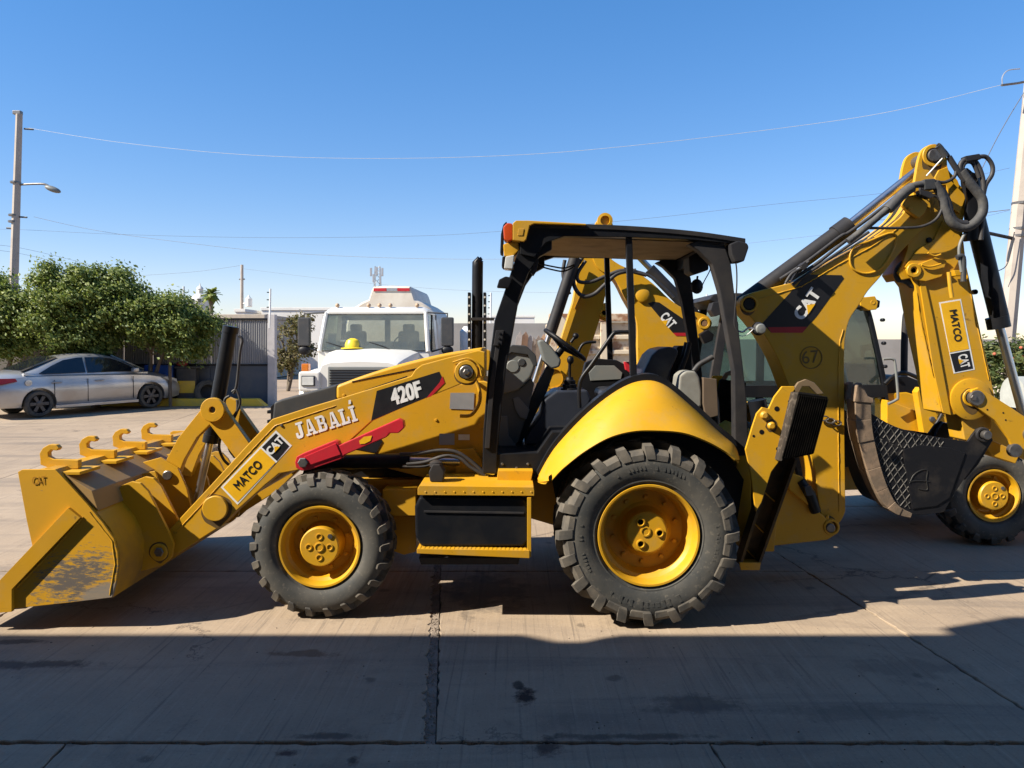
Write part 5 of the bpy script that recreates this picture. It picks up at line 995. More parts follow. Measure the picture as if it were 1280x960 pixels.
# cab
yn, yf = 7.72, mi2(7.72)
b = B(); b.px([(884, 375), (890, 368), (905, 366), (1080, 371), (1088, 378), (1086, 386), (900, 382)], yn, yn - 0.04, yf + 0.04, 0.02); b.obj('cab_roof', DARKD, m2)
fp = catmull([P(x, y, yn) for x, y in [(1080, 382), (1087, 400), (1096, 440), (1104, 480), (1110, 525)]], 3); bp = catmull([P(x, y, yn) for x, y in [(1113, 525), (1109, 480), (1101, 440), (1092, 400), (1086, 380)]], 3)
for yy in (yn, yf - 0.07):
    b = B(); b.prism([Vector((p.x, yy, p.z)) for p in fp + bp], (0, 0.07, 0), 0.006); b.obj('front_post', DARK, m2)
    b = B(); w = [P(x, y, yn) for x, y in [(904, 382), (914, 382), (900, 470), (895, 540), (884, 540), (889, 470)]]; b.prism([Vector((p.x, yy, p.z)) for p in w], (0, 0.07, 0), 0.006); b.obj('rear_post', DARKD, m2)
    b = B(); w = [P(x, y, yn) for x, y in [(985, 382), (995, 382), (992, 540), (982, 540)]]; b.prism([Vector((p.x, yy, p.z)) for p in w], (0, 0.06, 0), 0.006); b.obj('middle_post', DARK, m2)
    b = B(); w = [P(x, y, yn) for x, y in [(890, 482), (1106, 481), (1108, 497), (888, 497)]]; b.prism([Vector((p.x, yy, p.z)) for p in w], (0, 0.05, 0), 0.006); b.obj('door_rail', DARK, m2)
    b = B(); w = [P(x, y, yn) for x, y in [(912, 384), (1080, 384), (1090, 420), (1103, 481), (893, 482), (900, 440)]]; b.prism([Vector((p.x, yy + 0.03, p.z)) for p in w], (0, 0.006, 0)); b.obj('side_window', GLS, m2, 0)
    b = B(); w = [P(x, y, yn) for x, y in [(888, 497), (1103, 497), (1108, 560), (1000, 575), (884, 540)]]; b.prism([Vector((p.x, yy + 0.03, p.z)) for p in w], (0, 0.006, 0)); b.obj('lower_window', GLS, m2, 0)
q0, q1 = P(1083, 385, yn), P(1106, 480, yn)
b = B(); b.prism([(q0.x, yn + 0.08, q0.z), (q1.x, yn + 0.08, q1.z), (q1.x + 0.01, yn + 0.08, q1.z), (q0.x + 0.01, yn + 0.08, q0.z)], (0, yf - yn - 0.16, 0)); b.obj('windscreen', GLS, m2, 0)
b = B(); b.px([(885, 535), (1110, 545), (1112, 585), (885, 585)], yn, yn + 0.05, yf - 0.05, 0.01); b.obj('cab_floor', DARK, m2)
b = B(); b.px([(1075, 372), (1094, 370), (1098, 378), (1096, 387), (1086, 388), (1076, 382)], yn - 0.06, yn - 0.06, yn + 0.12, 0.008); b.obj('lamp_box', YEL, m2)
b = B(); q = P(1091, 378, yn - 0.06); b.lathe([(0.022, 0.0), (0.02, -0.004), (0.012, -0.002), (0.001, -0.002)], q, 'Y', 16); b.obj('lamp_lens', YELW, m2)
b = B(); b.px([(1096, 374), (1101, 376), (1100, 384), (1096, 386)], yn - 0.06, yn - 0.05, yn + 0.1, 0.004); b.obj('lamp_lens', BLK, m2)
b = B(); b.px([(890, 378), (900, 377), (904, 392), (892, 396), (887, 388)], yn - 0.02, yn - 0.06, yn + 0.1, 0.008); b.obj('rear_work_lamp', DARKD, m2)
b = B(); b.px([(1078, 432), (1088, 430), (1088, 438), (1082, 438), (1081, 446), (1083, 452), (1079, 448), (1077, 440)], 7.9, 7.9, 7.95, 0.004); b.obj('door_handle', BLK, m2)
b = B(); b.px([(1056, 470), (1066, 452), (1088, 460), (1098, 478), (1098, 520), (1056, 520)], 8.1, 8.1, 8.5, 0.03); b.obj('dash_console', BLK, m2)
b = B(); b.px([(985, 500), (985, 440), (998, 430), (1010, 440), (1012, 480), (1045, 488), (1045, 520), (985, 520)], 8.0, 8.02, 8.42, 0.03); b.obj('seat', SEAT, m2)
for k in range(3): pin(1103 + k * 1.5, 400 + k * 29, yn - 0.01, 2.2, 0.03, m2, BLK, 'door_hinge', n=8)
# loader linkage beside the hood
b = B(); b.px([(1145, 490), (1149, 484), (1160, 485), (1164, 492), (1172, 528), (1166, 548), (1154, 545)], 7.52, 7.50, 7.60, 0.008); b.obj('loader_lever', YEL, m2); pin(1158, 489.5, 7.50, 4.5, 0.02, m2); pin(1164.5, 524, 7.50, 3.5, 0.02, m2)
ar = [(1150, 545), (1180, 520), (1200, 538), (1230, 552), (1262, 575), (1300, 600), (1380, 640), (1376, 662), (1350, 656), (1290, 622), (1250, 600), (1215, 575), (1165, 575)]
for yy in (7.54, mi2(7.54) - 0.1):
    b = B(); w = [P(x, y, 7.54) for x, y in ar]; b.prism([Vector((p.x, yy, p.z)) for p in w], (0, 0.10, 0), 0.008); b.obj('loader_arm', YEL, m2)
b = B(); b.px([(1110, 500), (1150, 515), (1158, 545), (1150, 575), (1110, 575)], 7.6, 7.62, 7.78, 0.01); b.obj('side_panel', YEL, m2)
hose([(1165, 560), (1172, 545), (1190, 540), (1202, 548)], 7.45, 0.02, m2, YEL, 'grab_loop'); hose([(1160, 545), (1170, 530), (1178, 515), (1176, 508)], 7.45, 0.012, m2, HOSE)
b = B(); b.cyl(P(1200, 545, 7.45), P(1212, 551, 7.45), 0.05); b.obj('pivot_tube', YEL, m2)
bs = [(1372, 690), (1376, 630), (1400, 600), (1425, 588), (1470, 600), (1440, 690)]
w = [P(x, y, 7.2) for x, y in bs]
for yy in (7.05, mi2(7.05) - 0.03):
    b = B(); b.prism([Vector((p.x, yy, p.z)) for p in w], (0, 0.03, 0), 0.004); b.obj('bucket_side', YELW, m2)
o1 = [(p.x, p.z) for p in w[:5]]; b = B(); b.loft([[Vector((x, y, z)) for x, z in o1 + [(x + 0.03, z - 0.0) for x, z in o1[::-1]]] for y in (7.08, mi2(7.08))]); b.obj('bucket_shell', YELW, m2, 40)
# rear fender, rear frame, stabilisers
T2 = catmull([P(x, y, 7.75) for x, y in [(1085, 585), (1060, 540), (1010, 520), (960, 530), (920, 570)]], 4)
for s_ in (1, -1):
    rings = [[Vector((p.x, (Y2 + s_ * (v - Y2)), p.z + dz)) for v, dz in ((7.76, 0.0), (7.55, 0.0), (7.42, -0.04), (7.43, -0.07), (7.55, -0.03), (7.76, -0.03))] for p in T2]
    b = B(); b.loft(rings); b.obj('rear_fender', YEL, m2, 50)
    b = B(); w = [P(x, y, 7.6) for x, y in [(890, 520), (905, 520), (905, 640), (885, 640)]]; b.prism([Vector((p.x, Y2 + s_ * (7.62 - Y2), p.z)) for p in w], (0, s_ * 0.1, 0), 0.006); b.obj('stabiliser_leg', YEL, m2)
b = B(); b.px([(868, 545), (930, 545), (930, 640), (868, 640)], 7.9, 7.9, mi2(7.9), 0.01); b.obj('rear_frame', YELW, m2)
# boom and stick
Yb2 = 8.10
bm2 = catmull([P(x, y, Yb2) for x, y in [(889, 408), (888, 399), (880, 393), (856, 386), (837, 374), (817, 355), (796, 340), (775, 331), (757, 318), (746, 306), (740, 318), (748, 336), (764, 345), (772, 354), (781, 372), (790, 388), (796, 404), (797, 440), (799, 500), (803, 580), (812, 605), (822, 600), (832, 560), (846, 500), (858, 450), (872, 424)]], 3, closed=True)
b = B(); b.prism([Vector((p.x, Yb2, p.z)) for p in bm2], (0, 0.26, 0), 0.008); b.obj('boom', YEL, m2, 40)
ringboss(880, 404, Yb2, 7.5, 4.5, 0.02, m2); pin(880, 404, Yb2, 4.2, 0.015, m2, mat('brown_pin', (0.22, 0.12, 0.06), 0.6))
b = B(); b.px([(872, 418), (882, 412), (890, 418), (888, 426), (878, 430)], Yb2, Yb2 - 0.1, Yb2, 0.01); b.obj('pivot_hub', BLK, m2)
b = B(); b.lathe([(S(9, Yb2), 0.01), (S(9, Yb2), -0.02), (S(7, Yb2), -0.028), (0.001, -0.028)], P(803, 369, Yb2), 'Y', 28); b.obj('boom_boss', YEL, m2)
decal([(810, 379), (816, 377), (824, 378), (856, 400), (868, 418), (860, 416), (841, 416)], Yb2, DECK, m2, 'logo_panel'); decal([(841, 416), (864, 416), (868, 420), (845, 420)], Yb2, DECR, m2, 'red_stripe', gap=0.003)
catlogo(m2, Yb2, (824, 397), (837, 412), 12.5, gap=0.0045)
b = B(); b.cyl(P(812, 336, 8.25), P(876, 402, 8.25), 0.062, n=20); b.obj('boom_cylinder', DARKD, m2)
b = B(); b.cyl(P(760, 282, 8.25), P(815, 338, 8.25), 0.032); b.obj('boom_rod', CHR, m2)
st2 = [(746, 276), (753, 268.5), (762, 271), (766, 280), (768, 300), (762, 345), (757, 368), (752, 392), (735, 445), (716, 500), (700, 545), (680, 552), (664, 530), (669, 510), (690, 462), (704, 415), (716, 378), (722, 345), (732, 305)]
b = B(); w = [P(x, y, Yb2 + 0.02) for x, y in st2]; b.prism(w, (0, 0.22, 0), 0.008); b.obj('stick', YEL, m2, 40)
b = B(); b.lathe([(S(9.5, Yb2), 0.03), (S(9.5, Yb2), -0.03), (S(6, Yb2), -0.034), (S(5.5, Yb2), 0.0), (0.001, 0.0)], P(756, 276, Yb2), 'Y', 24); b.obj('head_boss', YEL, m2)
ringboss(692, 473, Yb2 + 0.02, 14, 11.5, 0.02, m2); ringboss(755, 391, Yb2 + 0.02, 6, 3, 0.02, m2)
b = B(); b.px([(748, 382), (757, 378), (764, 390), (758, 402), (749, 398)], Yb2, Yb2 + 0.03, Yb2 + 0.09, 0.006); b.obj('lock_lug', YEL, m2)
b = B(); b.cyl(P(719, 322, 8.0), P(688, 416, 8.0), 0.062, n=18); b.obj('bucket_cylinder', DARKD, m2)
b = B(); b.cyl(P(689, 412, 8.0), P(668, 478, 8.0), 0.03); b.obj('bucket_rod', CHR, m2)
b = B(); b.px([(724, 372), (727, 368), (724, 382), (718, 386)], Yb2, Yb2 - 0.03, Yb2 + 0.02, 0.004); b.obj('hydraulic_fitting', YELW, m2)
for p_, r in (([(728, 322), (718, 340), (718, 358), (728, 370), (742, 368), (756, 356), (772, 342), (795, 338)], 0.022), ([(732, 326), (722, 342), (724, 352), (740, 352), (760, 344), (780, 338), (808, 344)], 0.020), ([(780, 336), (810, 344), (830, 360), (842, 372)], 0.016), ([(706, 325), (704, 345), (712, 368)], 0.02)): hose(p_, 8.02, r, m2)
bk2 = catmull([P(x, y, 8.0) for x, y in [(690, 545), (720, 535), (770, 540), (800, 560), (790, 600), (750, 625), (705, 620), (685, 590)]], 3, closed=True)
b = B(); b.prism([Vector((p.x, 7.98, p.z)) for p in bk2], (0, 0.5, 0), 0.02); b.obj('digging_bucket', BB, m2)
world_mode()

# ================================================================ VEHICLES BEHIND
def bool_cut(o, cutters):
    for c in cutters:
        md = o.modifiers.new('cut', 'BOOLEAN'); md.operation = 'DIFFERENCE'; md.object = c; md.solver = 'EXACT'
    dg = bpy.context.evaluated_depsgraph_get(); dg.update()
    me = bpy.data.meshes.new_from_object(o.evaluated_get(dg)); old = o.data; o.modifiers.clear(); o.data = me
    for p in me.polygons: p.use_smooth = True
    me.set_sharp_from_angle(angle=R(30))
    for c in cutters: bpy.data.objects.remove(c)
def road_wheel(parent, x, y, z, r, w, sgn, m_rim, spokes=6):
    """y = outer face; axis along local Y, running inwards for sgn"""
    wh = bpy.data.objects.new('wheel', None); col.objects.link(wh); wh.parent = parent
    c = (x, y, z); b = B(); b.lathe([(r * 0.66, 0.02), (r * 0.70, 0.0), (r * 0.9, 0.0), (r * 0.98, 0.03), (r, 0.06), (r, w - 0.05), (r * 0.92, w), (r * 0.66, w)], c, 'Y', 40, sgn, caps=False); b.obj('tyre', RUB, wh, 40)
    b = B(); b.lathe([(r * 0.70, 0.012), (r * 0.66, 0.004), (r * 0.63, 0.02), (r * 0.6, 0.10), (0.001, 0.10)], c, 'Y', 32, sgn, caps=False); b.obj('rim', BLK, wh, 40)
    for k in range(spokes):
        a = 2 * math.pi * k / spokes; d = Vector((math.cos(a), 0, math.sin(a))); t_ = Vector((-d.z, 0, d.x)); q = Vector(c) + Vector((0, sgn * 0.02, 0))
        b = B(); b.prism([q + d * r * 0.1 - t_ * r * 0.10, q + d * r * 0.66 - t_ * r * 0.13, q + d * r * 0.66 + t_ * r * 0.13, q + d * r * 0.1 + t_ * r * 0.10], (0, sgn * 0.03, 0), 0.006); b.obj('spoke', m_rim, wh)
    b = B(); b.lathe([(r * 0.2, 0.05), (r * 0.2, 0.012), (r * 0.12, 0.006), (0.001, 0.006)], c, 'Y', 16, sgn); b.obj('hub_cap', m_rim, wh)

# ---- silver sedan
def carpaint():
    m, t, p = nodes('silver_car_paint'); p.inputs['Metallic'].default_value = 0.55; p.inputs['Roughness'].default_value = 0.32; p.inputs['Coat Weight'].default_value = 0.6; p.inputs['Coat Roughness'].default_value = 0.08
    f = ramp(t, noise(t, 2.0, 5), 0.35, 0.75, (0.44, 0.45, 0.46), (0.36, 0.34, 0.32)); t.links.new(f, p.inputs['Base Color']); return m
CP = carpaint(); TINT = mat('tinted_glass', (0.012, 0.014, 0.018), 0.08, spec=0.8, rvar=0.03)
ah = R(52); rw = P(50, 516, 17.9); hd = Vector((math.cos(ah), math.sin(ah), 0)); nr = Vector((math.sin(ah), -math.cos(ah), 0))
cpos = Vector((rw.x, rw.y, 0)) + hd * 1.32 - nr * 0.86; cz = gz(cpos.y)
car = thing('sedan', 'dusty silver four-door sedan with dark wheels parked by the trees', 'car', (cpos.x, cpos.y, cz), ah, local=True)
car.rotation_euler[1] = -math.atan(0.02) * math.sin(ah)
stn = [(-2.27, .38, .74, .80, .62), (-2.22, .28, .90, .96, .74), (-2.0, .24, .97, 1.05, .84), (-1.6, .22, .985, 1.08, .87), (-1.0, .20, .985, 1.03, .875), (-0.4, .20, .97, 1.0, .88), (0.3, .20, .95, .98, .88), (0.9, .20, .93, 0.97, .875), (1.3, .20, .90, .965, .865), (1.7, .21, .82, .90, .85), (2.0, .23, .70, .80, .80), (2.18, .26, .60, .68, .70), (2.27, .34, .52, .58, .56)]
rings = []
for x, zb, zbelt, zt, w in stn:
    h = [(0.0, zb), (w * .6, zb), (w * .92, zb + .02), (w * .985, zb + .14), (w, zb + (zbelt - zb) * .5), (w * .995, zb + (zbelt - zb) * .68), (w * .975, zb + (zbelt - zb) * .74), (w * .955, zbelt - .04), (w * .90, zbelt), (w * .6, zt), (0, zt + .012)]
    rings.append([Vector((x, -y, z)) for y, z in h] + [Vector((x, y, z)) for y, z in h[-2:0:-1]])
b = B(); b.loft(rings); body = b.obj('body', CP, car, 40)
cut = []
for x in (-1.32, 1.32):
    for s_ in (-1, 1):
        b = B(); b.cyl((x, s_ * 1.2, 0.315), (x, s_ * 0.58, 0.315), 0.37, n=36); cut.append(b.obj('cutter', BLK, None))
for c_ in cut: c_.location = car.location; c_.rotation_euler = car.rotation_euler
bpy.context.view_layer.update(); bool_cut(body, cut)
rf = [(-1.62, 1.05, .80, 1.06, .60), (-1.2, 1.0, .80, 1.22, .62), (-0.75, .98, .80, 1.385, .60), (-0.3, .97, .80, 1.45, .58), (0.15, .96, .80, 1.445, .58), (0.5, .95, .79, 1.37, .59), (0.9, .94, .78, 1.18, .62), (1.28, .95, .77, .98, .66)]
rings = []
def side_y(x, z):
    for i in range(len(rf) - 1):
        if rf[i][0] <= x <= rf[i + 1][0]:
            u = (x - rf[i][0]) / (rf[i + 1][0] - rf[i][0]); a = [rf[i][k] + (rf[i + 1][k] - rf[i][k]) * u for k in range(5)]
            t_ = (z - a[1]) / max(0.01, a[3] - 0.05 - a[1]); return a[2] + (a[4] - a[2]) * min(max(t_, 0), 1)
    return 0.7
for x, zb, wb, zt, wt in rf:
    h = [(wb, zb - 0.06), (wb, zb), (wt, zt - .05), (wt * .85, zt - 0.008), (0, zt + .02)]
    rings.append([Vector((x, -y, z)) for y, z in h] + [Vector((x, y, z)) for y, z in h[-2::-1]])
b = B(); b.loft(rings); b.obj('roof', CP, car, 40)
for s_ in (-1, 1):
    for poly in ([(-1.32, 1.02), (-1.0, 1.185), (-0.72, 1.315), (-0.40, 1.365), (-0.27, 1.37), (-0.27, 1.0), (-1.2, 1.005)], [(-0.22, 1.37), (0.15, 1.365), (0.42, 1.32), (0.72, 1.19), (1.0, 1.035), (0.98, 0.985), (-0.22, 0.995)]):
        b = B(); n_ = []
        for x, z in poly: n_.append(Vector((x, s_ * (side_y(x, z) + 0.03), z)))
        ctr = sum(n_, Vector()) / len(n_); vs = [b.bm.verts.new(v) for v in n_]; cv = b.bm.verts.new(ctr + Vector((0, s_ * 0.006, 0)))
        for i in range(len(vs)): b.bm.faces.new((vs[i], vs[(i + 1) % len(vs)], cv))
        b.obj('side_window', TINT, car, 60)
    b = B(); b.obox((0.88, s_ * 0.92, 1.02), (0.07, 0, 0), (0, 0.09, 0), (0, 0, 0.055), 0.03); b.obj('door_mirror', CP, car)
    for x in (-0.95, 0.02):
        b = B(); b.tube([(x - 0.1, s_ * 0.872, 0.80), (x - 0.06, s_ * 0.90, 0.805), (x + 0.08, s_ * 0.90, 0.805), (x + 0.1, s_ * 0.872, 0.80)], 0.016, 8); b.obj('door_handle', CP, car)
    for x in (-0.25, 0.85, -1.0):
        b = B(); b.box(x - 0.006, x + 0.006, s_ * 0.878 - 0.004, s_ * 0.878 + 0.004, 0.30, 0.86); b.obj('door_gap', BLK, car)
    b = B(); b.prism([(-2.25, s_ * 0.70, .80), (-2.10, s_ * 0.838, .80), (-1.78, s_ * 0.872, .86), (-1.82, s_ * 0.868, .93), (-2.1, s_ * 0.80, .94), (-2.24, s_ * 0.68, .92)], (0, s_ * 0.012, 0), 0.004); b.obj('tail_lamp', mat('tail_lens', (0.35, 0.02, 0.02), 0.2), car)
    b = B(); b.prism([(2.16, s_ * 0.62, .62), (1.80, s_ * 0.842, .70), (1.62, s_ * 0.85, .80), (1.85, s_ * 0.80, .80), (2.1, s_ * 0.68, .72)], (0, s_ * 0.012, 0), 0.003); b.obj('head_lamp', LENS, car)
    b = B(); b.box(-0.98, 0.98, s_ * 0.86 - 0.02, s_ * 0.86 + 0.02, 0.19, 0.26, 0.01); b.obj('side_skirt', CP, car)
    for x in (-1.32, 1.32): road_wheel(car, x, s_ * 0.872, 0.315, 0.315, 0.21, -s_, mat('dark_alloy', (0.07, 0.07, 0.075), 0.4, metal=0.5), 6)
b = B(); w = [(-1.60, 0.62, 1.075), (-0.80, 0.50, 1.375), (-0.80, -0.50, 1.375), (-1.60, -0.62, 1.075)]; b.prism(w, (-0.02, 0, 0.03)); b.obj('rear_window', TINT, car, 0)
b = B(); w = [(1.22, 0.66, 1.0), (0.46, 0.50, 1.385), (0.46, -0.50, 1.385), (1.22, -0.66, 1.0)]; b.prism(w, (0.02, 0, 0.03)); b.obj('windscreen', TINT, car, 0)
b = B(); b.lathe([(0.075, 0.0), (0.075, 0.006), (0.06, 0.008), (0.001, 0.008)], (-1.55, -0.868, 0.82), 'Y', 24, -1); b.obj('fuel_flap', CP, car)
b = B(); b.box(-2.3, -2.25, -0.26, 0.26, 0.62, 0.74, 0.006); b.obj('number_plate', DECW, car)
world_mode()

# ---- white tanker truck
TW = mat('truck_white', (0.62, 0.605, 0.56), 0.35, dirt=(0.60, 0.55, 0.48), dirt_amt=0.45, dirt_scale=1.6, lo=0.45, hi=0.75)
CRM = mat('tank_cream', (0.62, 0.56, 0.47), 0.5, dirt=(0.45, 0.36, 0.27), dirt_amt=0.7, dirt_scale=2.2, lo=0.4, hi=0.7)
WSG = glassmat('truck_glass', (0.80, 0.86, 0.82), 0.05)
def dusty(m, amt, colr):  # mixes a flat diffuse haze into a glass material
    t = m.node_tree; o = [n for n in t.nodes if n.type == 'OUTPUT_MATERIAL'][0]; s_ = o.inputs[0].links[0].from_socket
    d = t.nodes.new('ShaderNodeBsdfDiffuse'); d.inputs[0].default_value = (*colr, 1); mx = t.nodes.new('ShaderNodeMixShader'); t.links.new(ramp(t, noise(t, 2.2, 5), 0.3, 0.75, (amt * 0.6,) * 3, (amt * 1.3,) * 3), mx.inputs[0]); t.links.new(s_, mx.inputs[1]); t.links.new(d.outputs[0], mx.inputs[2]); t.links.new(mx.outputs[0], o.inputs[0])
dusty(WSG, 0.24, (0.34, 0.35, 0.27)); dusty(GLS, 0.10, (0.30, 0.36, 0.33))  # truck glass: reflected haze painted in as diffuse colour
tq = P(467, 437, 15.9); tz = gz(15.9)
trk = thing('tanker_truck', 'white tanker truck with bonneted cab and cream tank facing the yard', 'truck', (tq.x, tq.y, tz), R(-92), local=True)
W = 1.17
# cab shell: floor, rear wall, roof, pillars
b = B(); b.prism([(-1.5, -W, .75), (0.0, -W, .75), (0.0, -W, 1.62), (-1.5, -W, 1.62)], (0, 2 * W, 0), 0.03); b.obj('cab_body', TW, trk)
b = B(); rings = []
for x, z, w in ((-1.55, 2.44, W * .93), (-1.2, 2.53, W * .93), (-0.45, 2.55, W * .92), (-0.26, 2.50, W * .92), (-0.20, 2.44, W * .92)):
    rings.append([Vector((x, -w, 2.40)), Vector((x, -w, z - .06)), Vector((x, -w + .1, z)), Vector((x, w - .1, z)), Vector((x, w, z - .06)), Vector((x, w, 2.40))])
b.loft(rings); b.obj('cab_roof', TW, trk, 45)
for s_ in (-1, 1):
    b = B(); b.tube([(0.0, s_ * (W - .04), 1.6), (-0.24, s_ * (W - .12), 2.42)], 0.05, 8); b.obj('windscreen_pillar', TW, trk)
    b = B(); b.prism([(-1.5, s_ * (W - 0.02), 1.6), (-1.12, s_ * (W - 0.02), 1.6), (-1.15, s_ * (W * .93 - 0.01), 2.42), (-1.5, s_ * (W * .93 - 0.01), 2.42)], (0, -s_ * 0.05, 0), 0.01); b.obj('rear_pillar', TW, trk)
    b = B(); b.prism([(-1.12, s_ * (W - .03), 1.62), (-0.06, s_ * (W - .03), 1.62), (-0.27, s_ * (W * .93 - .02), 2.4), (-1.15, s_ * (W * .93 - .02), 2.4)], (0, -s_ * 0.01, 0)); b.obj('side_window', WSG, trk, 0)
    b = B(); b.box(-0.42, -0.38, s_ * (W - 0.02) - 0.015, s_ * (W - 0.02) + 0.015, 1.62, 2.38); b.obj('vent_frame', BLK, trk)
    b = B(); b.box(-0.28, -0.14, s_ * (W + .34) - .13, s_ * (W + .34) + .13, 1.72, 2.32, 0.03); b.obj('mirror', GRYD, trk)
    b = B(); b.tube([(-0.2, s_ * W * .93, 2.42), (-0.2, s_ * (W + .34), 2.40), (-0.2, s_ * (W + .34), 1.70), (-0.25, s_ * W, 1.60)], 0.018, 8); b.obj('mirror_arm', GRYD, trk)
    b = B(); b.ball((-0.2, s_ * (W + .34), 1.63), 0.06, 0.13, 0.10); b.obj('convex_mirror', BLK, trk)
    # front fender with lamp
    rg = []
    for a in range(0, 181, 15):
        c_, s2 = math.cos(R(a)), math.sin(R(a)); rg.append([Vector((0.62 + 0.62 * c_, s_ * y, 0.62 + 0.60 * s2 + dz)) for y, dz in ((0.78, .06), (1.02, .05), (W, 0.0), (W + 0.02, -.06), (W - 0.02, -.06), (1.0, -.02), (0.78, 0.0))])
    b = B(); b.loft(rg); b.obj('front_fender', TW, trk, 50)
    b = B(); b.box(1.18, 1.34, s_ * 0.94 - 0.22, s_ * 0.94 + 0.20, 0.86, 1.24, 0.05); b.obj('lamp_pod', TW, trk)
    b = B(); b.box(1.335, 1.36, s_ * 0.96 - 0.13, s_ * 0.96 + 0.13, 0.96, 1.16, 0.01); hl = b.obj('head_lamp', GRYD, trk)
    b = B(); b.box(1.355, 1.375, s_ * 0.96 - 0.11, s_ * 0.96 + 0.11, 0.98, 1.14, 0.008); b.obj('lens', LENS, hl)
    b = B(); b.box(0.95, 1.10, s_ * 1.10 - 0.07, s_ * 1.10 + 0.07, 1.22, 1.38, 0.02); b.obj('turn_lamp', mat('orange_lens', (0.55, 0.16, 0.02), 0.3), trk)
    road_wheel(trk, 0.62, s_ * (W - 0.02), 0.50, 0.50, 0.26, -s_, TW, 8)
    for x in (-3.0, -4.2): road_wheel(trk, x, s_ * (W - 0.02), 0.50, 0.50, 0.5, -s_, TW, 8)
# bonnet
rings = []
for x, z, w in ((0.0, 1.64, .98), (0.35, 1.60, .92), (0.85, 1.52, .84), (1.15, 1.45, .78), (1.27, 1.40, .76)):
    rings.append([Vector((x, -w, 0.72)), Vector((x, -w, z - .16)), Vector((x, -w + .05, z - .05)), Vector((x, -w + .2, z)), Vector((x, 0, z + .03)), Vector((x, w - .2, z)), Vector((x, w - .05, z - .05)), Vector((x, w, z - .16)), Vector((x, w, 0.72))])
b = B(); b.loft(rings); b.obj('bonnet', TW, trk, 40)
b = B(); b.box(1.262, 1.30, -0.60, 0.60, 0.80, 1.33, 0.02); gr = b.obj('grille', GRY, trk)
for k in range(9):
    b = B(); z = 0.85 + k * 0.05; b.box(1.295, 1.315, -0.56, 0.56, z, z + 0.022, 0.003); b.obj('grille_slat', BLK, gr)
b = B(); b.box(1.25, 1.42, -1.12, 1.12, 0.42, 0.70, 0.03); b.obj('bumper', CHR, trk)
b = B(); b.prism([(0.02, -W + .10, 1.63), (0.02, W - .10, 1.63), (-0.23, W - .17, 2.40), (-0.23, -W + .17, 2.40)], (0.01, 0, 0.003)); b.obj('windscreen', WSG, trk, 0)
b = B(); b.box(-0.30, 0.0, -W + .06, W - .06, 1.60, 1.66, 0.01); b.obj('dashboard', GRY, trk)
for y in (-0.62, 0.55):
    b = B(); b.box(-1.15, -1.0, y - 0.23, y + 0.23, 1.45, 2.05, 0.06); b.box(-1.13, -1.02, y - 0.13, y + 0.13, 2.02, 2.2, 0.04); b.obj('seat', GRYD, trk)
b = B(); b.box(-1.5, -1.46, -W + .06, W - .06, 1.6, 1.82); b.box(-1.5, -1.46, -W + .06, W - .06, 2.3, 2.42); b.box(-1.5, -1.46, -0.06, 0.06, 1.8, 2.32); b.obj('cab_rear_wall', GRY, trk)
ringp = [Vector((-0.42, 0.55 + 0.22 * math.cos(2 * math.pi * k / 24), 1.72 + 0.22 * math.sin(2 * math.pi * k / 24))) for k in range(25)]
b = B(); b.tube(ringp, 0.016, 8, caps=False); b.obj('steering_wheel', BLK, trk)
b = B(); b.prism([(-0.05, -0.2, 1.67), (0.0, 0.05, 1.67), (-0.1, 0.15, 1.75), (-0.15, -0.12, 1.75)], (0, 0, 0.02)); b.obj('paper', DECW, trk)
b = B(); b.prism([(0.0, 0.4, 1.67), (-0.02, 0.7, 1.67), (-0.1, 0.72, 1.8), (-0.12, 0.45, 1.8)], (0.01, 0, 0.0)); b.obj('paper', TANK, trk)
b = B(); b.prism([(-0.02, -0.98, 1.70), (-0.02, -0.80, 1.70), (-0.10, -0.80, 1.98), (-0.10, -0.97, 1.98)], (0.005, 0, 0.0)); b.obj('window_sticker', mat('pale_green_sticker', (0.55, 0.68, 0.62), 0.5), trk)
for s_ in (-0.55, 0.35):
    b = B(); b.tube([(0.05, s_, 1.64), (0.02, s_ - 0.1, 1.70), (-0.03, s_ - 0.45, 1.80)], 0.01, 6); b.obj('wiper', BLK, trk)
for y in (-0.85, -0.18, 0.05, 0.28, 0.85):
    b = B(); b.ball((-0.36, y, 2.58), 0.05, 0.045, 0.045); b.obj('roof_marker', mat('faded_amber', (0.42, 0.28, 0.17), 0.5), trk)
# tank on the chassis
pr = [(0.0, 1.0), (0.6, 1.02), (0.92, 1.15), (1.06, 1.5), (1.08, 1.9), (1.07, 2.2), (1.02, 2.42), (0.90, 2.60), (0.70, 2.73), (0.54, 2.80), (0.47, 3.02), (0.42, 3.10), (0, 3.12)]
sec = [(y, z) for y, z in pr] + [(-y, z) for y, z in pr[-2:0:-1]]
b = B(); b.loft([[Vector((x, y * k, 2.0 + (z - 2.0) * k)) for y, z in sec] for x, k in ((-1.95, 0.96), (-2.0, 1.0), (-4.7, 1.0), (-4.75, 0.96))]); b.obj('tank', CRM, trk, 35)
for y0, y1 in ((-0.42, -0.12), (0.14, 0.42)):
    b = B(); b.box(-1.96, -1.93, y0, y1, 2.99, 3.06); b.obj('reflector_strip', DECR, trk)
b = B(); b.box(-1.96, -1.93, -0.11, 0.13, 2.99, 3.06); b.obj('reflector_strip', SILV, trk)
b = B(); b.box(-4.8, 0.2, -0.45, -0.33, 0.6, 0.95); b.box(-4.8, 0.2, 0.33, 0.45, 0.6, 0.95); b.obj('chassis_rail', DARK, trk)
world_mode()
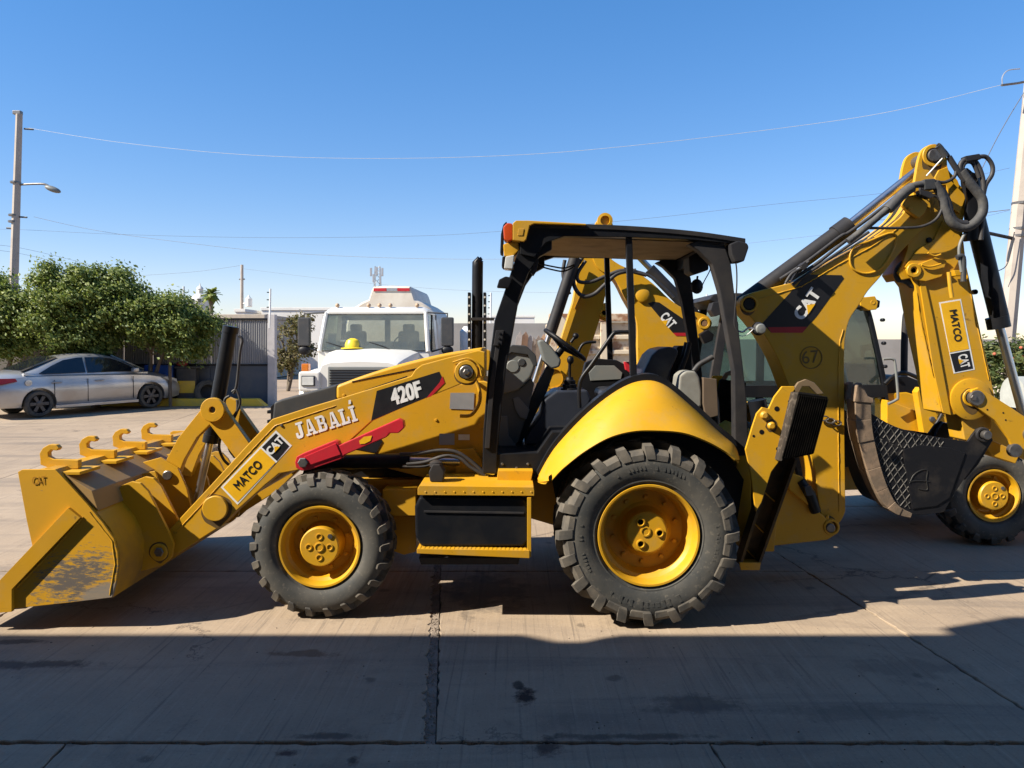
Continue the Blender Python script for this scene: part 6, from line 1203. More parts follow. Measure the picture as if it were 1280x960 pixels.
# hard hat lying on the dashboard
mw = Matrix.Translation(trk.location) @ Matrix.Rotation(R(-92), 4, 'Z'); hp = mw @ Vector((-0.10, -0.45, 1.665))
b = B(); b.lathe([(0.19, 0.0), (0.19, 0.012), (0.135, 0.02), (0.13, 0.07), (0.10, 0.13), (0.05, 0.16), (0.001, 0.165)], hp, 'Z', 24); bmesh.ops.scale(b.bm, verts=b.bm.verts, vec=(1.35, 1.35, 1.35), space=Matrix.Translation(-hp)); single(b, 'hard_hat', mat('hat_yellow', (0.75, 0.55, 0.03), 0.35), 'yellow hard hat lying on the white truck dashboard', 'helmet', hp)

# ================================================================ WALLS AND SMALL THINGS BEHIND
CORR = mat('corrugated_grey', (0.25, 0.255, 0.265), 0.55, dirt=(0.26, 0.25, 0.24), dirt_amt=0.6, dirt_scale=1.5)
NAVY = mat('navy_sheet', (0.045, 0.06, 0.085), 0.6, dirt=(0.10, 0.10, 0.10), dirt_amt=0.5, dirt_scale=2)
YW = 21.2; wz = gz(YW)
def XP(px, Y): return (px - 640) / F * Y
fx0, fx1 = XP(118, YW), XP(336, YW); ztop = P(0, 400, YW).z; zmid = P(0, 456, YW).z
fn = thing('sheet_metal_fence', 'grey corrugated sheet fence with dark lower band behind the silver car', 'fence', (fx0, YW, wz))
n = 6; step = (fx1 - fx0) / n
for i in range(n):
    xa, xb = fx0 + i * step + 0.004, fx0 + (i + 1) * step - 0.004; b = B(); m = 26; f = []; bk_ = []
    for k in range(m + 1):
        x = xa + (xb - xa) * k / m; y = YW + (0.0 if (k // 1) % 2 else 0.035); f.append((x, y))
    b.loft([[Vector((x, y, zmid)) for x, y in f], [Vector((x, y, ztop)) for x, y in f]], closed=False, caps=False)
    b.obj('corrugated_panel', CORR, fn, 0)
    b = B(); b.box(xa, xb, YW - 0.03, YW + 0.03, wz, zmid - 0.03, 0.004); b.obj('lower_panel', NAVY, fn)
b = B(); b.box(fx0, fx1, YW - 0.05, YW + 0.06, zmid - 0.028, zmid + 0.022, 0.004); b.obj('rail', DARK, fn)
b = B(); b.box(fx0, fx1, YW - 0.03, YW + 0.06, ztop + 0.002, ztop + 0.05, 0.004); b.obj('top_rail', DARK, fn)
b = B(); b.box(fx1 + 0.004, fx1 + 0.2, YW - 0.12, YW + 0.1, wz, ztop + 0.15, 0.01); b.obj('end_post', mat('post_plaster', (0.42, 0.40, 0.40), 0.8), fn)
world_mode()
lx0 = XP(-260, YW)
b = B(); b.box(lx0, fx0 - 0.01, YW - 0.1, YW + 0.1, wz, wz + 1.75, 0.01); single(b, 'block_wall', mat('dark_wall_plaster', (0.16, 0.145, 0.13), 0.9, dirt=(0.09, 0.08, 0.07), dirt_amt=0.7, dirt_scale=1.1), 'low dark grey plastered wall behind the car and trees', 'wall', (lx0, YW, wz))
YKERB = mat('yellow_kerb_paint', (0.62, 0.42, 0.035), 0.7, dirt=(0.35, 0.27, 0.12), dirt_amt=0.6, dirt_scale=4)
ky = 20.55; b = B(); xa, xb = XP(60, ky), XP(332, ky); b.prism([(xa, ky, gz(ky)), (xb, ky, gz(ky)), (xb - 0.25, ky, gz(ky) + 0.2), (xa, ky, gz(ky) + 0.2)], (0, 0.3, 0), 0.02); o = b.obj('kerb', YKERB); struct(o)
# drum-like bin with yellow band, tyre, blue crates, all along the fence
def at(px, py, Y): q = P(px, py, Y); return q
q = P(234, 500, 20.95); g0 = gz(20.95)
bn = thing('storage_bin', 'dark steel bin with a yellow front panel by the fence', 'bin', (q.x, 20.9, g0))
b = B(); b.box(q.x - 0.27, q.x + 0.27, 20.87, 21.1, g0, g0 + 1.0, 0.02); b.obj('bin_body', GRYD, bn)
b = B(); b.box(q.x - 0.25, q.x + 0.25, 20.855, 20.869, g0 + 0.33, g0 + 0.66, 0.004); b.obj('front_panel', YKERB, bn)
b = B(); b.box(q.x - 0.32, q.x + 0.5, 20.86, 21.12, g0 + 1.002, g0 + 1.05, 0.01); b.obj('lid', GRYD, bn)
world_mode()
q = P(227, 454, 20.95); b = B(); b.ball((q.x, 20.98, g0 + 1.12), 0.16, 0.09, 0.075); single(b, 'rag', mat('dull_red_cloth', (0.22, 0.035, 0.03), 0.9), 'crumpled dull red cloth lying on the bin lid', 'cloth', (q.x, 20.98, g0 + 1.045))
q = P(258, 490, 20.9); b = B(); prf = [(0.20, -0.07), (0.22, -0.10), (0.30, -0.11), (0.345, -0.08), (0.355, 0.0), (0.345, 0.08), (0.30, 0.11), (0.22, 0.10), (0.20, 0.07)]
b.lathe(prf, (0, 0, 0), 'Y', 36, closed=True); o = single(b, 'old_tyre', RUB, 'worn black tyre leaning against the dark fence panel', 'tyre', (0, 0, 0)); o.location = (q.x, 20.98, g0 + 0.33); o.rotation_euler = (R(-12), 0, R(35))
BLU = mat('blue_plastic', (0.03, 0.10, 0.42), 0.5)
for k, (px_, lb) in enumerate(((189, 'blue plastic crate on the block beside the tree pole, left of its pair'), (207, 'blue plastic crate next to the thin tree pole'))):
    q = P(px_, 465, 20.9); b = B(); z0 = q.z - 0.17; b.box(q.x - 0.19, q.x + 0.19, 20.88, 21.08, z0, z0 + 0.36, 0.03); 
    lb = ('blue plastic crate standing farther from the steel bin', 'blue plastic crate standing closer to the steel bin')[k]
    o = single(b, 'plastic_crate', BLU, lb, 'crate', (q.x, 20.9, z0), 'blue crates by the fence')
q = P(198, 480, 20.95); b = B(); b.box(q.x - 0.45, q.x + 0.45, 20.87, 21.1, g0, P(198, 465, 20.9).z - 0.172, 0.015); single(b, 'steel_bench', GRYD, 'dark steel bench under the two blue crates', 'bench', (q.x, 20.95, g0))
# right-hand boundary walls
WG = mat('grey_rendered_wall', (0.30, 0.28, 0.26), 0.92, dirt=(0.20, 0.185, 0.17), dirt_amt=0.75, dirt_scale=0.9, lo=0.38, hi=0.7, bmp=0.12, bscale=8)
for (pa, pb, Y, top, lb) in ((555, 900, 24.0, 404, 'taller grey rendered boundary wall behind the leaning boards'), (902, 1500, 21.5, 424, 'grey rendered boundary wall behind the glazed cab')):
    xa, xb = XP(pa, Y), XP(pb, Y); b = B(); b.box(xa, xb, Y, Y + 0.2, gz(Y), P(0, top, Y).z, 0.01); single(b, 'boundary_wall', WG, lb, 'wall', (xa, Y, gz(Y)))
WB = mat('white_building_paint', (0.66, 0.64, 0.60), 0.8, dirt=(0.48, 0.45, 0.40), dirt_amt=0.5, dirt_scale=0.4)
def house(name, lb, pa, pb, py, Y, depth, m, wins=()):
    xa, xb = XP(pa, Y), XP(pb, Y); zt = P(0, py, Y).z; z0 = gz(Y); h = thing(name, lb, 'building', (xa, Y, z0))
    b = B(); b.box(xa, xb, Y, Y + depth, z0, zt, 0.02); b.obj('wall', m, h)
    b = B(); b.box(xa - 0.05, xb + 0.05, Y - 0.06, Y + depth + 0.05, zt + 0.002, zt + 0.18, 0.02); b.obj('parapet', m, h)
    for (wx, wy, ww, wh) in wins:
        q = P(wx, wy, Y); b = B(); b.box(q.x - ww / 2, q.x + ww / 2, Y - 0.03, Y + 0.02, q.z - wh / 2, q.z + wh / 2, 0.01); f = b.obj('window', GRYD, h); b = B(); b.box(q.x - ww / 2 + .06, q.x + ww / 2 - .06, Y - 0.04, Y - 0.028, q.z - wh / 2 + .06, q.z + wh / 2 - .06); b.obj('pane', TINT, f)
    world_mode(); return h
house('white_building', 'long white flat-roofed building beyond the gate and dry tree', 327, 470, 388, 46, 12, WB, ((350, 412, 1.2, 1.2), (420, 412, 1.2, 1.2)))
house('white_building', 'small white rooftop block beside the transformer pole', 294, 306, 390, 44, 3, WB)
house('white_building', 'low cream building beyond the wall behind the leaning boards', 600, 668, 397, 60, 8, WB)
house('beige_house', 'low beige house roofline just above the sheet fence', 262, 330, 398, 34, 6, mat('beige_paint', (0.42, 0.36, 0.29), 0.85))
# domed church tower far behind
Yd = 95; q = P(250, 378, Yd); dm = thing('domed_tower', 'white church dome with small lantern far beyond the trees', 'building', (q.x, Yd, gz(Yd)))
b = B(); r_ = S(11.5, Yd); b.lathe([(r_, gz(Yd) - 0), (r_, q.z)], (q.x, Yd, 0), 'Z', 8); b.obj('tower_base', WB, dm, 20)
b = B(); b.lathe([(r_ * .95 * math.cos(R(a)), q.z + 1.0 * r_ * .98 * math.sin(R(a)) + 0.002) for a in range(0, 84, 8)] + [(r_ * .08, q.z + r_)], (q.x, Yd, 0), 'Z', 28); b.obj('dome', WB, dm, 50)
b = B(); r2 = r_ * .32; zc = q.z + r_ * .93; b.lathe([(r2, zc), (r2, zc + r2 * 1.6), (r2 * 1.2, zc + r2 * 1.65), (r2 * .9, zc + r2 * 2.2), (r2 * .2, zc + r2 * 2.8), (r2 * .1, zc + r2 * 3.6)], (q.x, Yd, 0), 'Z', 12); b.obj('lantern', WB, dm, 40)
for a in (-0.45, 0.3):
    b = B(); b.box(q.x + a * r_ - .13, q.x + a * r_ + .13, Yd - r_ - .02, Yd - r_ * .6, q.z - 0.05, q.z + 0.42, 0.02); b.obj('window', GRYD, dm)
world_mode()

# ================================================================ TREES AND PLANTS
def leafmat(name, a, b_, c):
    m, t, p = nodes(name); g = t.nodes.new('ShaderNodeNewGeometry')
    r = t.nodes.new('ShaderNodeValToRGB'); t.links.new(g.outputs['Random Per Island'], r.inputs[0]); e = r.color_ramp.elements
    e[0].color = (*a, 1); e[1].color = (*c, 1); e.new(0.55).color = (*b_, 1)
    t.links.new(r.outputs[0], p.inputs['Base Color']); p.inputs['Roughness'].default_value = 0.55
    tr = t.nodes.new('ShaderNodeBsdfTranslucent'); t.links.new(r.outputs[0], tr.inputs[0]); mx = t.nodes.new('ShaderNodeMixShader'); mx.inputs[0].default_value = 0.4
    t.links.new(p.outputs[0], mx.inputs[1]); t.links.new(tr.outputs[0], mx.inputs[2]); t.links.new(mx.outputs[0], t.nodes['Material Output'].inputs[0]); return m
LF = leafmat('broad_leaf', (0.075, 0.12, 0.022), (0.17, 0.22, 0.040), (0.28, 0.31, 0.075))
LFY = leafmat('dry_leaf', (0.12, 0.10, 0.035), (0.20, 0.16, 0.06), (0.10, 0.12, 0.03))
LFS = leafmat('shrub_leaf', (0.04, 0.07, 0.018), (0.09, 0.12, 0.03), (0.17, 0.17, 0.05))
BARK = mat('bark', (0.11, 0.085, 0.06), 0.9, dirt=(0.2, 0.16, 0.12), dirt_amt=0.6, dirt_scale=12, bmp=0.5, bscale=30)
def leaves(clumps, n, size, seed):
    rr = random.Random(seed); vs = []; fs = []
    tot = sum(c[3] ** 2 for c in clumps)
    for (cx, cy, cz, cr) in clumps:
        for _ in range(int(n * cr * cr / tot)):
            d = Vector((rr.gauss(0, 1), rr.gauss(0, 1), rr.gauss(0, 1))).normalized(); rad = cr * min(1.9, abs(rr.gauss(0.55, 0.55)))
            c = Vector((cx, cy, cz)) + Vector((d.x, d.y, d.z * 0.78)) * rad
            nm = (d * 0.6 + Vector((rr.gauss(0, .5), rr.gauss(0, .5), rr.gauss(0.5, .5)))).normalized(); a = nm.cross(Vector((rr.random(), rr.random(), rr.random()))).normalized(); b_ = nm.cross(a)
            l = size * rr.uniform(0.6, 1.35); w = l * rr.uniform(0.4, 0.6); i = len(vs)
            vs += [c - a * l, c - b_ * w - nm * 0.15 * l, c + a * l, c + b_ * w - nm * 0.15 * l]; fs.append((i, i + 1, i + 2, i + 3))
    return vs, fs
def tree(name, lb, root, stems, env, nclump, nleaf, size, m, seed, group=None, cat='tree', cr=(0.12, 0.36)):
    """root: base; stems: list of tip points; env: ellipsoids (centre, radii) the crown fills"""
    global ORG
    rr = random.Random(seed); root = Vector(root); o = thing(name, lb, cat, root, group=group)
    cl = []
    vol = [e[1][0] * e[1][1] * e[1][2] for e in env]
    for k in range(nclump):
        e = rr.choices(env, vol)[0]
        d = Vector((rr.gauss(0, 1), rr.gauss(0, 1), rr.gauss(0, 1))).normalized() * (rr.random() ** 0.42)
        cl.append((e[0][0] + d.x * e[1][0], e[0][1] + d.y * e[1][1], e[0][2] + d.z * e[1][2], rr.uniform(*cr)))
    b = B()
    for tip, r0 in stems:
        tip = Vector(tip); mid_ = root.lerp(tip, 0.5) + Vector((rr.uniform(-.12, .12), rr.uniform(-.1, .1), 0))
        p = catmull([root - Vector((0, 0, 0.03)), root.lerp(mid_, 0.5) + Vector((rr.uniform(-.04, .04), 0, 0)), mid_, tip], 4); k = len(p); b.tube(p, [r0 * (1 - 0.55 * i / (k - 1)) for i in range(k)], 9)
    b.obj('trunk', BARK, o, 60); b = B()
    for (cx, cy, cz, c_) in cl:
        tip, r0 = min(stems, key=lambda s: (Vector(s[0]) - Vector((cx, cy, cz))).length); tip = Vector(tip); e = Vector((cx, cy, cz))
        st_ = root.lerp(tip, rr.uniform(0.65, 1.0)); m_ = st_.lerp(e, 0.5) + Vector((0, 0, rr.uniform(-.05, .15))); b.tube([st_, m_, e], [r0 * 0.3, r0 * 0.2, r0 * 0.06], 5)
    b.obj('limbs', BARK, o, 60)
    vs, fs = leaves(cl, nleaf, size, seed + 1); me = bpy.data.meshes.new('crown'); me.from_pydata([v - root for v in vs], [], fs); me.materials.append(m)
    c = bpy.data.objects.new('crown', me); col.objects.link(c); c.parent = o; world_mode(); return o
def ell(px, py, Y, rx, ry, rz): q = P(px, py, Y); return ((q.x, Y, q.z), (S(rx, Y), ry, S(rz, Y)))
Yt = 20.0; g = gz(20)
def rt(px, Y): return (XP(px, Y), Y, gz(Y))
tree('broadleaf_tree', 'largest bushy green tree spreading above the silver car', rt(120, 20.3), [(P(95, 400, 20.2), .11), (P(135, 390, 20.2), .12), (P(70, 395, 20.3), .09)], [ell(105, 380, 20.0, 62, 1.2, 42), ell(75, 360, 20.1, 32, 0.9, 30), ell(140, 370, 20.1, 40, 0.9, 34), ell(85, 415, 20.0, 60, 1.0, 28), ell(120, 425, 19.9, 45, .8, 18)], 320, 70000, 0.052, LF, 11, 'trees along the fence')
tree('broadleaf_tree', 'bushy green tree at the dark wall, left of the largest tree', rt(-10, 20.3), [(P(-15, 390, 20.2), .11), (P(20, 400, 20.2), .09)], [ell(0, 400, 20.0, 58, 1.0, 46), ell(-40, 380, 20.0, 50, 1.0, 48)], 220, 46000, 0.052, LF, 23, 'trees along the fence')
bpy.data.objects['broadleaf_tree.001']['label'] = 'bushy green tree standing over the trunk end of the silver car'
tree('broadleaf_tree', 'rounder green tree over the blue crates and corrugated panels', rt(186, 20.55), [(P(190, 410, 20.3), .09), (P(220, 400, 20.3), .08)], [ell(205, 405, 20.2, 42, 0.9, 34), ell(232, 412, 20.2, 34, 0.8, 34), ell(180, 395, 20.1, 38, .9, 30), ell(222, 396, 20.2, 24, .7, 18)], 200, 42000, 0.052, LF, 31, 'trees along the fence')
b = B(); q0 = P(213, 500, 20.4); b.tube([(q0.x, 20.4, gz(20.4)), (q0.x - 0.02, 20.4, gz(20.4) + 1.6)], 0.045, 8); single(b, 'timber_stake', BARK, 'thin grey stake standing between the car nose and the steel bin', 'stake', (q0.x, 20.4, gz(20.4)))
tree('dry_tree', 'sparse yellowing tree between the gate post and white truck', rt(360, 26), [(P(362, 430, 26), .07), (P(375, 420, 26), .07), (P(352, 425, 26), .06)], [ell(368, 430, 26, 24, 0.8, 26), ell(375, 405, 26, 20, 0.7, 14), ell(358, 450, 26, 16, .7, 16)], 45, 4200, 0.06, LFY, 41, cr=(0.14, 0.32))
tree('flowering_shrub', 'green shrub with orange flowers beside the concrete pole', rt(1262, 16.5), [(P(1258, 450, 16.5), .03), (P(1275, 440, 16.5), .03), (P(1268, 430, 16.5), .03)], [ell(1262, 450, 16.5, 26, 0.6, 30), ell(1280, 440, 16.5, 26, 0.6, 24), ell(1255, 475, 16.5, 30, 0.6, 24), ell(1300, 455, 16.5, 24, .6, 34)], 60, 8000, 0.055, LFS, 51, cat='shrub', cr=(0.14, 0.3))
sh = bpy.data.objects['flowering_shrub']; rr = random.Random(5)
me = None
for k in range(6):
    q = P(1242 + rr.random() * 38, 432 + rr.random() * 22, 16.0) - sh.location
    if me is None:
        b = B(); b.ball((0, 0, 0), 0.035, 0.035, 0.03, 7, 5); f = b.obj('flower', mat('orange_petals', (0.5, 0.12, 0.06), 0.7), sh); me = f.data
    else: f = bpy.data.objects.new('flower', me); col.objects.link(f); f.parent = sh
    f.location = q
# distant greenery behind the fence, far palm
tree('distant_tree', 'dull green treetop left of the church dome', rt(215, 40), [(P(215, 385, 40), .12)], [ell(215, 384, 40, 14, 1, 9), ell(202, 388, 40, 12, 1, 9)], 24, 2600, 0.11, LF, 61, cr=(0.3, 0.5))
q = P(264, 368, 85); pm = thing('palm_tree', 'tall fan palm beside the distant church dome', 'tree', (q.x, 85, gz(85)))
b = B(); b.tube([(q.x, 85, gz(85)), (q.x, 85, q.z)], [0.3, 0.2], 10); b.obj('trunk', BARK, pm)
rr = random.Random(3); b = B(); vs = []
for k in range(46):
    a = rr.uniform(0, 6.283); el = rr.uniform(-0.9, 1.3); L_ = rr.uniform(0.9, 1.4); pts = []
    for s_ in range(5):
        u = s_ / 4; d = Vector((math.cos(a) * math.cos(el), math.sin(a) * math.cos(el), math.sin(el))); pts.append(Vector((q.x, 85, q.z)) + d * L_ * u + Vector((0, 0, -0.4 * u * u)))
    sd_ = Vector((-math.sin(a), math.cos(a), 0)); prev = None
    for j, p in enumerate(pts):
        w = (0.06, 0.18, 0.34, 0.3, 0.04)[j]; cur = (b.bm.verts.new(p - sd_ * w), b.bm.verts.new(p + Vector((0, 0, 0.06))), b.bm.verts.new(p + sd_ * w))
        if prev: b.bm.faces.new((prev[0], prev[1], cur[1], cur[0])); b.bm.faces.new((prev[1], prev[2], cur[2], cur[1]))
        prev = cur
b.obj('crown', LF, pm, 0); world_mode()

# ================================================================ POLES, LAMPS, WIRES
CP_ = mat('pole_concrete', (0.40, 0.345, 0.29), 0.85, dirt=(0.27, 0.23, 0.2), dirt_amt=0.6, dirt_scale=2.5)
def pole(name, lb, a, t, r0, r1, cat='pole'):
    a, t = Vector(a), Vector(t); o = thing(name, lb, cat, a); b = B(); b.tube([a, t], [r0, r1], 8); b.obj('shaft', CP_, o, 20); return o
Yp = 25; o = pole('street_lamp', 'tall concrete pole with a curved street lamp arm behind the trees', (XP(13, Yp), Yp, gz(Yp)), P(24, 143, Yp), 0.16, 0.10, 'street lamp')
b = B(); b.tube(catmull([P(22, 231, Yp), P(40, 230, Yp), P(54, 230, Yp), P(60, 232, Yp)], 3), 0.035, 8); b.obj('lamp_arm', STL, o)
b = B(); b.ball(P(66, 236.5, Yp), 0.26, 0.14, 0.10); hd_ = b.obj('lamp_head', GRY, o, 60)
for v in hd_.data.vertices: v.co.z -= (v.co.x - (P(66, 236, Yp).x - o.location.x)) * 0.32
b = B(); q = P(22.5, 141, Yp); b.box(q.x - 0.14, q.x + 0.12, Yp - 0.08, Yp + 0.08, q.z - 0.06, q.z + 0.06, 0.02); b.tube([q, q + Vector((0.02, 0, -0.2))], 0.06, 8); b.obj('insulator_head', STL, o)
for y_ in (228, 269, 277):
    b = B(); q = P(24 - (y_ - 143) * 0.052, y_, Yp); b.lathe([(0.16, -.03), (0.16, .03)], q, 'Z', 10); b.obj('strap', STL, o)
for (px_, y_) in ((36, 161), (28, 271), (14, 285)):
    b = B(); q = P(px_, y_, Yp); b.tube([q - Vector((0.15, 0, 0)), q + Vector((0.15, 0, -0.02))], 0.03, 6); b.obj('insulator', GRYD, o)
world_mode()
Yq = 19.5; o = pole('utility_pole', 'square pale concrete utility pole by the shrub', (XP(1250, Yq), Yq, gz(Yq)), P(1292, 70, Yq), 0.21, 0.15)
for y_ in (254, 286, 295):
    b = B(); q = P(1262 + (420 - y_) * 0.085, y_, Yq); b.lathe([(0.21, -.03), (0.21, .03)], q, 'Z', 10); b.obj('strap', STL, o)
b = B(); b.tube([P(1252, 106.5, Yq - 0.3), P(1272, 104, Yq - 0.2), P(1292, 100, Yq)], 0.03, 8); b.obj('cross_arm', STL, o)
b = B(); b.tube([P(1229, 290, Yq - 0.3), P(1266, 298, Yq - 0.1)], 0.045, 8); b.obj('arm', DARKD, o)
b = B(); b.tube(catmull([P(1253, 106, Yq - 0.3), P(1253, 96, Yq - 0.3), P(1260, 88, Yq - 0.3), P(1275, 86, Yq - 0.3)], 4), 0.014, 6); b.obj('jumper_cable', SILV, o)
b = B(); b.tube(catmull([P(1268, 290, Yq - 0.25), P(1264, 310, Yq - 0.25), P(1258, 332, Yq - 0.25), P(1244, 340, Yq - 0.25)], 4), 0.012, 6); b.obj('jumper_cable', HOSE, o)
world_mode()
Yr = 52; o = pole('utility_pole', 'distant grey utility pole carrying a white transformer', (XP(302, Yr), Yr, gz(Yr)), P(302.5, 331, Yr), 0.14, 0.1)
b = B(); q = P(311, 378, Yr - 0.4); b.lathe([(0.18, -.3), (0.22, -.28), (0.22, .25), (0.12, .32), (0.02, .5)], q, 'Z', 16); b.obj('transformer', WB, o)
b = B(); b.tube([P(299, 349, Yr), P(306, 349, Yr)], 0.05, 6); b.tube([P(302, 380, Yr), P(311, 378, Yr - .2)], 0.04, 6); b.obj('bracket', STL, o); world_mode()
def fpost(px_, y0, y1, Y, lb):
    a = P(px_, y1, Y); t_ = P(px_ + (y1 - y0) * 0.02, y0, Y); o = thing('fence_wire_post', lb, 'post', a, group='white electric fence posts'); b = B(); b.tube([a, t_], 0.028, 8); b.obj('shaft', DECW, o)
    for k in range(5):
        q = a.lerp(t_, 0.15 + 0.19 * k); b = B(); b.tube([q, q + Vector((-0.09, 0, 0))], 0.016, 6); b.obj('insulator', BLK, o)
    world_mode()
fpost(337, 361, 410, 21.1, 'white wire post with insulators on the sheet fence end post'); fpost(229, 358, 398, 21.3, 'white wire post with insulators rising above the rounder tree'); fpost(613, 366, 406, 24.05, 'white wire post on the wall behind the dark exhaust stack'); fpost(883, 368, 402, 24.05, 'white wire post on the wall near the glazed cab roof')
# lattice radio mast
Ym = 150; q = P(472, 352, Ym); tw = thing('radio_mast', 'far grey lattice telecom mast behind the tanker', 'tower', (q.x, Ym, gz(Ym))); zt = P(0, 333, Ym).z
for sx_ in (-1, 1):
    for sy_ in (-1, 1):
        b = B(); b.tube([(q.x + sx_ * 1.1, Ym + sy_ * 1.1, gz(Ym)), (q.x + sx_ * 0.45, Ym + sy_ * .45, zt)], 0.08, 5); b.obj('mast_leg', SILV, tw)
for k in range(14):
    u0, u1 = k / 14, (k + 1) / 14; z0 = gz(Ym) + (zt - gz(Ym)) * u0; z1 = gz(Ym) + (zt - gz(Ym)) * u1; w0, w1 = 1.1 - .65 * u0, 1.1 - .65 * u1
    b = B(); b.tube([(q.x - w0, Ym - w0, z0), (q.x + w1, Ym - w1, z1)], 0.05, 4); b.tube([(q.x + w0, Ym - w0, z0), (q.x - w1, Ym - w1, z1)], 0.05, 4); b.obj('brace', SILV, tw)
for k, (dx, dz) in enumerate(((-1.1, -1.2), (1.1, -1.2), (0, -1.0), (-0.6, -2.4), (0.7, -2.6))):
    b = B(); b.box(q.x + dx - 0.2, q.x + dx + 0.2, Ym - 1.2, Ym - 0.9, zt + dz - 0.8, zt + dz + 0.8, 0.05); b.obj('antenna', SILV, tw)
world_mode()
WIRE = mat('aerial_cable', (0.10, 0.10, 0.11), 0.6); WIREW = mat('bright_cable', (0.50, 0.50, 0.49), 0.4, metal=0.2)
def wire(pts, Y0, Y1, r, m, lb):
    n = len(pts); w = catmull([P(p[0], p[1], Y0 + (Y1 - Y0) * k / (n - 1)) for k, p in enumerate(pts)], 8); b = B(); b.tube(w, r, 5); single(b, 'aerial_cable', m, lb, 'cable', w[0], smooth=0, group='aerial cables over the yard')
wire([(36, 160), (150, 178), (300, 193), (460, 198), (640, 194), (800, 181), (1000, 157), (1120, 138), (1252, 106)], 25, 19.3, 0.0055, WIREW, 'highest bright cable spanning from lamp pole to utility pole')
wire([(42, 271), (120, 288), (220, 302), (330, 314), (450, 321), (590, 324), (760, 322)], 25, 28, 0.0055, WIREW, 'bright sagging cable below the street lamp arm')
wire([(-30, 287), (24, 287), (150, 293), (330, 297), (520, 295), (640, 288), (800, 274), (960, 256), (1130, 238), (1262, 210)], 26, 20, 0.0038, WIRE, 'dark cable crossing behind the boom cylinder')
wire([(305, 336), (420, 350), (560, 362), (700, 366)], 52, 40, 0.0055, WIRE, 'thin dark cable running from the transformer pole past the tanker')
wire([(150, 346), (240, 340), (300, 332)], 60, 52, 0.008, WIRE, 'thin dark cable reaching the transformer pole above the palm')
wire([(-20, 305), (20, 309), (70, 320), (140, 338)], 27, 40, 0.0055, WIRE, 'short dark cable passing just above the largest tree, upper one')
wire([(-20, 311), (20, 316), (60, 325), (120, 341)], 27, 40, 0.0055, WIRE, 'short dark cable passing just above the largest tree, lower one')
wire([(1215, 238), (1240, 185), (1262, 145), (1290, 100)], 20, 19.4, 0.010, WIRE, 'steep dark guy cable climbing to the utility pole top')
wire([(1100, 275), (1190, 270), (1262, 262)], 24, 19.5, 0.010, WIRE, 'dark cable ending at the upper strap of the utility pole')
wire([(936, 304), (1080, 288), (1200, 276), (1262, 263)], 28, 19.6, 0.004, WIRE, 'faint dark cable above the digging boom to the utility pole')

# ================================================================ RUSTY DUMP BODY, BOARDS, ODDS AND ENDS BEHIND THE CANOPY
CRR = mat('cream_rusty_paint', (0.56, 0.47, 0.34), 0.75, dirt=(0.26, 0.12, 0.055), dirt_amt=0.9, dirt_scale=3.2, lo=0.53, hi=0.62, bmp=0.1, bscale=20)
CRT = mat('rusted_rim_paint', (0.50, 0.38, 0.26), 0.85, dirt=(0.24, 0.11, 0.05), dirt_amt=0.95, dirt_scale=6, lo=0.42, hi=0.56, bmp=0.2)
Yk = 15.5; xa, xb = XP(688, Yk), XP(872, Yk); z0 = gz(Yk); zt = P(0, 402, Yk).z
db = thing('dump_body', 'old cream dump body streaked with rust behind the canopy machine', 'dump body', (xa, Yk, z0))
b = B(); b.box(xa, xb, Yk + 0.06, Yk + 0.12, z0 + 0.5, zt - 0.01); b.box(xa, xa + 0.06, Yk + 0.12, Yk + 2.2, z0 + 0.5, zt - 0.01); b.box(xb - 0.06, xb, Yk + 0.12, Yk + 2.2, z0 + 0.5, zt - 0.01); b.box(xa, xb, Yk + 2.2, Yk + 2.26, z0 + 0.5, zt - 0.01); b.obj('side_sheet', CRR, db)
b = B(); b.box(xa - 0.03, xb + 0.03, Yk - 0.06, Yk + 0.16, zt, zt + 0.16, 0.02); b.obj('top_rim', CRT, db)
for k in range(4):
    x = XP(706 + k * 50, Yk); b = B(); b.box(x - 0.09, x + 0.09, Yk - 0.05, Yk + 0.059, z0 + 0.4, zt - 0.002, 0.015); b.obj('upright', CRR, db)
for k in range(3):
    z = zt - 0.36 - k * 0.30
    for j in range(3):
        x0_, x1_ = XP(706 + j * 50, Yk) + 0.092, XP(706 + (j + 1) * 50, Yk) - 0.092; b = B(); b.box(x0_, x1_, Yk - 0.01, Yk + 0.058, z, z + 0.09, 0.02); b.obj('rib', CRR, db)
b = B(); b.box(xa, xb, Yk + 0.3, Yk + 0.5, z0 + 0.2, z0 + 0.49); b.box(xa, xb, Yk + 1.7, Yk + 1.9, z0 + 0.2, z0 + 0.49); b.obj('chassis_rail', RST, db)
for x in (xa + 0.6, xb - 0.8):
    for y in (Yk + 0.15, Yk + 1.75): 
        b = B(); b.cyl((x, y, z0 + 0.46), (x, y + 0.28, z0 + 0.46), 0.46, n=28); b.obj('wheel', RUB, db)
world_mode()
b = B(); q = P(700, 402, 15.2); b.prism([P(676, 542, 15.2), P(700, 542, 15.2), P(708, 400, 15.2), P(700, 392, 15.2), P(686, 396, 15.2)], (0, 0.25, 0), 0.03); single(b, 'cab_shell', CRR, 'small rusty cream cab panel standing beside the dump body', 'panel', (q.x, 15.2, P(0, 542, 15.2).z))
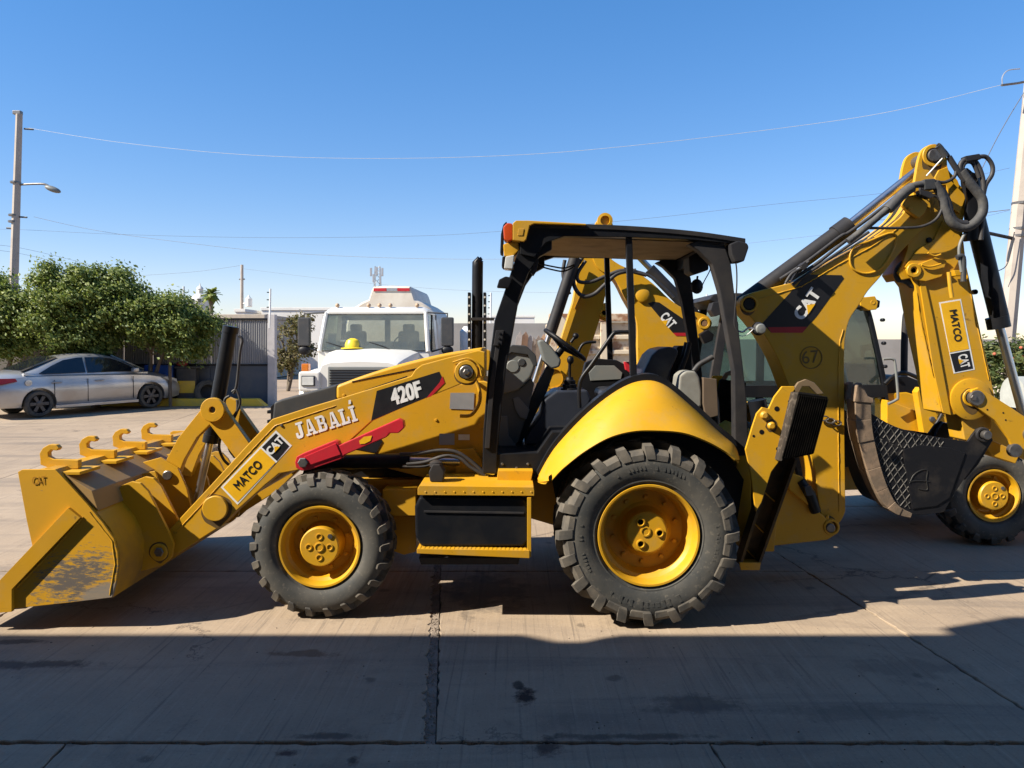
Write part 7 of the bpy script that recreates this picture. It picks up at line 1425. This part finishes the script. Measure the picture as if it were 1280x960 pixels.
# boards leaning on the wall
rr = random.Random(9); tones = [(0.30, 0.27, 0.26), (0.34, 0.22, 0.15), (0.25, 0.25, 0.27), (0.44, 0.41, 0.40), (0.22, 0.20, 0.20)]; nm = ['grey', 'brown', 'slate grey', 'pale', 'dark']
pos = ['nearest the front post', 'second from the brown end board', 'third along the leaning row', 'in the middle of the leaning row', 'with a pointed top', 'beside the tall pale sheet', 'before the last of the row', 'last of the row by the cab panel']
for k in range(8):
    Y = 17.0 + 0.05 * k; x = 637 + k * 6.5; a, t_ = P(x, 500, Y), P(x + (13 if k < 3 else 3), 412 + rr.uniform(-6, 10) + (k % 3) * 6, Y); a.z = gz(Y)
    w = S(rr.uniform(3.0, 5.0), Y); d = Vector((w, 0.02 * (k % 2), 0)); b = B(); up = (t_ - a)
    b.prism([a - d, a + d, a + up * 0.95 + d, t_ + d * 0.2, a + up * 0.93 - d], (0, 0.045, 0.0), 0.004)
    c = k % 5; single(b, 'leaning_board', mat('board_' + nm[c].replace(' ', '_'), tones[c], 0.85, dirt=(0.14, 0.11, 0.09), dirt_amt=0.5, dirt_scale=5), 'old %s board standing upright, %s' % (nm[c], pos[k]), 'board', a, 'boards stored upright by the wall')
rk = thing('board_rack', 'low steel rack holding the upright boards', 'rack', (XP(635, 17.2), 17.4, gz(17.4)))
b = B(); b.box(XP(628, 17.4), XP(700, 17.4), 17.45, 17.55, gz(17.4), gz(17.4) + 0.9, 0.01); b.obj('back_rail', RST, rk); world_mode()
b = B(); q = P(583, 440, 19); b.tube([(q.x, 19, gz(19)), (q.x, 19, P(0, 414, 19).z), (q.x, 19, P(0, 408, 19).z)], [0.16, 0.16, 0.06], 16); single(b, 'gas_cylinder', DECW, 'white upright gas cylinder between the tanker and the exhaust stack', 'cylinder', (q.x, 19, gz(19)))
b = B(); q = P(885, 400, 15.9); rg = []
for k in range(7):
    u = k / 6; rg.append([Vector((q.x - 0.42 + 0.95 * u, 15.7 + 0.5 * math.cos(a) * math.sin(0.25 + 2.6 * u), zt - 0.1 + max(0, 0.40 * math.sin(a) * math.sin(0.3 + 2.5 * u)))) for a in [math.pi * j / 8 for j in range(9)]] )
b.loft(rg, closed=False, caps=False); b.box(q.x - 0.42, q.x + 0.5, 15.66, 16.2, gz(16), zt - 0.1)
single(b, 'covered_stack', mat('grey_tarpaulin', (0.20, 0.19, 0.18), 0.85, dirt=(0.12, 0.11, 0.10), dirt_amt=0.6, dirt_scale=8, bmp=0.5, bscale=20), 'stack under a grey tarpaulin beside the cream dump body', 'tarpaulin', (q.x, 15.9, gz(16)))
b = B(); q = P(1290, 500, 12.5); b.cyl((q.x - 0.25, 12.6, q.z + 0.05), (q.x + 1.2, 12.6, q.z + 0.05), 0.33, n=28); b.box(q.x - 0.2, q.x + 1.1, 12.4, 12.8, gz(12.6), q.z - 0.24); single(b, 'water_tank', mat('pale_grey_tank', (0.33, 0.34, 0.31), 0.6), 'pale grey horizontal tank on a dark stand by the shrub', 'tank', (q.x, 12.6, gz(12.6)))
